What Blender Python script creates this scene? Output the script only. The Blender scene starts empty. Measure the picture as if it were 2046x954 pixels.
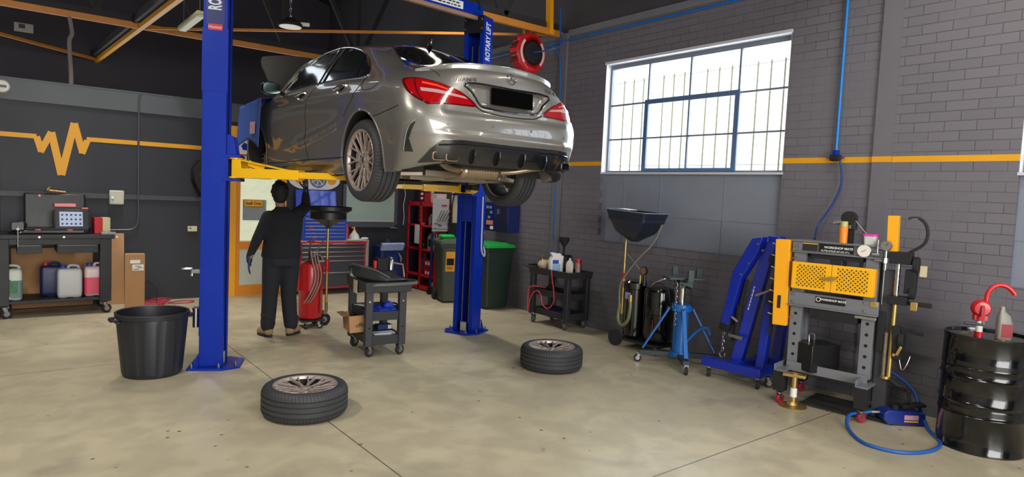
import bpy, bmesh, math, random
from mathutils import Vector as V, Matrix, Euler
from mathutils.bvhtree import BVHTree
from mathutils.geometry import delaunay_2d_cdt
scene = bpy.context.scene
COL = scene.collection
PI = math.pi
R = math.radians
random.seed(7)

# ---------------------------------------------------------------- camera, world, lights, exposure
cam = bpy.data.objects.new('camera', bpy.data.cameras.new('camera'))
COL.objects.link(cam)
cam.data.sensor_width = 36
cam.data.lens = 1295 * 36 / 2046
cam.data.clip_start = .05
cam.matrix_world = Matrix(((0.785, 0.005, -0.620, 0), (-0.618, 0.080, -0.782, 0), (0.045, 0.997, 0.066, 1.78), (0, 0, 0, 1)))
_m = cam.matrix_world.to_3x3()
_z = _m.col[2].normalized(); _x = _m.col[1].normalized().cross(_z).normalized(); _y = _z.cross(_x)
cam.matrix_world = Matrix(((_x.x, _y.x, _z.x, 0), (_x.y, _y.y, _z.y, 0), (_x.z, _y.z, _z.z, 1.78), (0, 0, 0, 1)))
scene.camera = cam

scene.view_settings.view_transform = 'Standard'
scene.view_settings.look = 'None'
scene.view_settings.gamma = 1
scene.view_settings.use_curve_mapping = False
scene.view_settings.exposure = 0.0

world = bpy.data.worlds.new('daylight'); scene.world = world
world.use_nodes = True
wbg = world.node_tree.nodes['Background']
wbg.inputs[0].default_value = (0.86, 0.93, 1.0, 1)
wbg.inputs[1].default_value = 2.2

def area_light(name, loc, rot, size, power, color=(1, 1, 1), spread=None):
    l = bpy.data.lights.new(name, 'AREA'); l.shape = 'RECTANGLE'; l.size, l.size_y = size
    l.energy = power; l.color = color
    if spread: l.spread = spread
    o = bpy.data.objects.new(name, l); COL.objects.link(o); o.location = loc; o.rotation_euler = rot
    return o
# daylight through the open roller door behind the camera, and through the two brick wall windows
area_light('roller_door_daylight', (1.2, -4.4, 2.3), (R(78), 0, 0), (5.2, 3.9), 540, (1.0, .975, .93))
area_light('window_daylight', (6.9, 4.95, 2.9), (R(70), 0, R(90)), (2.5, 1.4), 90, (.80, .90, 1.0))
area_light('near_window_daylight', (6.9, 0.3, 2.9), (R(70), 0, R(90)), (2.5, 1.4), 40, (.80, .90, 1.0))

# ---------------------------------------------------------------- helpers
def lin(c):
    return tuple(((v/255)/12.92 if v/255 <= .04045 else ((v/255+.055)/1.055)**2.4) for v in c)
def mat(name, rgb, rough=.5, metal=0., vary=0., scale=6., bump=0., coat=0., emit=0., trans=0., alpha=1., ior=None, spec=None):
    m = bpy.data.materials.new(name); m.use_nodes = True
    nt = m.node_tree; b = nt.nodes['Principled BSDF']
    c = (*lin(rgb), 1)
    b.inputs['Base Color'].default_value = c
    b.inputs['Roughness'].default_value = rough
    b.inputs['Metallic'].default_value = metal
    if coat: b.inputs['Coat Weight'].default_value = coat; b.inputs['Coat Roughness'].default_value = .04
    if emit: b.inputs['Emission Color'].default_value = c; b.inputs['Emission Strength'].default_value = emit
    if trans: b.inputs['Transmission Weight'].default_value = trans
    if ior: b.inputs['IOR'].default_value = ior
    if spec is not None: b.inputs['Specular IOR Level'].default_value = spec
    if alpha < 1: b.inputs['Alpha'].default_value = alpha
    tc = nt.nodes.new('ShaderNodeTexCoord'); n = nt.nodes.new('ShaderNodeTexNoise')
    n.inputs['Scale'].default_value = scale; n.inputs['Detail'].default_value = 4
    nt.links.new(tc.outputs['Object'], n.inputs['Vector'])
    v = vary or .06
    mx = nt.nodes.new('ShaderNodeMix'); mx.data_type = 'RGBA'
    nt.links.new(n.outputs['Fac'], mx.inputs['Factor'])
    mx.inputs['A'].default_value = tuple(x*(1-v) for x in c[:3])+(1,)
    mx.inputs['B'].default_value = tuple(min(1, x*(1+v)) for x in c[:3])+(1,)
    nt.links.new(mx.outputs['Result'], b.inputs['Base Color'])
    mr = nt.nodes.new('ShaderNodeMapRange')
    mr.inputs['To Min'].default_value = max(.0, rough-.06); mr.inputs['To Max'].default_value = min(1, rough+.08)
    nt.links.new(n.outputs['Fac'], mr.inputs['Value']); nt.links.new(mr.outputs['Result'], b.inputs['Roughness'])
    if bump:
        bp = nt.nodes.new('ShaderNodeBump'); bp.inputs['Strength'].default_value = bump; bp.inputs['Distance'].default_value = .01
        nt.links.new(n.outputs['Fac'], bp.inputs['Height']); nt.links.new(bp.outputs['Normal'], b.inputs['Normal'])
    return m

class MB:
    """collects shapes into one mesh; .M is the transform put on whatever is added next"""
    def __init__(s, M=None): s.bm = bmesh.new(); s.M = M or Matrix()
    def _v(s, pts): return [s.bm.verts.new(s.M @ V(p)) for p in pts]
    def _f(s, vs):
        try: return s.bm.faces.new(vs)
        except ValueError: return None
    def box(s, a, b, T=None):
        s.k = getattr(s, 'k', 0)+1; e = V((1, 1, 1))*((s.k % 9)*.00012)   # hair's breadth apart, so faces never coincide
        a, b = V(a)+e, V(b)-e; P = [(x, y, z) for x in (a.x, b.x) for y in (a.y, b.y) for z in (a.z, b.z)]
        if T is not None: P = [T @ V(p) for p in P]
        v = s._v(P)
        for f in ((0, 1, 3, 2), (4, 6, 7, 5), (0, 4, 5, 1), (2, 3, 7, 6), (0, 2, 6, 4), (1, 5, 7, 3)): s._f([v[i] for i in f])
        return s
    def cbox(s, c, size, rz=0, rot=None):
        T = Matrix.Translation(V(c)) @ (Euler(rot).to_matrix().to_4x4() if rot else Matrix.Rotation(rz, 4, 'Z'))
        h = V(size)/2
        return s.box(-h, h, T)
    def bar(s, p, q, w, h=None, up=(0, 0, 1)):
        """rectangular bar from p to q"""
        s.k = getattr(s, 'k', 0)+1; h = (h or w)+(s.k % 9)*.0004; w += (s.k % 9)*.0004; p, q = V(p), V(q); d = (q-p).normalized(); u = V(up)
        if abs(d.dot(u)) > .98: u = V((1, 0, 0))
        x = d.cross(u).normalized(); y = x.cross(d)
        P = [c + x*sx*w/2 + y*sy*h/2 for c in (p, q) for sx in (-1, 1) for sy in (-1, 1)]
        v = s._v(P)
        for f in ((0, 1, 3, 2), (4, 6, 7, 5), (0, 4, 5, 1), (2, 3, 7, 6), (0, 2, 6, 4), (1, 5, 7, 3)): s._f([v[i] for i in f])
        return s
    def loft(s, rings, closed=True, cap=True):
        vr = [s._v(r) for r in rings]
        for a, b in zip(vr, vr[1:]):
            n = len(a)
            for i in range(n if closed else n-1):
                s._f((a[i], a[(i+1) % n], b[(i+1) % n], b[i]))
        if cap and closed:
            s._f(vr[0][::-1]); s._f(vr[-1])
        return s
    def cyl(s, p, q, r, r2=None, n=16, cap=True):
        p, q = V(p), V(q); d = (q-p).normalized(); u = V((0, 0, 1)) if abs(d.z) < .95 else V((1, 0, 0))
        x = d.cross(u).normalized(); y = d.cross(x); r2 = r if r2 is None else r2
        return s.loft([[c + (x*math.cos(t*2*PI/n) + y*math.sin(t*2*PI/n))*rr for t in range(n)] for c, rr in ((p, r), (q, r2))], cap=cap)
    def tube(s, pts, r, n=8, closed=False, sub=6, straight=False):
        P = [V(p) for p in pts]
        if not straight and len(P) > 2:
            out = []; m = len(P)
            for i in range(m if closed else m-1):
                g = lambda k: P[k % m] if closed else P[max(0, min(m-1, k))]
                a, b, c, d = g(i-1), g(i), g(i+1), g(i+2)
                for k in range(sub):
                    t = k/sub
                    out.append(.5*((2*b)+(c-a)*t+(2*a-5*b+4*c-d)*t*t+(3*b-a-3*c+d)*t**3))
            if not closed: out.append(P[-1])
            P = out
        rings = []; up = None; m = len(P)
        for i, p in enumerate(P):
            if closed: d = (P[(i+1) % m]-P[i-1])
            else: d = P[min(i+1, m-1)]-P[max(i-1, 0)]
            d = d.normalized() if d.length > 1e-9 else V((0, 0, 1))
            if up is None: up = V((0, 0, 1)) if abs(d.z) < .9 else V((1, 0, 0))
            x = d.cross(up)
            if x.length < 1e-4: x = d.orthogonal()
            x.normalize(); y = x.cross(d).normalized(); up = y
            rings.append([p+(x*math.cos(t*2*PI/n)+y*math.sin(t*2*PI/n))*r for t in range(n)])
        if closed: rings.append(rings[0]); s.loft(rings, cap=False)
        else: s.loft(rings)
        return s
    def lathe(s, prof, c=(0, 0, 0), n=32, T=None):
        """profile of (radius, height) turned about a vertical axis through c"""
        T = Matrix.Translation(V(c)) @ (T or Matrix())
        rows = []
        for r, z in prof:
            if r < 1e-6: rows.append(s._v([T @ V((0, 0, z))]))
            else: rows.append(s._v([T @ V((r*math.cos(2*PI*i/n), r*math.sin(2*PI*i/n), z)) for i in range(n)]))
        for a, b in zip(rows, rows[1:]):
            for i in range(n):
                j = (i+1) % n
                if len(a) == 1 and len(b) == 1: continue
                if len(a) == 1: s._f((a[0], b[j], b[i]))
                elif len(b) == 1: s._f((a[i], a[j], b[0]))
                else: s._f((a[i], a[j], b[j], b[i]))
        return s
    def prism(s, poly, d0, d1, axis='Z', T=None):
        """polygon (u, v) pushed along an axis from d0 to d1: Z -> (u,v,d), Y -> (u,d,v), X -> (d,u,v)"""
        mk = {'Z': lambda u, v, d: (u, v, d), 'Y': lambda u, v, d: (u, d, v), 'X': lambda u, v, d: (d, u, v)}[axis]
        rings = [[V(mk(u, v, d)) for u, v in poly] for d in (d0, d1)]
        if T is not None: rings = [[T @ p for p in r] for r in rings]
        return s.loft(rings)
    def ball(s, c, r, sc=(1, 1, 1), n=16):
        c = V(c); m = n//2
        prof = [(math.sin(PI*i/m), -math.cos(PI*i/m)) for i in range(m+1)]
        T = Matrix.Diagonal((r*sc[0], r*sc[1], r*sc[2], 1))
        return s.lathe([(max(0, a) if 0 < i < m else 0, b) for i, (a, b) in enumerate(prof)], c, n, T)
    def torus(s, c, Rr, r, n=32, k=8, T=None):
        T = Matrix.Translation(V(c)) @ (T or Matrix())
        rings = [[T @ V(((Rr+r*math.cos(b*2*PI/k))*math.cos(a*2*PI/n), (Rr+r*math.cos(b*2*PI/k))*math.sin(a*2*PI/n), r*math.sin(b*2*PI/k))) for b in range(k)] for a in range(n)]
        rings.append(rings[0])
        return s.loft(rings, cap=False)
    def build_each(s, name, m, parent=None, **k):
        """every separate piece as a part of its own"""
        bmesh.ops.remove_doubles(s.bm, verts=s.bm.verts, dist=1e-6)
        left = set(s.bm.verts); out = []
        while left:
            st = [left.pop()]; isl = list(st)
            while st:
                for e in st.pop().link_edges:
                    for v in e.verts:
                        if v in left: left.remove(v); st.append(v); isl.append(v)
            q = MB(); mp = {v: q.bm.verts.new(v.co) for v in isl}
            for f in {f for v in isl for f in v.link_faces}: q._f([mp[v] for v in f.verts])
            out.append(q.build(name, m, parent, **k))
        s.bm.free(); return out
    def build(s, name, m, parent=None, bevel=0, smooth=40, sub=0, T=None):
        bmesh.ops.remove_doubles(s.bm, verts=s.bm.verts, dist=1e-6)
        bmesh.ops.recalc_face_normals(s.bm, faces=s.bm.faces)
        me = bpy.data.meshes.new(name); s.bm.to_mesh(me); s.bm.free()
        return link(name, me, m, parent, bevel, smooth, sub, T)

def link(name, me, m, parent=None, bevel=0, smooth=40, sub=0, T=None):
    for q in (m if isinstance(m, (list, tuple)) else [m]): me.materials.append(q)
    if smooth:
        me.polygons.foreach_set('use_smooth', [True]*len(me.polygons))
        me.set_sharp_from_angle(angle=R(smooth))
    o = bpy.data.objects.new(name, me); COL.objects.link(o)
    if parent: o.parent = parent
    if T is not None: o.matrix_local = T
    if bevel:
        b = o.modifiers.new('bevel', 'BEVEL'); b.width = bevel; b.segments = 2; b.limit_method = 'ANGLE'; b.angle_limit = R(50)
    if sub:
        b = o.modifiers.new('sub', 'SUBSURF'); b.levels = b.render_levels = sub
    return o
def tag(o, label, cat, group=None):
    o['label'] = label; o['category'] = cat
    if group: o['group'] = group
    return o
def thing(name, label, cat, loc=(0, 0, 0), rz=0, group=None):
    o = bpy.data.objects.new(name, None); COL.objects.link(o); o.empty_display_size = .1
    o.location = loc; o.rotation_euler = (0, 0, rz)
    return tag(o, label, cat, group)
def struct(o):
    o['kind'] = 'structure'; return o
def text(name, s, size, m, parent=None, T=None, depth=.001, align='CENTER', bold=0., spacing=1., sx=1.):
    """raised lettering, read along local x, facing local +z"""
    c = bpy.data.curves.new(name, 'FONT'); c.body = s; c.size = size; c.extrude = depth; c.align_x = align; c.align_y = 'CENTER'
    c.offset = bold; c.space_character = spacing; c.resolution_u = 2
    t = bpy.data.objects.new('tmp', c); COL.objects.link(t)
    dg = bpy.context.evaluated_depsgraph_get(); me = bpy.data.meshes.new_from_object(t.evaluated_get(dg))
    bpy.data.objects.remove(t)
    if sx != 1:
        for v in me.vertices: v.co.x *= sx
    me.materials.clear()
    return link(name, me, m, parent, smooth=0, T=T)
def print_lines(name, m, parent, T, w, h, n, seed=1):
    """print too small to read: short dashes in rows"""
    r = random.Random(seed); mb = MB(T)
    for i in range(n):
        x = -w/2
        while x < w/2-.004:
            l_ = r.uniform(.06, .16)*w; mb.box((x, h/2-(i+.8)*h/n, 0), (min(w/2, x+l_), h/2-(i+.3)*h/n, .0006)); x += l_+.03*w
    return mb.build(name, m, parent, smooth=0)
def copy_tree(o, parent=None):
    c = o.copy(); COL.objects.link(c)
    if parent: c.parent = parent
    for ch in list(o.children): copy_tree(ch, c)
    return c
def frame(o, x, z):
    """matrix with origin o, local x axis along x and local z axis along z"""
    z = V(z).normalized(); x = V(x); x = (x - z*x.dot(z)).normalized(); y = z.cross(x)
    return Matrix(((x.x, y.x, z.x, o[0]), (x.y, y.y, z.y, o[1]), (x.z, y.z, z.z, o[2]), (0, 0, 0, 1)))

# shared materials
steel = mat('brushed steel', (176, 176, 178), .32, 1.)
chrome = mat('chrome', (215, 215, 218), .12, 1.)
darksteel = mat('dark steel', (70, 70, 74), .4, .8)
brass = mat('zinc yellow plated steel', (196, 168, 104), .38, .9)
blackplastic = mat('black plastic', (26, 27, 30), .42)
mattblack = mat('matt black', (20, 20, 23), .75)
glossblack = mat('gloss black paint', (12, 12, 14), .14, coat=.5)
rubber = mat('black rubber', (34, 34, 37), .78, vary=.15, scale=30)
red = mat('red paint', (196, 24, 34), .33, coat=.3)
white = mat('white plastic', (222, 220, 214), .5)
liftblue = mat('lift blue paint', (0, 40, 150), .38, coat=.1, vary=.08, spec=.25)
yellow = mat('yellow paint', (232, 176, 20), .4, coat=.2, vary=.08)
amber = mat('amber yellow paint', (242, 166, 12), .45, vary=.06)
cardboard = mat('cardboard', (170, 128, 88), .85, vary=.12, scale=14, bump=.1)
paper = mat('white paper', (228, 228, 226), .7)
hoseblue = mat('blue air hose', (30, 86, 168), .4)
# ---------------------------------------------------------------- the building
def nodes(m): return m.node_tree.nodes, m.node_tree.links
def brick_mat():
    m = bpy.data.materials.new('grey painted brick'); m.use_nodes = True; n, l = nodes(m); b = n['Principled BSDF']
    tc = n.new('ShaderNodeTexCoord'); sp = n.new('ShaderNodeSeparateXYZ'); cb = n.new('ShaderNodeCombineXYZ')
    l.new(tc.outputs['Object'], sp.inputs[0]); l.new(sp.outputs['Y'], cb.inputs['X']); l.new(sp.outputs['Z'], cb.inputs['Y'])
    br = n.new('ShaderNodeTexBrick'); br.inputs['Scale'].default_value = 1; br.inputs['Brick Width'].default_value = .24
    br.inputs['Row Height'].default_value = .0865; br.inputs['Mortar Size'].default_value = .0045; br.inputs['Mortar Smooth'].default_value = .5
    br.inputs['Color1'].default_value = (1, 1, 1, 1); br.inputs['Color2'].default_value = (.90, .90, .90, 1); br.inputs['Mortar'].default_value = (.5, .5, .5, 1)
    l.new(cb.outputs[0], br.inputs['Vector'])
    no = n.new('ShaderNodeTexNoise'); no.inputs['Scale'].default_value = 1.3; no.inputs['Detail'].default_value = 5; l.new(tc.outputs['Object'], no.inputs['Vector'])
    rp = n.new('ShaderNodeMapRange'); rp.inputs['From Min'].default_value = .35; rp.inputs['From Max'].default_value = .6; rp.inputs['To Min'].default_value = .15; rp.inputs['To Max'].default_value = .95
    l.new(no.outputs['Fac'], rp.inputs['Value'])
    mx = n.new('ShaderNodeMix'); mx.data_type = 'RGBA'; l.new(rp.outputs[0], mx.inputs['Factor'])
    mx.inputs['A'].default_value = (.93, .93, .93, 1); l.new(br.outputs['Color'], mx.inputs['B'])
    m2 = n.new('ShaderNodeMix'); m2.data_type = 'RGBA'; m2.blend_type = 'MULTIPLY'; m2.inputs['Factor'].default_value = 1
    m2.inputs['A'].default_value = (*lin((112, 109, 117)), 1); l.new(mx.outputs['Result'], m2.inputs['B'])
    l.new(m2.outputs['Result'], b.inputs['Base Color']); b.inputs['Roughness'].default_value = .55
    bp = n.new('ShaderNodeBump'); bp.inputs['Strength'].default_value = .5; bp.inputs['Distance'].default_value = .006
    ma = n.new('ShaderNodeMath'); ma.operation = 'SUBTRACT'; ma.inputs[0].default_value = 1; l.new(br.outputs['Fac'], ma.inputs[1])
    ml = n.new('ShaderNodeMath'); ml.operation = 'MULTIPLY'; l.new(ma.outputs[0], ml.inputs[0]); l.new(rp.outputs[0], ml.inputs[1])
    l.new(ml.outputs[0], bp.inputs['Height']); l.new(bp.outputs[0], b.inputs['Normal'])
    return m
def floor_mat():
    m = bpy.data.materials.new('sealed concrete'); m.use_nodes = True; n, l = nodes(m); b = n['Principled BSDF']
    tc = n.new('ShaderNodeTexCoord'); sp = n.new('ShaderNodeSeparateXYZ'); l.new(tc.outputs['Object'], sp.inputs[0])
    def noise(sc, det=5, dist=0):
        q = n.new('ShaderNodeTexNoise'); q.inputs['Scale'].default_value = sc; q.inputs['Detail'].default_value = det; q.inputs['Distortion'].default_value = dist
        l.new(tc.outputs['Object'], q.inputs['Vector']); return q
    def rng(src, a, b_, c, d):
        q = n.new('ShaderNodeMapRange'); q.interpolation_type = 'SMOOTHSTEP'
        for k, v in zip(('From Min', 'From Max', 'To Min', 'To Max'), (a, b_, c, d)): q.inputs[k].default_value = v
        l.new(src, q.inputs['Value']); return q.outputs[0]
    def mixc(f, A, B, mode='MIX'):
        q = n.new('ShaderNodeMix'); q.data_type = 'RGBA'; q.blend_type = mode
        if isinstance(f, float): q.inputs['Factor'].default_value = f
        else: l.new(f, q.inputs['Factor'])
        for k, v in (('A', A), ('B', B)):
            if isinstance(v, tuple): q.inputs[k].default_value = v
            else: l.new(v, q.inputs[k])
        return q.outputs['Result']
    big, mid, fine = noise(.55, 6, .6), noise(3.2, 6, .3), noise(38, 3)
    c = mixc(rng(big.outputs['Fac'], .3, .7, 0, 1), (*lin((174, 164, 138)), 1), (*lin((200, 189, 160)), 1))
    c = mixc(rng(mid.outputs['Fac'], .36, .62, .0, .55), c, (*lin((156, 146, 124)), 1))
    c = mixc(rng(fine.outputs['Fac'], .66, .74, 0, .28), c, (*lin((110, 102, 88)), 1))
    # small dark droppings and tyre marks
    vo = n.new('ShaderNodeTexVoronoi'); vo.inputs['Scale'].default_value = 5.5; l.new(tc.outputs['Object'], vo.inputs['Vector'])
    gate = noise(1.1, 2)
    g1 = rng(gate.outputs['Fac'], .42, .55, 0, 1)
    sm = rng(vo.outputs['Distance'], .05, .10, .85, 0)
    q = n.new('ShaderNodeMath'); q.operation = 'MULTIPLY'; l.new(g1, q.inputs[0]); l.new(sm, q.inputs[1])
    c = mixc(q.outputs[0], c, (*lin((70, 66, 62)), 1))
    st = noise(.9, 4, 1.2)
    c = mixc(rng(st.outputs['Fac'], .55, .74, 0, .5), c, (*lin((126, 120, 108)), 1))
    # saw cuts
    def cut(out, pos, w=.006):
        a = n.new('ShaderNodeMath'); a.operation = 'SUBTRACT'; l.new(out, a.inputs[0]); a.inputs[1].default_value = pos
        a2 = n.new('ShaderNodeMath'); a2.operation = 'ABSOLUTE'; l.new(a.outputs[0], a2.inputs[0])
        return rng(a2.outputs[0], w*.5, w, .85, 0)
    for out, pos in ((sp.outputs['X'], 1.955), (sp.outputs['Y'], 2.6), (sp.outputs['Y'], 7.1)):
        c = mixc(cut(out, pos), c, (*lin((52, 46, 40)), 1))
    l.new(c, b.inputs['Base Color'])
    l.new(rng(mid.outputs['Fac'], .3, .7, .3, .5), b.inputs['Roughness'])
    bp = n.new('ShaderNodeBump'); bp.inputs['Strength'].default_value = .12; bp.inputs['Distance'].default_value = .004
    l.new(mid.outputs['Fac'], bp.inputs['Height']); l.new(bp.outputs[0], b.inputs['Normal'])
    return m
brick = brick_mat()
concrete = floor_mat()
charcoal = mat('charcoal wall paint', (38, 40, 49), .55, vary=.05, scale=1.5)
darkwall = mat('dark upper wall paint', (66, 61, 70), .6, vary=.12, scale=1.2)
roofmat = mat('dark roof sheeting', (30, 30, 32), .8)
greysheet = mat('grey sheeting', (74, 72, 78), .6)
stripe = mat('yellow line paint', (226, 160, 22), .5)
beamorange = mat('orange painted timber', (206, 130, 46), .5, vary=.15, scale=8)
beamdark = mat('dark painted beam', (46, 42, 42), .7)
winblue = mat('window frame grey paint', (112, 118, 130), .5)
jamb = mat('white painted reveal', (205, 206, 212), .6)

struct(MB().box((-5, -5, -.2), (6.7, 16, 0)).build('floor', concrete, smooth=0))
# right brick wall with two window openings (inner face at x = 6.44)
XW = 6.44; XO = 6.66
w = MB()
W1 = (3.62, 6.24, 2.15, 3.60); W2 = (-1.1, 1.60, 2.15, 3.60)
ys = [-5, W2[0], W2[1], W1[0], W1[1], 16]
for y0, y1 in zip(ys, ys[1:]):
    if (y0, y1) in ((W1[0], W1[1]), (W2[0], W2[1])):
        w.box((XW, y0, 0), (XO, y1, 1.22)); w.box((XW+.07, y0, 1.22), (XO, y1, 2.15)); w.box((XW, y0, 3.6), (XO, y1, 4.15))
    else: w.box((XW, y0, 0), (XO, y1, 4.15))
struct(w.build('wall_right', brick, smooth=0))
for k, (y0, y1) in enumerate(((2.56, 2.72), (7.02, 7.18))):
    struct(MB().box((XW-.03, y0, 0), (XW, y1, 4.15)).build('pilaster_%d' % (k+1) if 0 else 'trim_%d' % (k+1), mat('grey painted pilaster', (108, 106, 114), .6)))
panelgrey = mat('blue grey wall panel', (128, 134, 148), .5)
# rendered panels under the windows
for k, W in enumerate((W1, W2)):
    m = MB()
    m.box((XW+.062, W[0], 1.22), (XW+.069, W[1], 1.60))
    m.box((XW+.055, W[0], 1.60), (XW+.069, W[1], 2.15))
    for t in (.27, .62, .85): m.box((XW+.050, W[0]+(W[1]-W[0])*t-.006, 1.22), (XW+.056, W[0]+(W[1]-W[0])*t+.006, 2.15))
    struct(m.build('trim_%d' % (3+k), panelgrey, smooth=0))
struct(MB().box((XW-.012, 7.18, 4.1), (XW+.05, 16, 4.19)).box((XW-.012, -5, 4.1), (XW+.05, 7.02, 4.19)).build('trim_5', mat('grey flashing', (120, 120, 128), .4), smooth=0))
struct(MB().box((XW+.04, -5, 4.15), (XO, 16, 6.6)).build('wall_right_upper' if 0 else 'wall_right.001', greysheet, smooth=0))
m = MB()
for y0, y1 in ((-5, W2[0]), (W2[1], 2.56), (2.72, W1[0]), (W1[1], 7.02), (7.18, 10.62)): m.box((XW-.003, y0, 2.245), (XW+.01, y1, 2.30))
m.box((XW-.033, 2.557, 2.245), (XW-.02, 2.723, 2.30)); m.box((XW-.033, 7.017, 2.245), (XW-.02, 7.183, 2.30))
struct(m.build('trim_6', stripe, smooth=0))
# steel windows
glass = bpy.data.materials.new('clear window glass'); glass.use_nodes = True; n, l = nodes(glass)
b = n['Principled BSDF']; b.inputs['Roughness'].default_value = .05; b.inputs['Base Color'].default_value = (.95, .97, 1, 1)
tr = n.new('ShaderNodeBsdfTransparent'); ms = n.new('ShaderNodeMixShader'); ms.inputs[0].default_value = .93
l.new(b.outputs[0], ms.inputs[1]); l.new(tr.outputs[0], ms.inputs[2]); l.new(ms.outputs[0], n['Material Output'].inputs[0])
def steel_window(k, W):
    y0, y1, z0, z1 = W; x = XW+.11
    f = MB()
    f.box((x-.02, y0, z0), (x+.03, y0+.035, z1)).box((x-.02, y1-.035, z0), (x+.03, y1, z1)).box((x-.02, y0, z0), (x+.03, y1, z0+.03)).box((x-.02, y0, z1-.06), (x+.03, y1, z1))
    L = y1-y0; c = [y0+L*t for t in (.245, .5, .745)]; r = [z0+(z1-z0)*t for t in (.31, .625)]
    for yy in c: f.box((x-.012, yy-.012, z0), (x+.02, yy+.012, z1))
    for zz in r: f.box((x-.012, y0, zz-.011), (x+.02, y1, zz+.011))
    fr = struct(f.build('window_%d' % k, winblue, smooth=0))
    s = MB()   # opening sash in the middle
    a, b2, d = c[0], c[2], .03
    s.box((x-.035, a-d, z0+.02), (x-.014, a+d, r[1]+d)).box((x-.035, b2-d, z0+.02), (x-.014, b2+d, r[1]+d)).box((x-.035, a, r[1]-d), (x-.014, b2, r[1]+d)).box((x-.035, a, z0+.02), (x-.014, b2, z0+.06))
    s.build('sash', mat('blue grey sash paint', (84, 108, 146), .45), fr)
    MB().box((x+.005, y0, z0), (x+.009, y1, z1)).build('pane', glass, fr, smooth=0)
    g = MB()
    edges = [y0]+c+[y1]
    for a, b2 in zip(edges, edges[1:]):
        for t in (.25, .5, .75): g.cyl((x+.09, a+(b2-a)*t, z0), (x+.09, a+(b2-a)*t, z0+(z1-z0)*.86), .010, n=6)
    for zz in (z0+.1, z0+(z1-z0)*.84): g.box((x+.085, y0, zz-.003), (x+.095, y1, zz+.003))
    g.build('security_bars', mat('olive bar paint', (120, 120, 84), .5), fr)
    j = MB()
    j.box((XW+.002, y0-.002, z0), (XO, y0+.004, z1)).box((XW+.002, y1-.004, z0), (XO, y1+.002, z1)).box((XW-.004, y0-.01, z0-.02), (XO, y1+.01, z0+.004)).box((XW-.02, y0-.01, z1-.004), (XO, y1+.01, z1+.03))
    j.build('reveal', jamb, fr, smooth=0)
steel_window(1, W1); steel_window(2, W2)

# dark partition across the back, with cap band, rail and painted heartbeat line
YB = 10.67
struct(MB().box((-5, YB, 0), (XW, YB+.12, 2.99)).build('wall_back', charcoal, smooth=0))
struct(MB().box((-5, YB-.03, 2.72), (XW-.04, YB, 2.995)).box((-5, YB-.035, 2.985), (XW-.04, YB+.13, 3.005)).build('trim_7', mat('charcoal cap board', (78, 82, 88), .5), smooth=0))
struct(MB().box((-5, YB-.03, 1.475), (2.78, YB, 1.545)).build('trim_8', mat('charcoal rail', (62, 64, 72), .5), bevel=.004))
m = MB()
def ribbon(mb, pts, w, y):
    mb.j = getattr(mb, 'j', 0)+1; y -= .0006*mb.j
    n = len(pts); off = []
    for i in range(n):
        p = V((*pts[i], 0)); a = V((*pts[max(i-1, 0)], 0)); c = V((*pts[min(i+1, n-1)], 0))
        d1 = (p-a).normalized() if i else (c-p).normalized(); d2 = (c-p).normalized() if i < n-1 else d1
        t = (d1+d2); t = t.normalized() if t.length > .05 else d1; nn = V((-t.y, t.x, 0)); k = min(2.2, 1/max(.3, abs(nn.dot(V((-d1.y, d1.x, 0))))))
        off.append((p+nn*w/2*k, p-nn*w/2*k))
    for (a, b), (c, d) in zip(off, off[1:]):
        mb.loft([[(q.x, y, q.y), (q.x, y+.004, q.y)] if 0 else [(q.x, yy, q.y) for yy in (y, y+.004)] for q in (a, c)], closed=False) if 0 else None
        P = [(q.x, yy, q.y) for yy in (y-.004, y+.002) for q in (a, b, d, c)]
        v = mb._v(P)
        for f in ((0, 1, 2, 3), (7, 6, 5, 4), (0, 4, 5, 1), (1, 5, 6, 2), (2, 6, 7, 3), (3, 7, 4, 0)): mb._f([v[i] for i in f])
ribbon(m, [(-5, 2.29), (.385, 2.275)], .06, YB)
ribbon(m, [(.385, 2.275), (.44, 2.075)], .075, YB); ribbon(m, [(.425, 2.07), (.545, 2.345)], .075, YB); ribbon(m, [(.545, 2.345), (.655, 1.78)], .085, YB)
ribbon(m, [(.655, 1.78), (.80, 2.49)], .085, YB); ribbon(m, [(.80, 2.49), (.895, 2.09)], .08, YB); ribbon(m, [(.885, 2.085), (.95, 2.27)], .075, YB)
ribbon(m, [(.94, 2.285), (2.775, 2.285)], .06, YB)
struct(m.build('trim_9', stripe, smooth=0))
for k, x in enumerate((.0, .62)):
    struct(MB().box((x-.0, YB-.002, .02), (x+.006, YB+.01, 1.475 if k else 2.72)).build('trim_%d' % (10+k), mattblack, smooth=0))
# upper level behind the partition, and the roof
struct(MB().box((-5, 15.9, 2.9), (XW+.2, 16, 7)).build('wall_back.001', darkwall, smooth=0))
struct(MB().box((-5.1, -5, 0), (-5, 16, 6.6)).build('wall_left', mat('pale side wall', (176, 172, 166), .6), smooth=0))  # unseen wall, its pale colour set to brighten reflections in the car's flank
struct(MB().box((-5, -5.1, 3.9), (XO, -5, 6.8)).box((-5, -5.1, 0), (-1.9, -5, 3.9)).box((4.4, -5.1, 0), (XO, -5, 3.9)).build('wall_front', greysheet, smooth=0))
m = MB()
m.loft([[(-5.2, y, 6.3), (.7, y, 7.7), (6.8, y, 6.2), (6.8, y, 6.3), (.7, y, 7.8), (-5.2, y, 6.4)] for y in (-5.2, 16.1)])
struct(m.build('ceiling', roofmat, smooth=0))
tn = 12
def beam(p, q, w, h, m):
    global tn
    struct(MB().bar(p, q, w, h).build('trim_%d' % tn, m, smooth=0)); tn += 1
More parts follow.
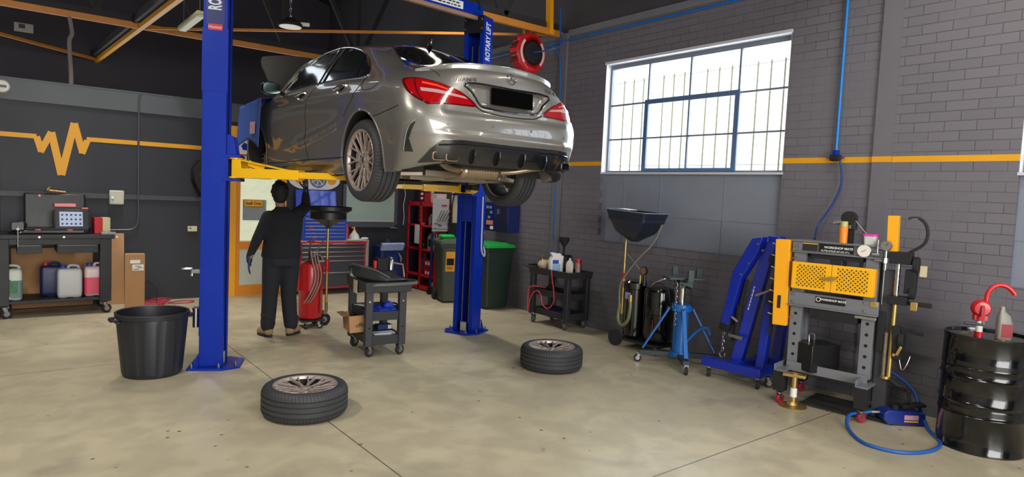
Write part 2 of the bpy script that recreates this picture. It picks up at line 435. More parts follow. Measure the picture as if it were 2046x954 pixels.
def truss(y, x0=-5, x1=6.44):
    global tn
    beam((x0, y, 4.16), (x1, y, 4.16), .05, .09, beamorange)
    m = MB()
    m.bar((x0, y+.05, 4.25), (x1, y+.05, 4.25), .05, .12)
    top = lambda x: 6.25+1.4*(1-abs(x-.7)/6)
    m.bar((x0, y+.05, 6.25), (.7, y+.05, 7.55), .06, .12); m.bar((.7, y+.05, 7.55), (x1, y+.05, 6.2), .06, .12)
    xs = [-4.4, -3, -1.6, -.2, 1.2, 2.6, 4.0, 5.4]
    for i, x in enumerate(xs):
        m.bar((x, y+.05, 4.25), (x, y+.05, top(x)), .05, .07)
        if i < len(xs)-1: m.bar((xs[i+1], y+.05, 4.25), (x, y+.05, top(x)), .05, .07)
    m.bar((5.45, y+.05, 4.25), (6.3, y+.05, 6.2), .05, .07)
    struct(m.build('trim_%d' % tn, beamdark, smooth=0)); tn += 1
truss(7.22); truss(11.8); truss(2.6)
beam((1.56, 16, 4.14), (1.86, 9.0, 4.14), .07, .07, amber)
beam((1.48, 15.8, 4.25), (1.78, 9.0, 4.25), .05, .12, beamdark)
beam((1.8, 11.8, 4.14), (6.3, 7.28, 4.14), .035, .035, beamorange)
beam((-2, 12.55, 4.14), (1.56, 15.72, 4.14), .05, .05, beamorange)
beam((6.24, 7.215, 4.125), (6.12, 7.215, 6.3), .09, .066, amber)
for x in (-3.5, -1.2, 3.2, 5.2): beam((x, -5, 6.55+ .9*(1-abs(x-.7)/6)), (x, 16, 6.55+.9*(1-abs(x-.7)/6)), .07, .12, beamdark)
# orange staff door
m = MB(); x0, x1, z1 = 2.80, 3.68, 2.66
m.box((x0, YB-.06, 0), (x0+.10, YB, z1)).box((x1-.09, YB-.06, 0), (x1, YB, z1)).box((x0, YB-.06, z1-.09), (x1, YB, z1))
door = struct(m.build('door_1', amber, bevel=.004))
d = MB(); a, b2 = x0+.10, x1-.09; yd0, yd1 = YB-.045, YB-.005
d.box((a, yd0, .0), (a+.06, yd1, 2.08)).box((b2-.06, yd0, 0), (b2, yd1, 2.08)).box((a, yd0, 0), (b2, yd1, .17)).box((a, yd0, .74), (b2, yd1, .86)).box((a, yd0, 2.03), (b2, yd1, 2.15))
d.build('door_leaf', mat('orange varnished timber', (222, 138, 34), .4, vary=.12), door)
MB().box((a+.06, YB-.03, .17), (b2-.06, YB-.02, .74)).build('lower_panel', mat('frosted panel', (196, 204, 192), .3), door, smooth=0)
blind = mat('glowing white venetian blind', (240, 244, 222), .5, emit=.34)  # slats get an emission of their own to look brighter
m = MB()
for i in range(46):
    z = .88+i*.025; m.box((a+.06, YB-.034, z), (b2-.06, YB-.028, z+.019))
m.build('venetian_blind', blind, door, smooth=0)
MB().box((a+.06, YB-.024, .86), (b2-.06, YB-.018, 2.03)).build('back_panel', mat('pale glow behind blind', (196, 204, 160), .5, emit=.18), door, smooth=0)  # emissive sheet standing in for light behind the slats
m = MB().box((a, YB-.03, 2.15), (b2, YB-.02, z1-.09)).build('transom_pane', mat('white transom', (214, 216, 220), .35), door, smooth=0)
MB().box((a+.10, YB-.042, 1.20), (a+.46, YB-.036, 1.53)).build('grey_panel', mat('grey panel', (140, 146, 150), .5), door, smooth=0)
s = MB().box((a+.12, YB-.05, 1.42), (a+.40, YB-.043, 1.52)).build('door_sign', amber, door, smooth=0)
MB().box((a+.115, YB-.047, 1.415), (a+.405, YB-.0425, 1.525)).build('border', mattblack, s, smooth=0)
text('lettering', 'Staff Only', .062, mattblack, s, frame((a+.26, YB-.051, 1.468), (1, 0, 0), (0, -1, 0)), bold=.001)
h = MB(); h.cyl((b2-.03, YB-.05, 1.02), (b2-.03, YB-.10, 1.02), .012).cyl((b2-.03, YB-.10, 1.02), (b2-.13, YB-.10, 1.02), .009)
h.build('door_handle', steel, door)
s = MB().box((a+.03, YB-.034, 2.20), (a+.20, YB-.031, 2.50)).build('notice', paper, door, smooth=0)
MB().prism([(a+.06, 2.36), (a+.11, 2.42), (a+.17, 2.38), (a+.15, 2.30), (a+.09, 2.30)], YB-.037, YB-.034, 'Y').build('notice_print', liftblue, s, smooth=0); MB().box((a+.04, YB-.037, 2.21), (a+.19, YB-.034, 2.235)).build('notice_band', red, s, smooth=0)
# frosted internal window
m = MB(); x0, x1, z0, z1 = 4.72, 5.66, 1.20, 2.25
m.box((x0-.06, YB-.05, z0-.1), (x1+.06, YB, z0)).box((x0-.06, YB-.05, z1), (x1+.06, YB, z1+.08)).box((x0-.06, YB-.05, z0), (x0, YB, z1)).box((x1, YB-.05, z0), (x1+.06, YB, z1))
wf = struct(m.build('window_3', mat('charcoal window frame', (74, 78, 88), .5), bevel=.004))
MB().box((x0, YB-.02, z0), (x1, YB-.012, z1)).build('pane', mat('frosted glass', (150, 168, 160), .22, vary=.18, scale=2.5, emit=.05), wf, smooth=0)
MB().box((x0, YB-.03, z0), (x1, YB-.008, z0+.03)).box((x1-.03, YB-.03, z0), (x1, YB-.008, z1)).build('inner_frame', mat('pale aluminium', (178, 184, 176), .4), wf, smooth=0)
# ---------------------------------------------------------------- the car on the lift: body surface
CS = .935                      # car units to metres
ST = [  # rings of control points: station by station from rear centre round the left side to the front centre, each from sill up to roof ridge
 [(-.80,0,.29),(-.955,0,.25),(-1.0,0,.31),(-1.035,0,.45),(-1.03,0,.60),(-.995,0,.72),(-.985,0,.87),(-.945,0,1.03),(-.70,0,1.06),(-.42,0,1.09),(-.04,0,1.24),(.32,0,1.38),(.52,0,1.42),(.76,0,1.44)],
 [(-.79,.32,.29),(-.95,.33,.25),(-.998,.34,.31),(-1.03,.35,.45),(-1.02,.35,.60),(-.985,.35,.72),(-.97,.34,.87),(-.915,.31,1.022),(-.68,.27,1.052),(-.42,.23,1.083),(-.03,.19,1.235),(.32,.16,1.372),(.52,.09,1.417),(.76,0,1.44)],
 [(-.74,.58,.28),(-.905,.62,.235),(-.96,.64,.31),(-.985,.655,.46),(-.975,.665,.60),(-.935,.655,.72),(-.90,.60,.86),(-.84,.53,.995),(-.62,.46,1.037),(-.41,.40,1.07),(-.03,.345,1.215),(.30,.29,1.352),(.51,.17,1.41),(.76,0,1.44)],
 [(-.62,.72,.26),(-.70,.82,.165),(-.765,.85,.28),(-.815,.862,.44),(-.835,.862,.60),(-.80,.850,.72),(-.74,.805,.86),(-.67,.70,.965),(-.53,.615,1.015),(-.38,.55,1.055),(-.05,.455,1.165),(.24,.39,1.32),(.48,.23,1.398),(.76,0,1.44)],
 [(-.46,.74,.28),(-.50,.835,.15),(-.52,.875,.26),(-.53,.89,.43),(-.54,.90,.60),(-.53,.895,.74),(-.50,.86,.87),(-.45,.78,.965),(-.36,.70,1.03),(-.24,.625,1.085),(.0,.54,1.19),(.27,.465,1.30),(.49,.28,1.385),(.77,0,1.44)],
 [(-.18,.74,.30),(-.18,.83,.14),(-.18,.88,.24),(-.18,.90,.42),(-.18,.912,.60),(-.18,.905,.76),(-.18,.868,.89),(-.17,.80,.98),(-.11,.735,1.06),(-.02,.67,1.14),(.16,.60,1.23),(.36,.525,1.305),(.55,.32,1.39),(.80,0,1.442)],
 [(.15,.74,.26),(.15,.84,.12),(.15,.885,.22),(.15,.90,.40),(.15,.905,.58),(.15,.90,.76),(.15,.865,.90),(.15,.80,.985),(.18,.755,1.065),(.24,.70,1.15),(.36,.635,1.25),(.52,.56,1.33),(.66,.34,1.405),(.86,0,1.447)],
 [(.6,.74,.09),(.6,.85,.10),(.6,.885,.20),(.6,.882,.37),(.6,.885,.56),(.6,.89,.75),(.6,.86,.90),(.6,.80,.995),(.61,.755,1.075),(.64,.70,1.165),(.70,.635,1.27),(.78,.563,1.36),(.86,.345,1.425),(.98,0,1.455)],
 [(1.1,.74,.08),(1.1,.85,.09),(1.1,.885,.19),(1.1,.875,.35),(1.1,.88,.55),(1.1,.886,.75),(1.1,.86,.90),(1.1,.80,1.0),(1.1,.752,1.085),(1.1,.695,1.185),(1.1,.632,1.295),(1.1,.562,1.392),(1.12,.345,1.44),(1.15,0,1.46)],
 [(1.6,.74,.08),(1.6,.85,.09),(1.6,.885,.18),(1.6,.875,.34),(1.6,.88,.54),(1.6,.886,.75),(1.6,.86,.90),(1.6,.80,1.0),(1.59,.752,1.085),(1.58,.695,1.19),(1.56,.632,1.30),(1.52,.56,1.395),(1.47,.345,1.435),(1.40,0,1.455)],
 [(2.05,.74,.08),(2.05,.85,.09),(2.05,.885,.18),(2.05,.878,.34),(2.05,.884,.53),(2.05,.888,.74),(2.05,.86,.89),(2.06,.80,.995),(2.07,.757,1.08),(2.05,.705,1.18),(2.0,.65,1.28),(1.91,.58,1.365),(1.78,.36,1.415),(1.6,0,1.447)],
 [(2.45,.72,.08),(2.45,.85,.10),(2.45,.89,.20),(2.45,.89,.36),(2.45,.90,.55),(2.45,.895,.74),(2.46,.86,.88),(2.46,.80,.975),(2.44,.755,1.04),(2.35,.705,1.14),(2.20,.645,1.255),(2.04,.565,1.35),(1.87,.35,1.41),(1.68,0,1.442)],
 [(2.9,.70,.10),(2.9,.84,.12),(2.9,.885,.24),(2.9,.90,.42),(2.9,.905,.58),(2.9,.885,.74),(2.9,.84,.86),(2.88,.77,.925),(2.72,.68,.985),(2.5,.61,1.05),(2.25,.52,1.20),(2.04,.44,1.33),(1.88,.27,1.40),(1.7,0,1.44)],
 [(3.35,.66,.14),(3.35,.80,.16),(3.36,.85,.28),(3.36,.86,.44),(3.36,.85,.58),(3.34,.82,.70),(3.32,.77,.80),(3.26,.69,.86),(3.04,.58,.93),(2.65,.48,1.03),(2.32,.39,1.19),(2.08,.31,1.34),(1.92,.18,1.41),(1.7,0,1.44)],
 [(3.6,.5,.16),(3.66,.60,.20),(3.7,.63,.30),(3.7,.64,.44),(3.68,.63,.56),(3.64,.60,.66),(3.58,.56,.74),(3.46,.5,.80),(3.15,.4,.90),(2.72,.32,1.03),(2.35,.26,1.19),(2.1,.2,1.35),(1.94,.12,1.41),(1.7,0,1.44)],
 [(3.7,0,.17),(3.82,0,.22),(3.86,0,.32),(3.87,0,.44),(3.85,0,.56),(3.8,0,.66),(3.70,0,.74),(3.55,0,.80),(3.2,0,.91),(2.76,0,1.04),(2.38,0,1.2),(2.12,0,1.36),(1.95,0,1.415),(1.7,0,1.44)],
]
def _cr(a, b, c, d, t): return .5*((2*b)+(c-a)*t+(2*a-5*b+4*c-d)*t*t+(3*b-a-3*c+d)*t**3)
def pt_line(p, a, b):
    a, b = V(a), V(b); d = b-a; t = max(0, min(1, (p-a).dot(d)/d.length_squared)); q = a+d*t
    return (p-q), t
def body_grid(nu=10, nv=8):
    T = [[V(p) for p in s] for s in ST]
    mir = lambda s: [V((p.x, -p.y, p.z)) for p in s]
    ext = [mir(T[1])]+T+[mir(T[-2])]
    rings = []
    for i in range(1, len(ext)-2):
        for k in range(nu+(1 if i == len(ext)-3 else 0)):
            t = k/nu
            rings.append([_cr(ext[i-1][j], ext[i][j], ext[i+1][j], ext[i+2][j], t) for j in range(14)])
    out = []
    for r in rings:
        row = []
        g = lambda k: r[0]*2-r[1] if k < 0 else (V((r[12].x, -r[12].y, r[12].z)) if k > 13 else r[k])
        for j in range(13):
            for k in range(nv+(1 if j == 12 else 0)):
                row.append(_cr(g(j-1), g(j), g(j+1), g(j+2), k/nv))
        out.append(row)
    return out
def sculpt(p):
    """creases pressed into the sheet metal"""
    x, y, z = p; q = p.copy()
    if y > .6 and -.55 < x < 2.6:
        # shoulder line arching from the tail to the front wing
        zc = .835-.035*((x-.9)/1.4)**2; d = z-zc
        q.y += .012*math.exp(-(d/.03)**2)*(1 if d < 0 else .35)*min(1, max(0, (2.6-x)/.4))*min(1, (x+.55)/.5)
        # dropping line rising to the rear wheel
        if .25 < x < 2.0:
            zc = .36+.26*((2.0-x)/1.7)**1.25; d = z-zc
            q.y += .016*math.exp(-(d/.045)**2)*(1 if d < 0 else .3)*min(1, (2.0-x)/.5)*min(1, (x-.25)/.15)
        q.y -= .012*math.exp(-((z-.55)/.13)**2)*math.exp(-((x-1.3)/.7)**2)
    if x < -.7 and abs(y) < .62:
        # number plate recess in the boot lid
        top, bot = .885, .700; hw = .43-(.885-z)*.75
        e = min((top-z)/.012, (z-bot)/.03, (hw-abs(y))/.03)
        q.x += .035*max(0, min(1, e))
        # bumper shelf
        q.x += .012*math.exp(-((z-.665)/.03)**2)
        q.x -= .014*math.exp(-((z-.475)/.022)**2)
    # bumper corner ledge
    if x < -.35 and abs(y) > .3:
        q.x -= .006*math.exp(-((z-.475)/.022)**2)
    return q
def make_body_bm():
    G = body_grid(); bm = bmesh.new()
    def add(sgn):
        rows = []
        for r in G:
            pts = [sculpt(p) for p in r]
            pts = [V((pts[0].x, 0, pts[0].z-.01))]+pts
            rows.append([bm.verts.new((p.x*CS, p.y*CS*sgn, p.z*CS)) for p in pts])
        for a, b in zip(rows, rows[1:]):
            for j in range(len(a)-1):
                vs = [a[j], b[j], b[j+1], a[j+1]]
                try: bm.faces.new(vs if sgn > 0 else vs[::-1])
                except ValueError: pass
    add(1); add(-1)
    bmesh.ops.remove_doubles(bm, verts=bm.verts, dist=.0008)
    bmesh.ops.recalc_face_normals(bm, faces=bm.faces)
    return bm
paint = bpy.data.materials.new('grey metallic car paint'); paint.use_nodes = True; n, l = nodes(paint); b = n['Principled BSDF']
b.inputs['Base Color'].default_value = (*lin((128, 125, 120)), 1); b.inputs['Metallic'].default_value = .58; b.inputs['Roughness'].default_value = .34
b.inputs['Coat Weight'].default_value = 1; b.inputs['Coat Roughness'].default_value = .03
_t = n.new('ShaderNodeTexCoord'); _n = n.new('ShaderNodeTexNoise'); _n.inputs['Scale'].default_value = 900
_b = n.new('ShaderNodeBump'); _b.inputs['Strength'].default_value = .03; l.new(_t.outputs['Object'], _n.inputs['Vector']); l.new(_n.outputs['Fac'], _b.inputs['Height']); l.new(_b.outputs[0], b.inputs['Normal'])
carglass = mat('tinted car glass', (10, 11, 13), .04, coat=1)
satinblack = mat('gloss black trim', (16, 18, 24), .16, coat=.8)
gapblack = mat('shut line black', (8, 8, 8), .8)
redglass = mat('red lamp glass', (150, 6, 14), .1, coat=.8)
darkred = mat('dark red lamp glass', (84, 6, 12), .08, coat=1)
clearlamp = mat('clear lamp strip', (170, 140, 136), .12, coat=1)
underbody = mat('underbody black', (28, 27, 27), .7)
castalu = mat('dull cast aluminium', (150, 138, 122), .45, .7, vary=.2)
exhaustmetal = mat('heat stained exhaust steel', (176, 160, 136), .35, .9, vary=.15)

CAR = thing('car', 'grey metallic saloon car raised high on the blue lift, bonnet open', 'car', (3.100, 4.936, 1.784))
CAR.rotation_mode = 'QUATERNION'; CAR.rotation_quaternion = (Matrix.Rotation(1.565, 3, 'Z') @ Matrix.Rotation(-.024, 3, 'Y')).to_quaternion()
def U(p): return V(p)*CS
ARCH = ((-.085, .262, .405), (2.87, .262, .405))
bm = make_body_bm()
kill = []
for f in bm.faces:
    c = f.calc_center_median()/CS
    for ax, az, r in ARCH:
        if abs(c.y) > .60 and (c.x-ax)**2+(c.z-az)**2 < r*r and c.z < .8: kill.append(f); break
bmesh.ops.delete(bm, geom=kill, context='FACES')
for e in bm.edges:
    if e.is_boundary:
        for v in e.verts:
            for ax, az, r in ARCH:
                d = V((v.co.x/CS-ax, v.co.z/CS-az)); L = d.length
                if abs(v.co.y) > .60*CS and L < r*1.14 and L > .2 and v.co.z/CS > .10:
                    d *= r/L; v.co.x = (ax+d.x)*CS; v.co.z = (az+d.y)*CS
bvh_bm = make_body_bm(); bmesh.ops.triangulate(bvh_bm, faces=bvh_bm.faces[:]); BODY = BVHTree.FromBMesh(bvh_bm); bvh_bm.free()
me = bpy.data.meshes.new('body'); bm.to_mesh(me); bm.free()
body = link('body', me, [paint, underbody], CAR, smooth=60)
for p in me.polygons:
    if p.normal.z < -.75 and p.center.z < .36*CS: p.material_index = 1
    if p.center.x > 2.75*CS and p.center.z > .84*CS and p.normal.z > .5 and abs(p.center.y) < .66*CS: p.material_index = 1

def cast(mode, a, b_):
    if mode == 'left': o, d = (a, 3, b_), (0, -1, 0)
    elif mode == 'right': o, d = (a, -3, b_), (0, 1, 0)
    elif mode == 'rear': o, d = (-4, a, b_), (1, 0, 0)
    elif mode == 'top': o, d = (a, b_, 3), (0, 0, -1)
    else:
        dx, dy = -math.cos(a), math.sin(a); o, d = (.2+dx*3, dy*3, b_), (-dx, -dy, 0)
    loc, nn, i, dist = BODY.ray_cast(U(o), V(d))
    if loc is None:
        loc, nn, i, dist = BODY.find_nearest(U(o if mode not in ('left', 'right') else (o[0], .8 if mode == 'left' else -.8, o[2])))
    if nn.dot(V(d)) > 0: nn = -nn
    return loc, nn
def uv(mode, p):
    x, y, z = p
    return {'left': (x, z), 'right': (x, z), 'rear': (y, z), 'top': (x, y)}.get(mode) or (math.atan2(y, .2-x), z)
def dens(P, step, closed=True):
    out = []; n_ = len(P)
    for i in range(n_ if closed else n_-1):
        a, b_ = V(P[i]), V(P[(i+1) % n_]); k = max(1, int((b_-a).length/step))
        out += [a+(b_-a)*j/k for j in range(k)]
    if not closed: out.append(V(P[-1]))
    return out
def spl(P, sub=4, closed=False):
    P = [V(p) for p in P]; out = []; m = len(P)
    for i in range(m if closed else m-1):
        g = lambda k: P[k % m] if closed else P[max(0, min(m-1, k))]
        for k in range(sub): out.append(_cr(g(i-1), g(i), g(i+1), g(i+2), k/sub))
    if not closed: out.append(P[-1])
    return out
def patch(name, mode, pts, m, off=.003, step=.03, parent=CAR, thick=.012, mirror=False):
    """a skin of its own thickness lying on the body inside an outline"""
    P = [V(uv(mode, p)) if len(p) == 3 else V(p) for p in pts]
    P = dens(P, step)
    xs = [p.x for p in P]; ys_ = [p.y for p in P]; n_ = len(P)
    allp = list(P)
    inside = lambda q: sum(((P[i].y > q.y) != (P[i-1].y > q.y)) and (q.x < (P[i-1].x-P[i].x)*(q.y-P[i].y)/(P[i-1].y-P[i].y)+P[i].x) for i in range(n_)) % 2 == 1
    x = min(xs)+step/2
    while x < max(xs):
        y = min(ys_)+step/2
        while y < max(ys_):
            q = V((x, y))
            if inside(q) and min((q-p).length for p in P) > step*.45: allp.append(q)
            y += step
        x += step
    vs, es, fs = delaunay_2d_cdt(allp, [(i, (i+1) % n_) for i in range(n_)], [], 1, 1e-5)[:3]
    mb = MB(); T_, B_ = [], []
    for q in vs:
        loc, nn = cast(mode, q.x, q.y)
        if mirror: loc = V((loc.x, -loc.y, loc.z)); nn = V((nn.x, -nn.y, nn.z))
        T_.append(mb.bm.verts.new(loc+nn*off)); B_.append(mb.bm.verts.new(loc-nn*thick))
    for f in fs: mb._f([T_[i] for i in f])
    cnt = {}
    for f in fs:
        for i in range(len(f)):
            e = (f[i], f[(i+1) % len(f)]); cnt[frozenset(e)] = cnt.get(frozenset(e), [])+[e]
    for k, v in cnt.items():
        if len(v) == 1: a, b_ = v[0]; mb._f((T_[a], T_[b_], B_[b_], B_[a]))
    return mb.build(name, m, parent, smooth=50)
def line(name, mode, pts, r, m, parent=CAR, closed=False, sub=4, mirror=False, lift=0., curve=True, mb=None):
    P = spl(pts, sub, closed) if curve else [V(p) for p in pts]
    q = []
    for p in dens(P, .03, closed):
        loc, nn = cast(mode, *uv(mode, p)); loc = loc+nn*lift
        if mirror: loc = V((loc.x, -loc.y, loc.z))
        q.append(loc)
    own = mb is None; mb = mb or MB()
    mb.tube(q, r, 6, closed, straight=True)
    return mb.build(name, m, parent) if own else mb

DLO = [(2.24, 0, .965), (2.17, 0, 1.05), (2.09, 0, 1.13), (2.02, 0, 1.215), (1.90, 0, 1.278), (1.733, 0, 1.33), (1.558, 0, 1.366), (1.357, 0, 1.382), (1.165, 0, 1.385), (.942, 0, 1.366), (.694, 0, 1.32), (.472, 0, 1.257), (.282, 0, 1.18), (.128, 0, 1.096), (.04, 0, 1.03), (.012, 0, .991), (.029, 0, .964), (.10, 0, .975)]
BELT = [(.45, 0, .99), (.818, 0, 1.0), (1.134, 0, 1.0), (1.88, 0, .995), (2.127, 0, .972)]
for mode, mir in (('left', False), ('left', True)):
    patch('side_window', mode, spl([(p[0], p[2], 0) for p in DLO], 2)[:-1] and [(q.x, q.y) for q in spl([(p[0], p[2], 0) for p in DLO+BELT], 2, True)], carglass, .002, .04, mirror=mir)
    line('window_trim', mode, DLO+BELT, .0065, chrome, closed=True, sub=2, mirror=mir, lift=.003)
    mb = MB()
    for P in ([(1.134, 0, 1.0), (1.15, 0, 1.2), (1.125, 0, 1.375)], [(1.03, 0, 1.0), (1.05, 0, 1.2), (1.02, 0, 1.365)], [(.25, 0, .985), (.31, 0, 1.1), (.365, 0, 1.215)]):
        line('', mode, P, .011, None, mirror=mir, lift=.002, mb=mb)
    mb.build_each('window_pillar', satinblack, CAR)
    patch('pillar_panel', mode, [(1.14, 1.0), (1.155, 1.2), (1.13, 1.372), (1.02, 1.362), (1.04, 1.2), (1.02, 1.0)], satinblack, .005, .05, mirror=mir)
    mb = MB()
    line('', mode, [(.012, 0, .96), (-.0, 0, .91), (.053, 0, .859), (.12, 0, .772), (.20, 0, .70), (.28, 0, .63)], .0035, None, mirror=mir, mb=mb)
    line('', mode, [(1.14, 0, .99), (1.2, 0, .91), (1.265, 0, .823), (1.295, 0, .603), (1.273, 0, .389), (1.136, 0, .234)], .0035, None, mirror=mir, mb=mb)
    line('', mode, [(2.2, 0, .93), (2.42, 0, .85), (2.45, 0, .64), (2.44, 0, .4), (2.40, 0, .192)], .0035, None, mirror=mir, mb=mb)
    line('', mode, [(2.40, 0, .183), (1.8, 0, .205), (1.136, 0, .236), (.30, 0, .262)], .005, None, mirror=mir, mb=mb)
    line('', mode, [(-.33, 0, .60), (-.456, 0, .62), (-.62, 0, .65), (-.725, 0, .673)], .0035, None, mirror=mir, mb=mb)
    line('', mode, [(.012, 0, .975), (-.018, 0, .907), (-.04, 0, .854), (-.12, 0, .832), (-.25, 0, .84), (-.32, 0, .881)], .003, None, mirror=mir, mb=mb)
    mb.build('shut_line', gapblack, CAR)
    patch('sill_insert', mode, [(2.2, .15), (1.1, .185), (.5, .195), (.5, .165), (1.1, .115), (2.2, .105)], satinblack, .002, .08, mirror=mir)
    # wheel arch lips and liners
    s = -1 if mir else 1
    for ax, az, r in ARCH:
        pts = []
        for k in range(33):
            t = R(-19)+R(214)*k/32; x, z = ax+math.cos(t)*r, az+math.sin(t)*r
            loc, nn = cast('left', x+.0*math.cos(t), z); pts.append(V((loc.x, (loc.y-.004)*s, loc.z)))
        MB().tube(pts, .010, 6, straight=True).build('arch_lip', paint, CAR)
        mb = MB()
        rings = [[V((ax+math.cos(R(-17)+R(209)*k/32)*r, y*s, az+math.sin(R(-17)+R(209)*k/32)*r))*CS for k in range(33)] for y in (.885, .50)]
        mb.loft(rings, closed=False)
        mb.build('wheel_arch_liner', underbody, CAR)
    # handles
    for hx, hz in ((.425, .885), (1.46, .892)):
        loc, nn = cast('left', hx, hz)
        mb = MB(); M0 = frame(V((loc.x, loc.y*s, loc.z)), (1, 0, -.22), (nn.x, nn.y*s, nn.z))
        mb.M = M0; mb.tube([(-.10, 0, .0), (-.085, .002, .03), (0, .004, .038), (.085, .002, .03), (.10, 0, .0)], .013, 8)
        h = mb.build('door_handle', chrome, CAR)
        mb = MB(M0); mb.ball((0, 0, -.012), .05, (1.5, .55, .35)); mb.build('handle_cup', gapblack, h)
    # mirrors
    mb = MB(); mb.M = Matrix.Translation(U((2.10, .985*s, 1.0))); mb.ball((0, 0, 0), .09, (.62, 1.18, .82), 20)
    mb.M = Matrix(); mb.bar(U((2.14, .80*s, .965)), U((2.11, .93*s, .975)), .05, .03)
    mi = mb.build('door_mirror', satinblack, CAR)
    mb = MB(); mb.M = frame(U((2.045, .985*s, 1.0)), (0, 1, 0), (-1, .05*s, -.02))
    mb.prism([(math.copysign(abs(math.cos(t))**.6, math.cos(t))*.085, math.copysign(abs(math.sin(t))**.6, math.sin(t))*.055) for t in [k*2*PI/24 for k in range(24)]], -.004, .012)
    mb.build('mirror_glass', mat('mirror glass', (96, 120, 116), .08, 1.) if not mir else bpy.data.materials['mirror glass'], mi)
# rear screen and roof
RG = [(.341, .417), (.18, .475), (.02, .526), (-.16, .58), (-.335, .615), (-.40, .50), (-.43, .25), (-.44, 0)]
RG = RG+[(x, -y) for x, y in RG[-2::-1]]+[(.37, -.2), (.385, 0), (.37, .2)]
patch('rear_window', 'top', RG, carglass, .002, .05)
line('window_seal', 'top', [(x, y, 0) for x, y in RG], .006, gapblack, closed=True, sub=1, curve=False)
mb = MB()
for s in (1, -1): line('', 'top', [(.37, .43*s, 0), (.7, .52*s, 0), (1.2, .53*s, 0), (1.7, .52*s, 0), (2.0, .50*s, 0)], .005, None, mb=mb)
mb.build_each('roof_seam', gapblack, CAR)
mb = MB()
loc, nn = cast('top', .42, 0)
mb.M = Matrix.Translation(loc)
mb.loft([[V((x, y*k, h)) for x, y in ((.09, 0), (.03, .022), (-.07, .014), (-.08, 0), (-.07, -.014), (.03, -.022))] if 0 else [V((x*f+sh, y*k, h)) for x, y in ((.09, 0), (.03, .022), (-.07, .014), (-.08, 0), (-.07, -.014), (.03, -.022))] for h, f, k, sh in ((-.005, 1, 1, 0), (.02, .75, .8, -.015), (.05, .4, .4, -.045), (.068, .2, .15, -.06))])
mb.build('roof_aerial', glossblack, CAR)
# tail lamps
TL = [(-.655, .829, .876), (-.668, .803, .897), (-.746, .755, .899), (-.809, .707, .889), (-.873, .638, .870), (-.928, .556, .840), (-.956, .484, .815), (-.973, .405, .772), (-.987, .331, .711), (-.978, .44, .703), (-.954, .606, .701), (-.921, .726, .685), (-.897, .761, .697), (-.833, .817, .736), (-.754, .844, .791)]
for mir in (False, True):
    o = patch('tail_light', 'cyl', [(q.x, q.y) for q in spl([(*uv('cyl', p), 0) for p in TL], 2, True)], darkred, .004, .03, mirror=mir)
    c = V((0, 0))
    for p in TL: c += V(uv('cyl', p))/len(TL)
    inner = [tuple(c+(V(uv('cyl', p))-c)*.90) for p in TL]
    patch('red_lens', 'cyl', [p for p in inner], redglass, .007, .03, parent=o, mirror=mir)
    patch('clear_strip', 'cyl', [uv('cyl', p) for p in [(-.83, .765, .812), (-.906, .651, .806), (-.97, .45, .775), (-.975, .42, .758), (-.91, .65, .780), (-.85, .768, .785)]], clearlamp, .010, .03, parent=o, mirror=mir)
    patch('upper_strip', 'cyl', [uv('cyl', p) for p in [(-.80, .73, .862), (-.88, .65, .845), (-.93, .56, .815), (-.93, .56, .807), (-.88, .65, .832), (-.80, .73, .848)]], mat('orange red glow strip', (226, 70, 50), .15, emit=.08), .010, .03, parent=o, mirror=mir)
    line('lamp_divider', 'cyl', [(-.755, .775, .888), (-.80, .79, .83), (-.85, .79, .76), (-.895, .765, .705)], .006, darkred, parent=o, mirror=mir, lift=.008)
# boot lid: shut lines, recess, badges
mb = MB()
for s in (1, -1):
    line('', 'top', [(-.346, .628*s, 0), (-.417, .60*s, 0), (-.62, .622*s, 0), (-.78, .628*s, 0), (-.86, .612*s, 0)], .0035, None, mb=mb)
line('', 'rear', [(0, .345, .71), (0, .24, .674), (0, .0, .662), (0, -.24, .674), (0, -.345, .71)], .005, None, mb=mb)
mb.build('boot_shut_line', gapblack, CAR)
REC = [(.425, .887), (0, .889), (-.425, .887), (-.36, .80), (-.30, .725), (-.18, .705), (0, .70), (.18, .705), (.30, .725), (.36, .80)]
line('recess_edge', 'rear', [(0, *p) for p in REC], .009, satinblack, closed=True, sub=3)
mb = MB(); mb.M = frame(U((-.972, -.02, .812)), (0, -1, 0), (-1, 0, .08))
mb.cbox((0, 0, .012), (.40, .125, .012)); mb.build('number_plate', mat('black number plate', (2, 2, 2), .95, spec=.05), CAR, bevel=.004)
mb = MB(); loc, nn = cast('rear', 0, .972); mb.M = frame(loc+nn*.006, (0, -1, 0), nn)
mb.torus((0, 0, 0), .040, .0035, 40, 6)
for k in range(3):
    a = R(90+120*k); mb.bar((0, 0, 0), (math.cos(a)*.04, math.sin(a)*.04, 0), .006, .005)
mb.build('star_emblem', chrome, CAR)
loc, nn = cast('rear', .43, .912); text('boot_lettering', '////AMG', .036, chrome, CAR, frame(loc+nn*.004, (.12, -1, 0), nn), .002, bold=.001, sx=1.5)
loc, nn = cast('rear', -.46, .925); text('boot_lettering', 'CLA 45', .038, chrome, CAR, frame(loc+nn*.004, (-.2, -1, 0), nn), .002, bold=.001, sx=1.3)
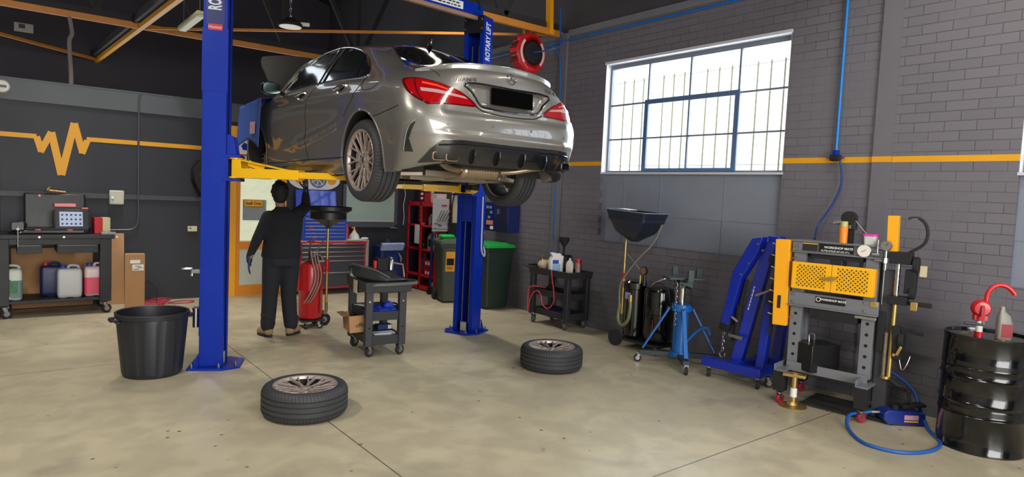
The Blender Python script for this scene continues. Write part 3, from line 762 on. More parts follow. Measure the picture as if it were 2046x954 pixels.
# spoiler lip
sp = [(-.62, .70, .985), (-.74, .625, 1.00), (-.84, .53, 1.02), (-.915, .36, 1.038), (-.955, .18, 1.048), (-.965, 0, 1.052)]
sp = sp+[(x, -y, z) for x, y, z in sp[-2::-1]]
sp = spl(sp, 4); rings = []
for i, p in enumerate(sp):
    k = min(1, min(i, len(sp)-1-i)/9)
    q = U(p); h = .014*k+.001
    inn = V((.10+.03*k, -.06*p.y, -.010)) 
    rings.append([q+V((0, 0, h)), q+inn+V((0, 0, .006)), q+inn+V((0, 0, -.05)), q+V((.012, 0, -.045)), q+V((-.004, 0, h-.014))])
mb = MB(); mb.loft(rings); mb.build('boot_spoiler', paint, CAR, smooth=50)
# bumper: corner vents, diffuser, fins, exhausts, sensors
for mir in (False, True):
    v = patch('bumper_vent', 'cyl', [uv('cyl', p) for p in [(-.89, .82, .555), (-.852, .851, .52), (-.82, .862, .443), (-.79, .857, .336), (-.79, .85, .32), (-.835, .80, .32), (-.83, .84, .42), (-.86, .83, .50)]], satinblack, .003, .025, mirror=mir)
    line('vent_edge', 'cyl', [(-.89, .82, .558), (-.852, .851, .524), (-.817, .862, .443), (-.784, .857, .326)], .007, paint, parent=v, mirror=mir, lift=.004)
DF = [(.765, .242), (.71, .352), (.64, .425), (.45, .437), (0, .43)]
DF = DF+[(-y, z) for y, z in DF[-2::-1]]+[(-.62, .262), (-.3, .256), (0, .256), (.3, .256), (.62, .262)]
df = patch('diffuser', 'rear', DF, satinblack, .012, .035)
line('diffuser_ridge', 'rear', [(0, .66, .385), (0, .45, .398), (0, 0, .395), (0, -.45, .398), (0, -.66, .385)], .008, satinblack, parent=df, lift=.014)
for y in (.37, .13, -.13, -.37):
    mb = MB(); loc1, n1 = cast('rear', y, .375); loc0, n0 = cast('rear', y, .262)
    w = .006
    a, c = loc1-V((.012, 0, 0)), loc0-V((.012, 0, 0))
    P = [a, a+V((-.022, -.0, -.006)), (a+c)/2+V((-.048, 0, 0)), c+V((-.050, 0, .004)), c+V((-.02, 0, -.012)), c+V((.03, 0, 0))]
    mb.loft([[p+V((0, dy, 0)) for p in P] for dy in (-w, w)]); mb.build('diffuser_fin', satinblack, df, bevel=.003)
def rr(w, h, r, n_=5):
    out = []
    for cx, cy, a0 in ((w/2-r, h/2-r, 0), (-w/2+r, h/2-r, 90), (-w/2+r, -h/2+r, 180), (w/2-r, -h/2+r, 270)):
        out += [(cx+r*math.cos(R(a0+90*k/n_)), cy+r*math.sin(R(a0+90*k/n_))) for k in range(n_+1)]
    return out
for s in (1, -1):
    for dy in (.052, -.052):
        mb = MB(); mb.M = frame(U((-.985 if dy*s < 0 else -.96, (.595+dy)*s, .298)), (0, -1, 0), (-1, .10*s, 0))
        out, inn = rr(.105, .062, .02), rr(.093, .050, .015)
        o3 = [[(x, y, z) for x, y in P] for P, z in ((out, -.10), (out, .008), (inn, .012), (inn, -.09))]
        mb.loft(o3, cap=False); tip = mb.build('exhaust_tip', exhaustmetal if s > 0 else darksteel, CAR, smooth=50)
        mb = MB(tip.matrix_local); mb.M = frame(U((-.985 if dy*s < 0 else -.96, (.595+dy)*s, .298)), (0, -1, 0), (-1, .10*s, 0))
        mb.loft([[(x, y, z) for x, y in inn] for z in (-.085, -.08)]); mb.build('tip_inside', gapblack, tip)
    if s > 0:
        MB().cyl(U((-.965, .66, .30)), U((-.90, .66, .30)), .026, n=20, cap=False).build('inner_pipe', castalu, CAR)
mb = MB()
for y, z in ((.60, .545), (.20, .565), (-.20, .565), (-.60, .545)):
    loc, nn = cast('rear', y, z); mb.cyl(loc-nn*.003, loc+nn*.0025, .011, n=16)
mb.build('parking_sensor', mat('sensor grey', (112, 110, 106), .35, .6), CAR)
# underneath: silencer, pipes, rear axle
mb = MB(); prof = [(.0, -.19), (.045, -.19), (.058, -.175)]
for i in range(12): z = -.16+i*.0265; prof += [(.062, z), (.056, z+.006), (.062, z+.012)]
prof += [(.058, .175), (.045, .19), (0, .19)]
mb.M = frame(U((-.62, .03, .205)), (1, 0, 0), (0, -1, 0)) @ Matrix.Diagonal((1.25, 1, 1, 1)); mb.lathe(prof, n=28); mb.build('silencer', exhaustmetal, CAR)
mb = MB()
mb.tube([U(p) for p in [(-.62, .22, .21), (-.66, .36, .225), (-.74, .48, .26), (-.86, .56, .285)]], .028, 10)
mb.tube([U(p) for p in [(-.62, -.15, .21), (-.66, -.32, .225), (-.74, -.46, .26), (-.86, -.56, .285)]], .026, 10)
mb.tube([U(p) for p in [(-.55, .05, .2), (-.3, .05, .16), (.2, .03, .12), (1.6, .02, .06)]], .028, 10)
mb.build('exhaust_pipe', exhaustmetal, CAR)
mb = MB()
mb.bar(U((-.05, .42, .14)), U((-.05, -.42, .14)), .12, .07); mb.bar(U((-.32, .40, .17)), U((-.32, -.40, .17)), .06, .05)
for s in (1, -1):
    mb.bar(U((-.30, .40*s, .16)), U((-.14, .74*s, .14)), .07, .035); mb.bar(U((.05, .40*s, .12)), U((.03, .74*s, .13)), .05, .03)
    mb.bar(U((-.02, .38*s, .24)), U((-.02, .72*s, .30)), .03, .03); mb.bar(U((.45, .62*s, .10)), U((.05, .70*s, .16)), .07, .04)
    mb.cyl(U((-.12, .62*s, .16)), U((-.08, .60*s, .42)), .045, n=14)
    mb.bar(U((2.87, .35*s, .12)), U((2.87, .74*s, .14)), .08, .035)
mb.build_each('suspension_arm', castalu, CAR, bevel=.006)
mb = MB(); mb.box(U((.35, -.42, .06)), U((2.6, .42, .09))); mb.box(U((-.75, -.30, .24)), U((-.4, .30, .30)))
for s in (1, -1): mb.box(U((.45, .70*s-.05, .02)), U((.6, .70*s+.05, .10))); mb.box(U((2.2, .70*s-.05, .02)), U((2.35, .70*s+.05, .10)))
mb.build('floor_pan', underbody, CAR, bevel=.01)
# raised bonnet and engine bay
mb = MB()
hx, hz = 2.62, 1.03; dirv = V((.86, 0, .56)).normalized(); nrm = V((-.56, 0, .86)).normalized()
rings = []
for i in range(9):
    t = i/8; row_t, row_b = [], []
    for j in range(13):
        v = -1+j/6; w = .74-.03*t-.06*max(0, t-.85)*6*abs(v); L = (1.12-.08*v*v)*t
        p = V((hx, v*w, hz-.04*v*v*(1-t)))+dirv*L+nrm*(.05*math.sin(PI*min(1, t*1.0)*.9)*(1-v*v*.6)-.05*v*v)
        row_t.append(p*CS); row_b.append((p-nrm*.03)*CS)
    rings.append(row_t+row_b[::-1])
mb.loft(rings); mb.build('bonnet', paint, CAR, smooth=50)
mb = MB()
mb.cbox(U((3.0, .1, .96)), (.30, .5, .10)); mb.cyl(U((2.85, .48, .94)), U((2.85, .48, 1.07)), .05); mb.cyl(U((3.1, .42, .95)), U((3.1, .42, 1.05)), .035)
mb.tube([U(p) for p in [(3.2, .5, .93), (3.0, .45, 1.06), (2.8, .3, 1.08)]], .018); mb.tube([U(p) for p in [(3.35, .3, .93), (3.2, .2, 1.05), (2.9, .3, 1.07)]], .014)
mb.cbox(U((3.2, .40, .97)), (.12, .16, .12), .2); mb.ball(U((2.75, .55, .99)), .05)
mb.build('engine_bay', darksteel, CAR, bevel=.006)

# ---------------------------------------------------------------- wheels
def tyre_mat():
    m = bpy.data.materials.new('tyre rubber'); m.use_nodes = True; n, l = nodes(m); b = n['Principled BSDF']
    tc = n.new('ShaderNodeTexCoord'); sp_ = n.new('ShaderNodeSeparateXYZ'); l.new(tc.outputs['Object'], sp_.inputs[0])
    def M(op, a, b_=None, c=None):
        q = n.new('ShaderNodeMath'); q.operation = op
        for i, v in enumerate((a, b_, c)):
            if v is None: continue
            if isinstance(v, (int, float)): q.inputs[i].default_value = v
            else: l.new(v, q.inputs[i])
        return q.outputs[0]
    ang = M('ARCTAN2', sp_.outputs['Y'], sp_.outputs['X']); rad = M('SQRT', M('ADD', M('MULTIPLY', sp_.outputs['X'], sp_.outputs['X']), M('MULTIPLY', sp_.outputs['Y'], sp_.outputs['Y'])))
    az = M('ABSOLUTE', sp_.outputs['Z'])
    sh = M('ADD', M('MULTIPLY', ang, 74/(2*PI)), M('MULTIPLY', az, 6))
    cut = M('LESS_THAN', M('FRACT', sh), .17)
    shoulder = M('MULTIPLY', M('GREATER_THAN', az, .066), M('GREATER_THAN', rad, .300))
    thin = M('MULTIPLY', M('LESS_THAN', M('FRACT', M('ADD', M('MULTIPLY', ang, 148/(2*PI)), M('MULTIPLY', sp_.outputs['Z'], 30))), .12), M('MULTIPLY', M('LESS_THAN', az, .066), M('GREATER_THAN', rad, .300)))
    k = M('MAXIMUM', M('MULTIPLY', cut, shoulder), M('MULTIPLY', thin, .45))
    mx = n.new('ShaderNodeMix'); mx.data_type = 'RGBA'; l.new(k, mx.inputs['Factor'])
    mx.inputs['A'].default_value = (*lin((52, 53, 56)), 1); mx.inputs['B'].default_value = (*lin((14, 14, 15)), 1)
    l.new(mx.outputs['Result'], b.inputs['Base Color']); b.inputs['Roughness'].default_value = .62
    bp = n.new('ShaderNodeBump'); bp.inputs['Strength'].default_value = .8; bp.inputs['Distance'].default_value = .006; bp.invert = True
    l.new(k, bp.inputs['Height']); l.new(bp.outputs[0], b.inputs['Normal'])
    return m
tyremat = tyre_mat()
rimmat = mat('bronze grey alloy', (178, 162, 154), .38, .5, coat=.2)
rimdark = mat('dark alloy barrel', (20, 18, 20), .6)
def wheel_parts(parent, T=None, sub=False, rear_side=False):
    """lying flat, outer face up; width .235, radius .3275"""
    RO, H = .3275, .1175
    prof = [(.238, H-.016), (.245, H-.006), (.262, H), (.29, H-.002), (.309, H-.014), (.321, H-.032), (.3255, H-.046)]
    gz = [.060, .021, -.021, -.060]
    for g in gz:
        prof += [(RO, g+.0065), (RO-.009, g+.004), (RO-.009, g-.004), (RO, g-.0065)]
    prof += [(.3255, -H+.046), (.321, -H+.032), (.309, -H+.014), (.29, -H+.002), (.262, -H), (.245, -H+.006), (.238, -H+.016)]
    tyre = MB().lathe(prof, n=96).build('tyre', tyremat, parent, smooth=30, T=T)
    top = tyre if sub else parent
    Tc = None if sub else T
    rim = MB()
    pr_ = [(.236, H-.020), (.247, H-.008), (.243, H-.004), (.232, H-.008), (.226, H-.022), (.222, H-.06), (.214, .0), (.220, -.07), (.236, -H+.02), (.240, -H+.012), (.246, -H+.010)]
    rim.lathe(pr_, n=72)
    rim_o = rim.build('rim', rimmat, top, T=Tc)
    MB().lathe([(.2215, H-.03), (.2205, H-.06), (.2125, 0), (.2185, -.07), (.232, -H+.02)], n=72).build('barrel', rimdark, rim_o if not sub else top)
    sp_ = MB()
    for k in range(10):
        a = 2*PI*k/10
        c, s_ = math.cos(a), math.sin(a)
        def P(r, da, z): return V((r*math.cos(a+da), r*math.sin(a+da), z))
        sp_.bar(P(.040, 0, H-.052), P(.118, 0, H-.040), .019, .024)
        for sg in (1, -1):
            sp_.bar(P(.112, 0, H-.041), P(.228, sg*.15, H-.018), .0095, .020)
    sp_.lathe([(0, H-.044), (.032, H-.042), (.055, H-.038), (.078, H-.044), (.082, H-.062), (.06, H-.075), (0, H-.075)], n=40)
    spk = sp_.build('spokes', rimmat, rim_o if not sub else top, bevel=.0025)
    cap = MB()
    cap.lathe([(.031, H-.045), (.031, H-.034), (.027, H-.031), (0, H-.030)], n=28)
    cap.build('centre_cap', chrome if sub else rimmat, rim_o if not sub else top)
    lg = MB()
    for k in range(5):
        a = 2*PI*(k+.5)/5; lg.cyl((.056*math.cos(a), .056*math.sin(a), H-.06), (.056*math.cos(a), .056*math.sin(a), H-.0365), .0105, n=14)
    lg.build_each('bolt_hole', gapblack, rim_o if not sub else top)
    return tyre
def car_wheel(x, s, steer=0, k=1.0):
    T = Matrix.Translation(U((x, .755*s if x < 1 else .76*s, .242))) @ frame((0, 0, 0), (1, 0, 0), (0, s, 0)) @ Matrix.Diagonal((1.02, 1.02, 1.0, 1))
    t = wheel_parts(CAR, T, sub=True); t.name = 'wheel'
    d = MB(); d.lathe([(.06, .02), (.16, .02), (.16, .045), (.06, .045)], n=40); d.build('brake_disc', castalu, t)
    c = MB(); c.cbox((.13, 0, .03), (.07, .14, .08)); c.cbox((0, 0, -.05), (.12, .12, .1)); c.build('brake_caliper', mat('silver caliper', (170, 168, 160), .4, .6), t, bevel=.01)
    return t
for s in (1, -1): car_wheel(-.03, s)
for s in (1, -1):      # both front wheels are off: bare hub, disc and caliper
    T = Matrix.Translation(U((2.87, .70*s, .242))) @ frame((0, 0, 0), (1, 0, 0), (0, s, 0))
    d = MB(T); d.lathe([(.075, .0), (.165, .0), (.165, .028), (.075, .028), (.07, .07), (0, .072)], n=44)
    for k in range(5): a_ = k*2*PI/5; d.cyl((.05*math.cos(a_), .05*math.sin(a_), .07), (.05*math.cos(a_), .05*math.sin(a_), .10), .006, n=8)
    dd = d.build('front_brake_disc', castalu, CAR)
    c = MB(T); c.cbox((-.14, .05, .014), (.08, .16, .09)); c.build('brake_caliper', mat('red caliper', (120, 20, 30), .4), dd, bevel=.012)
    c = MB(); c.cyl(U((2.87, .60*s, .25)), U((2.80, .52*s, .72)), .04); c.bar(U((2.87, .3*s, .1)), U((2.87, .66*s, .15)), .09, .04); c.build('front_strut', underbody, CAR)
def floor_wheel(loc, rz, label, tilt=0):
    t = thing('alloy_wheel', label, 'wheel', loc, rz, 'car wheels lying on the floor')
    wheel_parts(t, Matrix.Translation((0, 0, .1175)))
    return t
floor_wheel((1.88, 4.90, 0), .35, 'alloy wheel lying face up on the floor nearest the camera, crossing the saw cut')
floor_wheel((4.54, 4.97, 0), 1.9, 'alloy wheel lying face up between the right lift column and the engine crane')
# ---------------------------------------------------------------- two post lift
LIFT = thing('two_post_lift', 'tall blue two post vehicle lift with yellow arms holding up the grey car', 'vehicle lift', (3.18, 6.7, 0))
decal = mat('navy decal', (16, 26, 96), .4); lettersilver = mat('silver lettering', (196, 200, 210), .4)
def LW(p): return V(p)-V((3.18, 6.7, 0))
def post(c, f, side, zc=1.92):
    """column centred at c whose open face looks along f; side = +1 for the left column"""
    f = V((*f, 0)).normalized(); nr = V((f.y*1, -f.x*1, 0))
    if nr.y > 0: nr = -nr              # towards the camera side
    T = Matrix(((f.x, nr.x, 0, c[0]-3.18), (f.y, nr.y, 0, c[1]-6.7), (0, 0, 1, 0), (0, 0, 0, 1)))
    H = 3.98; D, Wd = .105, .145       # half depth along f, half width across
    mb = MB(T); outer = [(-D, Wd), (-D, -Wd), (D, -Wd), (D, -.085), (D-.012, -.085), (D-.012, -Wd+.012), (-D+.012, -Wd+.012), (-D+.012, Wd-.012), (D-.012, Wd-.012), (D-.012, .085), (D, .085), (D, Wd)]
    mb.prism(outer, .02, H); col = mb.build('column', liftblue, LIFT, bevel=.003)
    mb = MB(T); mb.box((-D+.014, -.03, .25), (-D+.05, .035, H-.2)); mb.build('column_channel', mat('dark channel', (14, 20, 44), .5), col)
    for y in (-.045, .055):
        MB(T).box((D-.06, y-.006, .12), (D-.052, y+.006, H-.35)).build('lift_cable', steel, col)
    mb = MB(T); mb.box((D-.05, -.035, .02), (D-.005, .035, .13)); mb.build('stop_block', mat('grey stop block', (170, 170, 160), .5), col, bevel=.003)
    mb = MB(T); mb.prism([(-.20, -.22), (.12, -.25), (.26, -.16), (.26, .16), (.12, .25), (-.20, .22)], 0, .018)
    bp = mb.build('base_plate', liftblue, LIFT, bevel=.003)
    for x, y in ((-.16, .19), (.08, .20), (-.16, -.19), (.08, -.20), (.22, .13)):
        MB(T).cyl((x, y, .018), (x, y, .045), .013, n=6).cyl((x, y, .045), (x, y, .065), .007, n=8).build('anchor_bolt', steel, bp)
    for y in (-.155, .155):
        MB(T).prism([(-D-.07, .018), (-D, .018), (-D, .15)], y-.006, y+.006, 'Y').build('gusset', liftblue, bp)
    # carriage with arm bracket
    mb = MB(T); mb.box((-.05, -.082, zc-.45), (D-.015, .082, zc+.32)); ca = mb.build('carriage', mat('carriage blue', (12, 40, 140), .4), LIFT)
    mb = MB(T)
    mb.box((D-.02, -.15, zc+.10), (D+.13, .15, zc+.125)); mb.box((D-.02, -.15, zc-.125), (D+.13, .15, zc-.10)); mb.box((D, -.15, zc-.125), (D+.02, .15, zc+.125))
    mb.prism([(D, zc+.125), (D+.09, zc+.125), (D+.06, zc+.30), (D, zc+.32)], .10, .115, 'Y')
    mb.prism([(D, zc+.125), (D+.09, zc+.125), (D+.06, zc+.30), (D, zc+.32)], -.115, -.10, 'Y')
    mb.build('arm_bracket', liftblue, ca, bevel=.003)
    return T, col, zc
arm_y = mat('lift arm yellow', (238, 184, 10), .36, coat=.3, vary=.05)
def arm(T, pivy, zc, end, label=None):
    piv = T @ V((.105+.075, pivy, zc)); e = LW(end); e.z = zc-.02
    d = (e-piv); L = d.length; dn = d.normalized(); up = V((0, 0, 1)); sd = dn.cross(up)
    F = Matrix(((dn.x, sd.x, 0, piv.x), (dn.y, sd.y, 0, piv.y), (0, 0, 1, zc), (0, 0, 0, 1)))
    mb = MB(F)
    mb.cyl((0, 0, -.095), (0, 0, -.080), .065, n=20); mb.cyl((0, 0, .085), (0, 0, .10), .065, n=20)
    mb.prism([(.0, -.09), (L*.60, -.085), (L*.60, -.005), (.11, .0), (.10, .085), (.0, .09)], -.05, -.038, 'Y'); mb.prism([(.0, -.09), (L*.60, -.085), (L*.60, -.005), (.11, .0), (.10, .085), (.0, .09)], .038, .05, 'Y')
    mb.box((.10, -.05, -.088), (L*.60, .05, -.076)); mb.box((.10, -.05, -.012), (L*.60, .05, 0))
    a = mb.build('lift_arm', arm_y, LIFT, bevel=.003)
    mb = MB(F); mb.bar((.02, .0, .088), (L*.48, .0, -.002), .07, .012); mb.build('arm_strap', arm_y, a, bevel=.002)
    mb = MB(F); mb.bar((.16, 0, .055), (.34, 0, .0), .012, .05); mb.build('arm_rib', arm_y, a)
    mb = MB(F); mb.box((L*.45, -.036, -.074), (L+.03, .036, -.016)); x = mb.build('arm_extension', arm_y, a, bevel=.003)
    mb = MB(F); mb.cyl((0, 0, -.12), (0, 0, .12), .016, n=14); mb.build('pivot_pin', steel, a)
    mb = MB(F); mb.torus((0, 0, -.105), .055, .012, 24, 6)
    mb.build('gear_ring', darksteel, a)
    mb = MB(F); mb.cyl((L, 0, -.016), (L, 0, -.025+.0), .03, n=16); mb.cyl((L, 0, -.016), (L, 0, .0), .055, n=24); mb.build('lift_pad', rubber, x)
    mb = MB(F); mb.box((.16, -.052, -.065), (.30, -.0505, -.035)) ; mb.build('arm_sticker', mat('pale sticker', (206, 180, 120), .5), a)
    return a
TL_, colL, zc = post((1.63, 6.66), (.916, -.40), 1)
TR_, colR, zr = post((4.75, 6.86), (-.916, -.40), -1, 1.875)
arm(TL_, .07, zc, (2.43, 5.43, 1.84)); arm(TL_, -.07, zc, (2.44, 7.09, 1.88))
arm(TR_, .07, zr, (3.78, 5.42, 1.84)); arm(TR_, -.07, zr, (3.79, 7.08, 1.88))
# decals on the camera side face of each column
for T, col, s, word, wz in ((TL_, colL, 1, 'ROTARY LIFT', 3.56), (TR_, colR, -1, 'ROTARY LIFT', 3.665)):
    nr = V((T[0][1], T[1][1], 0)); up = V((0, 0, 1))
    c = T @ V((.0, .1462, wz)); hgt = .62 if s > 0 else .60
    Fm = frame(c, up, nr)
    d = MB(Fm @ Matrix.Translation((0, 0, 0))).box((-hgt/2-.02, -.078, 0), (hgt/2, .078, .0015)).build('column_decal', decal if s > 0 else liftblue, col, smooth=0)
    text('lettering', word, .155 if s > 0 else .15, lettersilver, d, Fm @ Matrix.Translation((0.02, 0, .002)), .0006, bold=.005, sx=.47 if s > 0 else .52)
    if s > 0:
        MB(Fm).box((-hgt/2-.07, -.06, .0), (-hgt/2-.015, .06, .003)).build('red_badge', red, d, smooth=0)
        text('badge_lettering', 'Hunter', .042, lettersilver, d, frame(T @ V((0, .1495, wz-hgt/2-.043)), (-nr.y, nr.x, 0), nr), .0004)
# cover plate on the left column, top plates, crossbeam
MB(TL_).box((-.112, .1455, 2.62), (.112, .1475, 3.2)).build('cover_plate', liftblue, colL)
for T, col in ((TL_, colL), (TR_, colR)):
    mb = MB(T); mb.box((-.11, -.142, 3.78), (.115, .142, 3.99)); tp = mb.build('top_bracket', mat('black bracket', (18, 19, 24), .45), col)
    for y in (-.12, .12):
        for z in (3.83, 3.94): MB(T).cyl((.115, y, z), (.125, y, z), .012, n=6).build('bracket_bolt', steel, tp)
p, q = TL_ @ V((0, 0, 4.06)), TR_ @ V((0, 0, 4.06))
mb = MB(); mb.bar(p, q, .16, .14); cb = mb.build('crossbeam', liftblue, LIFT, bevel=.004)
d = (q-p).normalized(); sd = V((d.y, -d.x, 0)); sd = sd if sd.y < 0 else -sd
mb = MB(); mb.bar(p+sd*.10-V((0, 0, .10)), q+sd*.06-V((0, 0, .10)), .05, .045); mb.build('padded_bar', mat('timber brown bar', (150, 116, 92), .6), cb)
Fm = frame(q-d*.62+sd*.081, d, sd)
MB(Fm).box((-.30, -.045, 0), (.30, .045, .002)).build('crossbeam_sticker', paper, cb, smooth=0)
MB(Fm).box((-.29, -.04, .002), (-.20, .04, .003)).build('yellow_sticker', amber, cb, smooth=0)
print_lines('sticker_print', gapblack, cb, Fm @ Matrix.Translation((.05, 0, .0022)), .42, .07, 2)
mb = MB(); mb.tube([q+V((-.5, 0, .10)), q+V((-.3, -.02, .2)), q+V((-.08, -.05, .14)), q+V((-.06, -.1, .0))], .014); mb.build('beam_cable', mattblack, cb)
# fittings on the columns
mb = MB(TL_); mb.box((-.20, -.02, .90), (-.105, .04, .935)); mb.tube([(-.20, .04, .94), (-.27, .04, .94), (-.29, .02, .94), (-.27, -.02, .94), (-.20, -.02, .94)], .008)
mb.cyl((-.2, 0, .87), (-.2, 0, .90), .02); mb.build('lock_lever', steel, colL, bevel=.002)
mb = MB(TL_); mb.box((-.125, -.05, .30), (-.105, .06, .66)); cr = mb.build('adapter_rack', liftblue, colL)
for y, z in ((-.03, .38), (.035, .38)):
    m_ = MB(TL_); m_.cyl((-.155, y, z), (-.155, y, z+.17), .03, n=20); m_.cyl((-.155, y, z+.17), (-.155, y, z+.185), .034, n=20); m_.build('height_adapter', steel, cr)
mb = MB(TR_); mb.box((-.16, -.02, 1.17), (-.106, .09, 1.40)); sw = mb.build('isolator_box', white, colR, bevel=.006)
m_ = MB(TR_); m_.cyl((-.13, .09, 1.28), (-.13, .115, 1.28), .03, n=20); m_.bar((-.155, .12, 1.28), (-.105, .12, 1.28), .012, .012); m_.build('isolator_knob', mat('grey knob', (120, 120, 118), .4), sw)
mb = MB(TR_); mb.tube([(-.02, .155, 1.75), (-.02, .16, 1.2), (-.03, .165, 1.05), (-.09, .17, .985), (-.14, .14, 1.05), (-.14, .08, 1.17)], .011); mb.build('flexible_conduit', mat('grey conduit', (176, 178, 184), .5), colR)
MB(TR_).box((-.135, -.02, .42), (-.106, .06, .56)).build('junction_box', white, colR, bevel=.004)
mb = MB(TR_); mb.cyl((-.11, .08, .89), (-.14, .08, .89), .012); mb.bar((-.14, .08, .88), (-.14, .16, .87), .01, .01); mb.build('hook', steel, colR)

# ---------------------------------------------------------------- hung from the roof
t = thing('high_bay_lamp', 'round black high bay lamp hanging by a chain above the car', 'lamp', (3.35, 9.67, 4.10))
mb = MB(); mb.lathe([(0, .12), (.07, .12), (.09, .09), (.16, .05), (.175, .02), (.175, 0), (.165, -.004)], n=40); mb.build('lamp_housing', mattblack, t)
MB().lathe([(0, -.002), (.155, -.002), (.155, -.008), (0, -.008)], n=40).build('lamp_lens', mat('lamp lens', (196, 184, 170), .4, emit=.5), t)
MB().cbox((.20, -.05, .06), (.13, .05, .05), -.4).build('sensor', white, t, bevel=.01)
for i in range(34):
    z = .13+i*.055; m_ = MB(); m_.torus((0, 0, z), .016, .004, 12, 5, Matrix.Rotation(R(90*(i % 2)), 4, 'Z') @ Matrix.Rotation(R(90), 4, 'X') @ Matrix.Diagonal((1, 1.7, 1, 1)))
    if i == 0: ch = m_
    else:
        ch.M = Matrix(); ch.torus((0, 0, z), .016, .004, 12, 5, Matrix.Rotation(R(90*(i % 2)), 4, 'Z') @ Matrix.Rotation(R(90), 4, 'X') @ Matrix.Diagonal((1, 1.7, 1, 1))); m_.bm.free()
ch.build('chain', steel, t)
t = thing('batten_lamp', 'long pale fluorescent batten lamp hanging beside the left lift column', 'lamp', (2.20, 10.5, 4.10))
MB().cbox((0, 0, 0), (.12, 1.25, .05)).build('lamp_body', mat('cream lamp body', (190, 186, 150), .5), t, bevel=.006)
MB().cbox((0, 0, -.035), (.10, 1.2, .03)).build('diffuser', mat('cream diffuser', (200, 196, 160), .4, emit=.12), t, bevel=.01)
for y in (-.5, .5): MB().cyl((0, y, .025), (0, y, 2.2), .004, n=6).build('hanging_wire', steel, t)
def added_batten(x, y, z, label, power=60, spread=None):  # unseen lamps, added overhead to brighten the work floor
    t = thing('batten_lamp', label, 'lamp', (x, y, z), 0, 'added lamps brightening the work floor')
    MB().cbox((0, 0, .02), (.14, 1.3, .05)).build('lamp_body', white, t, bevel=.006)
    for dx in (-.04, .04): MB().cyl((dx, -.6, -.02), (dx, .6, -.02), .014).build('tube', tubemat, t)
    a = area_light('batten_fill_light', (0, 0, -.05), (0, 0, 0), (.12, 1.2), power, (1, .96, .88), spread); a.parent = t
tubemat = mat('glowing tube of added lamp', (255, 246, 228), .5, emit=7)
for x, y, lab, pw in ((-.3, 8.0, 'left rear', 4), (1.4, 9.2, 'centre rear', 42), (5.0, 8.3, 'right rear', 40)):
    added_batten(x, y, 5.3, 'unseen twin tube lamp added under the roof to brighten the %s of the work floor' % lab, pw, R(84))
for x, y in ((-.8, 1.2), (-.8, 4.4), (2.6, 1.0), (5.0, 1.6)):
    added_batten(x, y, 4.65, 'unseen twin tube lamp added high up to brighten the %s of the work floor' % {(-.8, 1.2): 'left front', (-.8, 4.4): 'left middle', (2.6, 1.0): 'centre front', (5.0, 1.6): 'right front'}[(x, y)], {(-.8, 4.4): 110, (5.0, 1.6): 25, (2.6, 1.0): 60}.get((x, y), 80))
# red hose reel under the truss
t = thing('hose_reel', 'red round air hose reel hanging by the brick wall', 'hose reel', (5.98, 7.35, 3.83), R(4))
Fr = frame((0, 0, 0), (1, 0, 0), (0, -1, 0))
mb = MB(Fr); mb.lathe([(.17, .07), (.27, .075), (.29, .055), (.29, -.09), (.25, -.12), (0, -.12)], n=10); mb.lathe([(.17, .07), (.17, .03), (0, .03)], n=30); mb.build('reel_case', red, t, bevel=.008)
mb = MB(Fr); mb.lathe([(0, .085), (.15, .085), (.165, .06), (.165, .03)], n=36); mb.build('hub_disc', mattblack, t)
for a0 in (-45, 135):
    m_ = MB(Fr); P = [(math.cos(R(a0+90*k/12)), math.sin(R(a0+90*k/12))) for k in range(13)]
    m_.loft([[(x*r_, y*r_, z) for r_, z in ((.20, .077), (.238, .078), (.238, .083), (.20, .083))] for x, y in P]); m_.build('case_label', mat('cream label', (206, 196, 184), .5), t)
mb = MB(Fr)
for k in range(7): mb.box((-.285, -.16+k*.05, -.10), (-.26, -.13+k*.05, .03))
mb.build('case_vents', mat('dark red slots', (70, 8, 16), .5), t)
for dx in (-.09, .06): MB().cbox((dx, .02, .31), (.035, .05, .14)).build('hanging_bracket', brass, t, bevel=.003)
MB().cbox((0, .06, .0), (.10, .12, .12)).build('swivel_bracket', hoseblue, t)
tag(MB().tube([(5.98, 7.24, 3.83), (6.08, 7.0, 3.85), (6.24, 6.95, 3.95), (6.30, 7.05, 4.15), (6.32, 7.1, 4.5)], .012, 8, sub=10).build('air_hose', hoseblue), 'thin blue hose looping from the middle of the red reel', 'air hose')
mb = MB(); mb.tube([(6.41, 16, 4.04), (6.41, 7.3, 4.04), (6.41, 4.4, 4.05), (6.41, 3.06, 4.06)], .014, 8, straight=True); mb.tube([(6.41, 7.4, 4.04), (6.40, 7.2, 3.9), (6.40, 7.12, 3.6), (6.405, 7.11, 2.6), (6.405, 7.11, 1.2)], .009, 6)
tag(mb.build('air_pipe', mat('blue air pipe', (20, 110, 196), .35)), 'thin blue air pipe running high along the brick wall', 'pipe')
t = thing('air_drop', 'vertical bright blue air pipe with black outlet block on the brick wall', 'pipe', (6.40, 3.055, 2.30))
MB().cyl((0, 0, .05), (0, 0, 2.1), .014, n=12).build('drop_pipe', mat('bright blue pipe', (16, 124, 210), .3), t)
MB().cbox((0, 0, .04), (.05, .05, .05)).build('pipe_collar', liftblue, t, bevel=.006)
MB().cbox((0, 0, -.01), (.07, .09, .055)).build('outlet_block', mattblack, t, bevel=.006)
for s in (-1, 1): MB().cyl((0, .045*s, -.01), (0, .085*s, -.01), .009, n=10).build('outlet_coupler', steel, t)
tag(MB().tube([(6.38, 3.0, 2.27), (6.36, 2.96, 2.05), (6.35, 3.02, 1.85), (6.28, 3.12, 1.62), (6.1, 3.05, 1.50)], .011, 8, sub=10).build('air_hose', mat('navy air hose', (26, 62, 128), .4)), 'dark blue hose hanging from the outlet block down to the press', 'air hose')
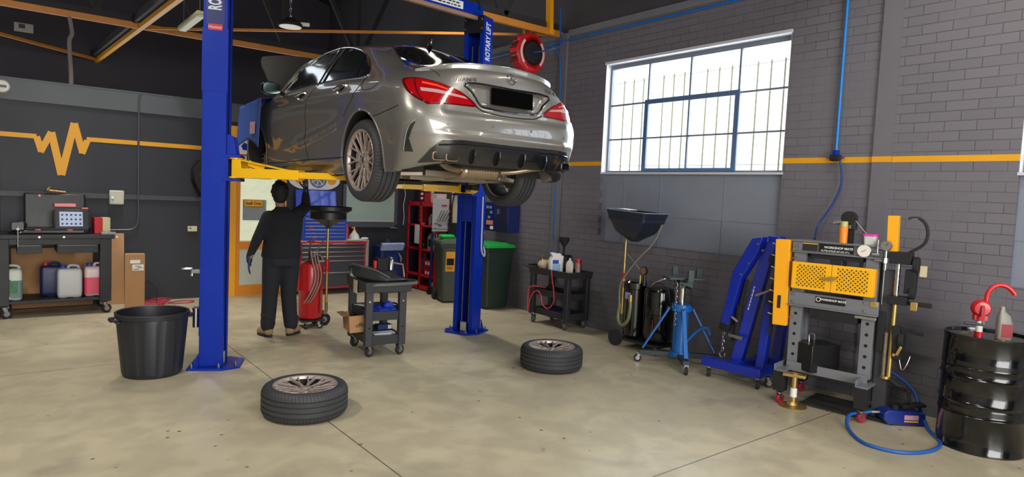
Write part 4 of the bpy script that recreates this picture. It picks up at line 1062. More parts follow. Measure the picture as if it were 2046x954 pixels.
# ---------------------------------------------------------------- fixed to the back wall
t = thing('key_cabinet', 'small cream key cabinet with rounded corners on the dark wall', 'key cabinet', (1.29, 10.62, 1.50))
MB().cbox((0, 0, 0), (.18, .08, .20)).build('cabinet_box', mat('cream enamel', (196, 194, 180), .4), t, bevel=.015)
mb = MB(); mb.cyl((-.055, -.04, .0), (-.055, -.055, 0), .014); mb.cyl((-.05, -.052, -.02), (-.045, -.052, -.05), .004); mb.build('key_lock', steel, t)
t = thing('thermostat', 'small cream switch box on the dark wall by the left lift column', 'switch', (2.28, 10.65, 1.06))
MB().cbox((0, 0, 0), (.13, .035, .08)).build('switch_box', mat('cream plastic', (214, 210, 180), .5), t, bevel=.006); MB().cbox((-.03, -.02, .01), (.03, .006, .012)).build('switch_button', darksteel, t)
t = thing('wall_socket', 'white wall socket with a black plug below the frosted window', 'socket', (5.66, 10.65, 1.13))
MB().cbox((0, 0, 0), (.13, .02, .085)).build('socket_plate', white, t, bevel=.003); MB().cbox((.03, -.03, 0), (.045, .05, .045)).build('plug', mattblack, t, bevel=.008)
t = thing('camera_dome', 'round white security camera dome at the left edge of the wall cap', 'security camera', (.03, 10.60, 2.87))
Ty = frame((0, 0, 0), (1, 0, 0), (0, -1, 0))
MB(Ty).lathe([(0, -.04), (.085, -.04), (.085, .0), (.07, .035), (0, .045)], n=28).build('dome_base', white, t); MB(Ty).cbox((.01, 0, .045), (.07, .03, .01)).build('dome_slot', darksteel, t)
mb = MB(); mb.tube([(1.58, 10.64, 2.97), (1.56, 10.635, 2.8), (1.56, 10.635, 1.6), (1.56, 10.63, 1.2), (1.50, 10.63, 1.06), (1.3, 10.63, 1.04), (.9, 10.63, 1.04)], .014, 8)
tag(mb.build('wall_conduit', mat('dark grey conduit', (84, 86, 94), .4, .2)), 'grey conduit bending down the dark wall to the workbench', 'conduit')
t = thing('wall_speaker', 'black angular speaker on the wall, half hidden by the left column', 'speaker', (2.38, 10.5, 1.83))
mb = MB(); mb.prism([(-.14, .12), (-.05, .26), (.1, .28), (.14, .0), (.1, -.28), (-.02, -.28), (-.13, -.06)], -.10, .12, 'Y'); mb.build('speaker_box', mattblack, t, bevel=.01)
MB().cyl((0, -.10, .05), (0, -.106, .05), .07, n=24).build('speaker_cone', blackplastic, t)
t = thing('junction_box', 'small pale junction box high on the upper wall', 'junction box', (.38, 15.86, 4.57))
MB().cbox((0, 0, 0), (.30, .05, .17)).build('box_plate', white, t, bevel=.01); MB().cbox((-.03, -.03, .02), (.10, .02, .08)).build('box_switch', mat('brown switch', (120, 90, 80), .5), t)
tag(MB().tube([(.82, 11.75, 4.1), (.84, 11.6, 3.85), (.80, 11.5, 3.7), (.80, 11.2, 3.2), (.78, 11.0, 2.9)], .028, 8).build('cable_duct', mat('pale duct', (150, 142, 140), .6)), 'pale duct dropping from the orange beam behind the wall cap', 'cable duct')
tag(MB().tube([(5.84, 10.62, 2.1), (5.83, 10.61, 1.9), (5.86, 10.61, 1.7), (5.83, 10.61, 1.5), (5.85, 10.61, 1.3), (5.84, 10.62, 1.15)], .006, 6).build('data_cable', paper), 'thin white cable hanging on the dark wall between socket and red shelving', 'cable')
# picture above the blue tool box: plain generic wheel picture
t = thing('poster', 'white poster of a wheel on the wall above the blue tool chest', 'poster', (4.16, 10.655, 1.93))
mb = MB()
pts = []
for k in range(40):
    a = k*2*PI/40; pts.append((.42*math.copysign(abs(math.cos(a))**.55, math.cos(a))*(1+.06*math.cos(4*a)), .20*math.copysign(abs(math.sin(a))**.55, math.sin(a))))
mb.prism(pts, -.006, .006, 'Y'); mb.build('poster_sheet', paper, t, smooth=0)
MB(frame((.06, -.008, -.02), (1, 0, 0), (0, -1, 0))).lathe([(0, 0), (.15, 0), (.15, .003), (0, .003)], n=36).build('printed_tyre', mat('printed blue grey', (110, 116, 150), .6), t)
m_ = MB(frame((.06, -.0125, -.02), (1, 0, 0), (0, -1, 0)))
for k in range(7): a = k*2*PI/7; m_.bar((.02*math.cos(a), .02*math.sin(a), 0), (.13*math.cos(a), .13*math.sin(a), 0), .012, .002)
m_.torus((0, 0, 0), .11, .006, 30, 4); m_.build('printed_rim', paper, t)
for dx in (-.26, .30): MB(frame((dx, -.009, -.03), (1, 0, 0), (0, -1, 0))).lathe([(0, 0), (.08, 0), (.08, .003), (0, .003)], n=24).build('orange_patch', mat('printed orange', (238, 160, 60), .6), t)

# ---------------------------------------------------------------- steel workbench at the left
def caster(parent, loc, r, wm, rz=0., hub=steel):
    T = Matrix.Translation(loc) @ Matrix.Rotation(rz, 4, 'Z')
    mb = MB(T); w = r*.34
    mb.box((-r*.6, -w*1.5, 2*r+r*.35), (r*.6, w*1.5, 2*r+r*.5)); mb.cyl((0, 0, 2*r+r*.1), (0, 0, 2*r+r*.35), r*.4)
    for s in (-1, 1): mb.prism([(-r*.45, 2*r+r*.15), (r*.45, 2*r+r*.15), (r*.55, r*.8), (r*.15, r*.8)] if 0 else [(-r*.5, 2*r+r*.12), (r*.4, 2*r+r*.12), (r*.5, r*.85), (r*.15, r*.85)], s*w*1.15-r*.04, s*w*1.15+r*.04, 'Y')
    f = mb.build('caster', hub, parent)
    cx = r*.32
    m_ = MB(T @ Matrix.Translation((cx, 0, r)) @ Matrix.Rotation(R(90), 4, 'X')); m_.lathe([(0, -w*.7), (r*.6, -w*.7), (r*.66, -w), (r*.92, -w), (r, -w*.6), (r, w*.6), (r*.92, w), (r*.66, w), (r*.6, w*.7), (0, w*.7)], n=24); m_.build('caster_wheel', wm, f)
    m_ = MB(T @ Matrix.Translation((cx, 0, r)) @ Matrix.Rotation(R(90), 4, 'X')); m_.cyl((0, 0, -w*1.25), (0, 0, w*1.25), r*.22, n=12); m_.cyl((0, 0, -w*.8), (0, 0, w*.8), r*.55, n=18); m_.build('wheel_hub', hub, f)
    return f
BN = thing('workbench', 'black steel workbench on castors against the dark back wall', 'workbench', (.58, 10.15, 0))
blk = mat('black bench paint', (20, 21, 25), .5)
MB().box((-.64, -.32, .98), (.60, .33, 1.035)).build('bench_top', blk, BN, bevel=.006)
MB().box((-.60, -.29, .91), (.56, .29, .98)).build('top_frame', blk, BN)
for x in (-.56, .50):
    for y in (-.30, .24): MB().box((x-.065, y-.0, .16), (x+.065, y+.07, .98)).build('leg', blk, BN, bevel=.004)
MB().box((-.6, -.29, .18), (.55, .29, .215)).build('lower_shelf', blk, BN, bevel=.004)
for x0, x1 in ((-.42, -.17), (-.02, .42)):
    d = MB().box((x0, -.29, .80), (x1, .2, .91)).build('drawer', blk, BN, bevel=.004); MB().box((x0+.02, -.30, .89), (x1-.02, -.285, .905)).build('drawer_handle', darksteel, d)
for x in (-.54, .50):
    for y in (-.24, .26): caster(BN, (x, y, 0), .058, rubber, .3)
for x in (-.30, -.05, .52): MB(frame((x+.1, -.325, 1.005), (1, 0, 0), (0, -1, 0))).cyl((0, 0, -.004), (0, 0, .006), .012, n=12).build('bench_bolt', steel, BN)
# on the bench
t = thing('bench_vise', 'dark steel bench vise with long handle at the left end of the workbench', 'vise', (.17, 10.05, 1.035))
mb = MB(); mb.lathe([(0, 0), (.09, 0), (.09, .015), (.06, .03), (.05, .06)], n=24); mb.cbox((0, .02, .09), (.12, .22, .08)); mb.ball((.03, .08, .10), .07, (1, 1, .8)); mb.build('vise_body', darksteel, t, bevel=.008)
MB().cbox((-.0, -.16, .10), (.13, .05, .10)).build('front_jaw', darksteel, t, bevel=.008); mb = MB(); mb.cyl((-.0, -.24, .07), (-.0, -.1, .07), .014); mb.cyl((-.0, -.24, -.14), (-.0, -.24, .09), .006); mb.ball((0, -.24, -.14), .011); mb.ball((0, -.24, .09), .011); mb.build('vise_handle', steel, t)
t = thing('tool_case', 'open black hard case standing on the workbench behind the tablet', 'tool case', (.57, 10.25, 1.035))
MB().box((-.33, -.30, 0), (.33, .02, .07)).build('case_tray', mattblack, t, bevel=.015)
MB(Matrix.Rotation(R(-6), 4, 'X')).box((-.33, .04, .02), (.33, .12, .51)).build('case_lid', blackplastic, t, bevel=.02)
for x in (-.20, .13): MB().box((x-.03, -.315, .0), (x+.03, -.295, .06)).build('case_clip', red, t, bevel=.004)
for z, x in ((.05, -.17), (.47, -.17)): MB(frame((x, .025, z), (1, 0, 0), (0, -1, 0))).cyl((0, 0, 0), (0, 0, .015), .014, n=14).build('case_latch', red, t)
MB().box((-.02, -.02, .33), (.22, .03, .38)).build('red_handle', red, t, bevel=.006)
t = thing('diagnostic_tablet', 'black tablet with icon grid on screen leaning in the open case', 'tablet', (.73, 10.02, 1.08), .05)
M0 = Matrix.Rotation(R(-12), 4, 'X')
MB(M0).box((-.19, -.02, .0), (.19, .02, .27)).build('tablet_body', blackplastic, t, bevel=.012)
scr = MB(M0).box((-.135, -.024, .045), (.115, -.0205, .235)).build('screen', mat('lit screen', (150, 162, 190), .3, emit=.35), t, smooth=0)
for i in range(5):
    for j in range(3): MB(M0 @ frame((-.105+i*.048, -.025, .078+j*.058), (1, 0, 0), (0, -1, 0))).cyl((0, 0, 0), (0, 0, .0015), .012, n=12).build('screen_icon', mat('icon dark', (30, 34, 44), .4) if i+j == 0 else bpy.data.materials['icon dark'], scr)
for s in (-1, 1): MB(M0).box((s*.19-.012, -.028, .02), (s*.19+.012, .028, .25)).build('tablet_grip', rubber, t, bevel=.008)
t = thing('cable_roll', 'coiled black cable beside the tablet case on the workbench', 'cable', (.90, 10.1, 1.05))
mb = MB()
for i in range(4): mb.torus((0, 0, .012+i*.018), .06-.004*i, .012, 24, 6)
mb.tube([(.05, 0, .07), (.03, .02, .2), (-.02, .04, .28), (-.06, .02, .3)], .014); mb.build('cable_coil', mattblack, t); MB().cbox((-.03, .0, .31), (.08, .04, .02)).build('red_plug', red, t, bevel=.004)
t = thing('parts_box', 'open red and white parts box at the right end of the workbench', 'box', (1.05, 10.06, 1.036), .1)
MB().box((-.09, -.07, 0), (.0, .07, .21)).build('red_half', red, t, bevel=.003); MB().box((.002, -.07, 0), (.09, .07, .21)).build('white_half', mat('printed carton', (206, 196, 150), .6, vary=.25, scale=60), t, bevel=.003)
t = thing('screw_organiser', 'small clear lidded screw organiser on the right corner of the workbench', 'organiser', (1.11, 9.90, 1.036), .05)
MB().box((-.08, -.05, 0), (.08, .05, .03)).build('organiser_tray', mat('clear grey plastic', (150, 154, 160), .2), t, bevel=.004)
for x in (-.04, .0, .04): MB().box((x-.003, -.05, .03), (x+.003, .05, .034)).build('divider', mattblack, t)
t = thing('torch', 'black torch lying along the front edge of the workbench', 'torch', (.20, 9.9, 1.06))
mb = MB(); mb.cyl((.06, 0, 0), (.64, -.02, 0), .024); mb.cyl((.0, 0, 0), (.06, 0, 0), .034, .026); mb.build('torch_body', blackplastic, t); mb = MB(); mb.cyl((-.004, 0, 0), (.0, 0, 0), .03); mb.build('torch_lens', steel, t)
t = thing('air_gun', 'brass and steel air gun lying on top of the open tool case', 'air gun', (.58, 10.34, 1.555), .2)
mb = MB(); mb.cyl((-.10, 0, .02), (.10, 0, .0), .014); mb.cyl((-.10, 0, .02), (-.07, 0, .06), .02, .012); mb.build('gun_barrel', brass, t); MB().cyl((-.05, 0, -.0), (-.04, -.02, -.01), .016).build('gun_nozzle', steel, t)
# jerry cans on the lower shelf
def jerry(x, y, w, d, h, m_, cap, label, liquid=None, rz=0.):
    t = thing('jerry_can', label, 'jerry can', (x, y, .217), rz, 'jerry cans on the bench shelf')
    mb = MB(); rings = []
    for z, k in ((0, .86), (.015, .96), (.05, 1), (h*.84, 1), (h*.93, .95), (h*.97, .8)):
        rings.append([(px*k, py*k, z) for px, py in rr(w, d, .035, 5)])
    mb.loft(rings); bd = mb.build('can_body', m_, t, smooth=60)
    if liquid:
        mb = MB(); mb.loft([[(px*1.004, py*1.004, z) for px, py in rr(w, d, .035, 5)] for z in (.03, h*.62)]); mb.build('liquid_level', liquid, t, smooth=60)
    mb = MB(); mb.cyl((-w*.25, 0, h*.93), (-w*.25, 0, h*1.06), .034, n=20); mb.build('cap', cap, t)
    mb = MB(); mb.tube([(-w*.05, 0, h*.92), (.0, 0, h*1.05), (w*.32, 0, h*1.04), (w*.40, 0, h*.93)], .016); mb.build('handle', m_, t)
    MB().cbox((0, -d/2-.001, .006), (w*.28, .01, .012)).build('base_notch', mattblack, t)
    return t
blueplastic = mat('blue cap plastic', (24, 66, 170), .4)
j = jerry(.08, 10.02, .27, .22, .40, mat('cloudy plastic', (186, 196, 186), .4), blueplastic, 'pale jerry can with green safety label and tap, leftmost on the shelf', mat('teal liquid', (92, 124, 124), .4))
MB().box((-.10, -.118, .09), (.09, -.113, .24)).build('safety_label', mat('printed green label', (60, 110, 76), .5, vary=.6, scale=40), j, smooth=0)
MB().box((-.10, -.1185, .235), (.02, -.1135, .26)).build('blue_band', blueplastic, j, smooth=0)
MB().cyl((0, -.11, .04), (0, -.15, .035), .014).build('tap', white, j)
jerry(.52, 10.25, .24, .22, .40, mat('navy plastic', (22, 34, 84), .4), red, 'dark navy jerry can with a red cap, behind the grey one')
jerry(.70, 10.02, .265, .22, .385, mat('grey white plastic', (182, 184, 186), .45), blueplastic, 'grey white jerry can with a blue cap at the middle of the shelf')
jerry(.985, 10.06, .255, .21, .40, mat('clear pink plastic', (216, 192, 196), .3), blueplastic, 'clear jerry can part filled with pink coolant, blue cap', mat('pink coolant', (224, 74, 104), .3))
t = thing('cardboard_sheet', 'large flat brown cardboard sheet leaning on the wall behind the workbench', 'cardboard', (.56, 10.55, 0)); MB(Matrix.Rotation(R(-5), 4, 'X')).box((-.45, 0, .01), (.45, .025, .80)).build('sheet', cardboard, t, bevel=.004)
t = thing('cardboard_sheet', 'tall narrow cardboard sheet leaning beside the right end of the workbench', 'cardboard', (1.25, 10.5, 0)); MB(Matrix.Rotation(R(-5), 4, 'X')).box((-.13, 0, .0), (.13, .02, 1.0)).build('sheet', mat('pale cardboard', (196, 150, 108), .85, vary=.1), t, bevel=.003)
t = thing('cardboard_box', 'tall narrow closed cardboard box with shipping labels standing on the floor', 'box', (1.415, 9.88, 0), -.12)
MB().box((-.115, -.10, 0), (.115, .10, .77)).build('carton', cardboard, t, bevel=.003)
MB().box((-.055, -.104, .655), (.06, -.1, .70)).build('address_label', paper, t, smooth=0); MB().box((-.03, -.104, .56), (.10, -.1, .64)).build('shipping_label', paper, t, smooth=0)
for i, (a, b_) in enumerate(((-.02, .05), (.03, .09), (.0, .07))): MB().box((a, -.106, .575+i*.02), (b_, -.1035, .582+i*.02)).build('print_line', gapblack, t, smooth=0)
for s, nm in ((-1, 'lid_flap'), (1, 'lid_flap')): MB(Matrix.Translation((0, 0, .77))).box((-.112, s*.05-.048, .0), (.112, s*.05+.048, .004)).build(nm, cardboard, t)
mb = MB()
for i in range(5):
    mb.tube([(1.62+.05*i+.22*math.cos(a)*(1-.1*i), 10.28+.12*math.sin(a)+.02*i, .012+.012*i) for a in [k*2*PI/10 for k in range(10)]], .007, 6, closed=True)
mb.tube([(1.9, 10.3, .01), (2.1, 10.42, .01), (2.25, 10.35, .01), (2.15, 10.22, .01), (1.9, 10.24, .01)], .007, 6)
tag(mb.build('air_hose', mat('red hose', (176, 50, 70), .4)), 'tangled thin red hose on the floor beside the tall carton', 'air hose')
tag(MB().tube([(1.56, 10.45, .3), (1.66, 10.4, .32), (1.75, 10.3, .2), (1.74, 10.2, .03), (1.85, 10.0, .01), (2.05, 9.7, .01)], .006, 6).build('power_cable', mattblack), 'thin black cable trailing over the floor in front of the dark wall', 'cable')

# ---------------------------------------------------------------- red roller cabinet with blue top chest
t = thing('roller_cabinet', 'red roller tool cabinet with silver edged charcoal drawers', 'tool cabinet', (4.36, 10.42, 0))
cx0, cx1, yf = -.60, .60, -.19
MB().box((cx0, yf+.01, .10), (cx1, .22, .885)).build('cabinet_body', red, t, bevel=.006)
MB().box((cx1-.03, yf-.005, .10), (cx1+.02, .20, .885)).build('side_trim', mat('silver trim', (170, 172, 176), .35, .6), t, bevel=.004)
MB().box((cx0-.01, yf-.01, .885), (cx1+.02, .23, .905)).build('worktop', mat('grey mat top', (170, 158, 150), .5), t, bevel=.004)
drw = mat('charcoal drawer front', (52, 54, 64), .4)
rows = [(.80, .855), (.725, .795), (.65, .72), (.575, .645), (.38, .57), (.13, .375)]
for k, (a, b_) in enumerate(rows):
    cols = [(cx0+.05, -.05), (-.045, cx1-.06)] if k == 0 else [(cx0+.05, cx1-.06)]
    for x0, x1 in cols:
        d = MB().box((x0, yf-.008, a), (x1, yf+.02, b_)).build('drawer', drw, t, bevel=.002)
        MB().box((x0, yf-.02, b_-.018), (x1, yf-.006, b_)).build('drawer_handle', steel, d, bevel=.003)
MB().box((cx0, yf-.012, .862), (cx1-.02, yf, .885)).build('top_band', red, t, bevel=.002)
MB().box((.25, yf-.014, .10), (cx1-.02, yf, .13)).build('bottom_band', mat('pinkish red trim', (206, 40, 62), .4), t, bevel=.004)
for x in (-.5, .5):
    for y in (-.12, .15): caster(t, (x, y, 0), .04, rubber, 0)
t = thing('tool_chest', 'blue tool chest with its lid raised standing on the red cabinet', 'tool chest', (4.18, 10.36, .905))
chestblue = mat('chest blue paint', (14, 66, 190), .35, coat=.3)
MB().box((-.36, -.14, 0), (.38, .18, .38)).build('chest_body', chestblue, t, bevel=.006)
MB(Matrix.Translation((0, .18, .38)) @ Matrix.Rotation(R(-8), 4, 'X')).box((-.36, -.0, .0), (.34, .04, .44)).build('chest_lid', mat('deep blue lid', (8, 60, 196), .35, coat=.3), t, bevel=.006)
for k in range(6):
    z = .015+k*.058
    d = MB().box((-.33, -.152, z), (.34, -.138, z+.052)).build('drawer', chestblue, t, bevel=.002); MB().box((-.33, -.162, z+.036), (.34, -.150, z+.052)).build('drawer_handle', steel, d, bevel=.002)
def spray(loc, label, body, cap, h=.19, r=.032, group=None):
    t = thing('spray_can', label, 'spray can', loc, 0, group)
    MB().lathe([(0, 0), (r, 0), (r, h*.72), (r*.8, h*.78), (r*.5, h*.8)], n=24).build('can', body, t); MB().lathe([(r*.88, h*.76), (r*.9, h*.8), (r*.9, h), (0, h)], n=24).build('can_cap', cap, t)
    return t
redwhite = mat('red and white printed tin', (196, 60, 60), .35, vary=.9, scale=22)
spray((4.66, 10.45, .906), 'red topped spray can on the red cabinet beside the blue chest', redwhite, red, .26, .038)
t = thing('spray_bottle', 'white squat spray bottle with yellow pump on the red cabinet', 'spray bottle', (4.79, 10.42, .906))
MB().lathe([(0, 0), (.088, 0), (.09, .03), (.075, .08), (.03, .13), (.028, .15)], n=28).build('bottle', white, t); mb = MB(); mb.cyl((0, 0, .15), (0, 0, .19), .02); mb.cyl((0, 0, .2), (-.05, 0, .2), .008); mb.cyl((0, 0, .19), (0, 0, .215), .012); mb.build('pump', amber, t)
t = thing('impact_driver', 'red cordless impact driver standing on the red cabinet', 'power drill', (4.03, 10.25, .906), .2)
MB().cbox((0, 0, .03), (.12, .08, .06)).build('battery', red, t, bevel=.012); MB().cyl((.01, 0, .05), (-.02, 0, .16), .022).build('grip', blackplastic, t)
mb = MB(); mb.cyl((-.12, 0, .215), (.04, 0, .19), .032); mb.build('motor', mat('red brown housing', (150, 70, 60), .4), t); MB().cyl((-.18, 0, .225), (-.12, 0, .215), .014).build('chuck', darksteel, t)
t = thing('paper_stack', 'loose white papers lying on the red cabinet', 'papers', (4.72, 10.27, .906), .1)
for i in range(3): MB(Matrix.Rotation(.15*i, 4, 'Z')).box((-.14, -.08, .001+.004*i), (.14, .08, .0035+.004*i)).build('sheet', paper, t, smooth=0)
t = thing('white_cloth', 'crumpled white cloth at the right end of the red cabinet', 'cloth', (4.93, 10.30, .906))
MB().ball((0, 0, .022), .06, (1.2, .8, .36), 14).build('folds', paper, t)
# blue welder on a stand
t = thing('battery_charger', 'dark blue wheeled machine with a pale sloping panel between red cabinet and red shelving', 'charger', (5.30, 10.15, 0))
MB().box((-.20, -.16, .10), (.20, .16, .82)).build('charger_cabinet', mat('navy cabinet', (20, 40, 104), .4), t, bevel=.015)
MB(Matrix.Translation((0, -.16, .80)) @ Matrix.Rotation(R(28), 4, 'X')).box((-.21, -.03, -.05), (.21, .02, .08)).build('control_panel', mat('light panel', (150, 166, 206), .35, vary=.5, scale=40), t, bevel=.004)
mb = MB(); mb.torus((-.02, -.02, .90), .022, .006, 20, 6, Matrix.Rotation(R(90), 4, 'X')); mb.cyl((-.15, 0, .85), (.15, 0, .85), .01); mb.build('carry_ring', steel, t)
mb = MB(); mb.tube([(-.10, -.17, .72), (-.12, -.20, .6), (-.05, -.22, .46), (.08, -.22, .46), (.14, -.20, .58), (.10, -.17, .72)], .012); mb.build('charger_lead', blackplastic, t)
mb = MB(); mb.tube([(.12, -.17, .7), (.16, -.2, .6), (.12, -.21, .52)], .01); mb.build('grey_lead', steel, t)
MB().box((-.24, -.10, .35), (-.20, .0, .62)).build('side_clamp', mat('dull red clamp', (130, 30, 40), .5), t, bevel=.01)
for x in (-.17, .17): MB().cyl((x-.02, -.12, .07), (x+.02, -.12, .07), .07, n=20).build('wheel', rubber, t)
MB().box((-.2, .05, 0), (.2, .12, .10)).build('foot', mattblack, t)

# ---------------------------------------------------------------- red shelving by the corner
SH = thing('shelving_unit', 'red steel shelving unit with pigeonholes in the far corner', 'shelves', (5.95, 10.19, 0))
rs = mat('shelf red', (200, 22, 40), .4)
D_ = .36
for i, y in enumerate((-.53, -.01, .45)):
    for x in (0, D_-.03): MB().box((x, y-.02, 0), (x+.03, y+.02, 1.60)).build('upright', rs, SH, bevel=.002)
for z in (.02, .25, .72, 1.15, 1.52): MB().box((0, -.53, z), (D_, .45, z+(.07 if z > 1.5 or z < .1 else .03))).build('shelf', rs, SH, bevel=.002)
MB().box((D_-.01, -.53, 0), (D_, .45, 1.58)).build('back_panel', mat('dark back panel', (60, 12, 20), .6), SH)
MB().box((.03, -.55, 0), (D_, -.535, 1.58)).build('side_panel', mat('dull red side', (110, 16, 30), .5), SH)
def bottle(loc, w, d, h, m_, capm, label, group, rz=0., lab=None):
    t = thing('plastic_bottle', label, 'bottle', loc, rz, group)
    mb = MB(); mb.loft([[(px*k, py*k, z) for px, py in rr(w, d, min(w, d)*.25, 4)] for z, k in ((0, .95), (.01, 1), (h*.68, 1), (h*.84, .6), (h*.88, .3))]); mb.build('bottle_body', m_, t, smooth=60)
    MB().cyl((0, 0, h*.86), (0, 0, h), min(w, d)*.22, n=16).build('bottle_cap', capm, t)
    if lab: MB().box((-w*.51, -d*.3, h*.15), (-w*.5-.002, d*.3, h*.55)).build('bottle_label', lab, t, smooth=0)
    return t
milky = mat('milky plastic', (176, 178, 182), .4); darklab = mat('dark label', (34, 34, 40), .5); redlab = mat('red label', (190, 40, 50), .5, vary=.5, scale=40)
gA = 'bottles on the red shelving'
bottle((6.10, 9.92, .75), .15, .28, .34, milky, white, 'large milky oil container with a round dark label in the red shelving', gA, lab=darklab)
bottle((6.10, 9.78, 1.18), .09, .10, .22, redlab, red, 'red labelled bottle nearest the shelf side, upper pigeonhole', gA)
bottle((6.12, 9.90, 1.18), .10, .10, .26, redlab, white, 'tallest red labelled bottle in the upper right pigeonhole', gA)
bottle((6.08, 10.03, 1.18), .07, .08, .20, milky, white, 'small grey bottle beside the shelf divider in the upper right pigeonhole', gA)
bottle((6.06, 10.25, 1.18), .06, .07, .18, white, white, 'small white bottle left of the shelf divider, upper row', gA)
bottle((6.12, 9.80, .28), .14, .16, .36, milky, white, 'milky container behind the red crate in the lower pigeonhole', gA)
bottle((6.14, 10.30, .28), .14, .18, .36, mat('dim grey plastic', (110, 112, 116), .5), red, 'dim grey container in the lower left pigeonhole', gA)
t = thing('crate', 'red slotted crate standing in the lower pigeonhole', 'crate', (6.03, 9.95, .28))
MB().box((-.05, -.12, 0), (.08, .10, .28)).build('crate_body', red, t, bevel=.01)
for z in (.05, .14, .22):
    for y in (-.06, .03): MB().box((-.054, y-.022, z-.02), (-.048, y+.022, z+.03)).build('crate_label', paper if z != .14 else darklab, t, smooth=0)
t = thing('small_carton', 'small white carton on the bottom shelf of the red shelving', 'box', (6.03, 9.80, .09)); MB().box((-.04, -.06, 0), (.06, .07, .09)).build('carton', paper, t, bevel=.002)
# left column: hanging filter cartons and hanging bottles
for row, z0 in (('upper', 1.22), ('topmost', 1.62)):
    t = thing('filter_rack', 'dark red rack of small white cylinders in the %s left pigeonhole' % row, 'rack', (6.02, 10.22, z0-(.0 if row == 'upper' else .01)))
    MB().box((0, -.12, 0), (.14, .18, .34 if row == 'upper' else .26)).build('rack_body', mat('wine red plastic', (112, 18, 36), .5) if row == 'upper' else bpy.data.materials['wine red plastic'], t, bevel=.004)
    for k in range(4 if row == 'upper' else 3): MB().cyl((-.01, .02, .05+k*.08), (-.04, .02, .04+k*.08), .022, n=16).build('filter', paper, t)
t = thing('hanging_tag', 'long blank white card hanging in the middle left pigeonhole', 'card', (5.925, 10.26, .80)); MB().box((-.003, -.10, .04), (.0, .07, .38)).build('card', paper, t, smooth=0); MB().cyl((0, -.0, .38), (.02, 0, .42), .004).build('card_clip', mattblack, t)
t = thing('socket_tray', 'jumble of small dark sockets in the middle left pigeonhole', 'sockets', (6.05, 10.22, .75)); t2 = MB()
for i in range(26): t2.cyl((random.uniform(-.08, .08), random.uniform(-.16, .16), 0), (random.uniform(-.08, .08), random.uniform(-.16, .16), random.uniform(.03, .12)), random.uniform(.008, .018), n=8)
so = t2.build('sockets', darksteel, t); so['kind'] = 'stuff'
for k, (y, m_, lb) in enumerate(((10.02, redlab, 'red and white carton on top of the shelving, left one'), (9.80, mat('white red print', (214, 190, 188), .5, vary=.5, scale=30), 'white and red carton on top of the shelving, nearest the post'))):
    t = thing('oil_carton', lb, 'box', (6.08, y, 1.592)); MB().box((-.1, -.10, 0), (.1, .10, .16)).build('carton', m_, t, bevel=.003)
bottle((6.10, 10.06, 1.753), .05, .06, .12, milky, white, 'small milky bottle standing on the red and white carton', gA)
# spanner board and panel at the near end of the shelving
t = thing('spanner_board', 'pale steel board of hanging spanners on the end of the shelving', 'tool board', (6.03, 9.62, 1.10))
MB().box((-.17, 0, .0), (.16, .015, .57)).build('board', mat('pale board', (176, 176, 178), .5), t, bevel=.002)
for k in range(5):
    x = -.10+k*.055; mb = MB(Matrix.Translation((x, -.02, .17)) @ Matrix.Rotation(R(28), 4, 'Y')); mb.bar((0, 0, 0), (0, 0, .20), .012, .008); mb.torus((0, 0, .21), .014, .005, 14, 5, Matrix.Rotation(R(90), 4, 'X')); mb.build('spanner', steel, t)
mb = MB(); mb.torus((-.08, -.04, .12), .06, .006, 24, 6, Matrix.Rotation(R(20), 4, 'Y')); mb.bar((-.2, -.04, .05), (.14, -.04, .04), .008, .008); mb.build('wire_rack', mattblack, t)
MB().box((-.0, -.01, .44), (.11, -.002, .465)).build('red_print', red, t, smooth=0)
t = thing('cable_rack', 'blue rack with hanging leads below the spanner board', 'rack', (6.03, 9.66, 0))
for x in (-.15, -.02, .13): MB().box((x-.018, -.03, .12), (x+.018, .0, 1.08)).build('rack_post', mat('dark blue rack', (20, 48, 110), .4) if x < -.1 else bpy.data.materials['dark blue rack'], t, bevel=.002)
MB().box((-.2, -.05, 0), (.16, .02, .12)).build('rack_foot', mattblack, t)
mb = MB(); mb.tube([(-.08, -.04, 1.05), (-.06, -.05, .8), (-.04, -.05, .72), (-.0, -.05, .8), (.02, -.04, 1.05)], .007); mb.tube([(.05, -.04, 1.05), (.06, -.05, .76), (.1, -.05, .74), (.1, -.04, 1.0)], .007); mb.build('leads', steel, t)
t = thing('tool_board', 'cream pegboard with hung tools beside the right lift column', 'tool board', (6.30, 9.5, 1.26))
MB().box((-.13, 0, -.0), (.12, .02, .62)).build('board', mat('cream pegboard', (190, 182, 156), .6), t, bevel=.002); MB().box((-.16, .0, -.78), (.12, .05, 0)).build('dark_panel', mattblack, t)
mb = MB(); mb.tube([(-.13, -.01, .0), (-.14, -.02, .3), (-.10, -.03, .5), (-.02, -.03, .58)], .012); mb.build('black_strap', mattblack, t)
for k in range(5): MB().bar((-.03+k*.028, -.008, .34), (-.03+k*.028, -.008, .56), .008, .006).build('hung_tool', steel, t)
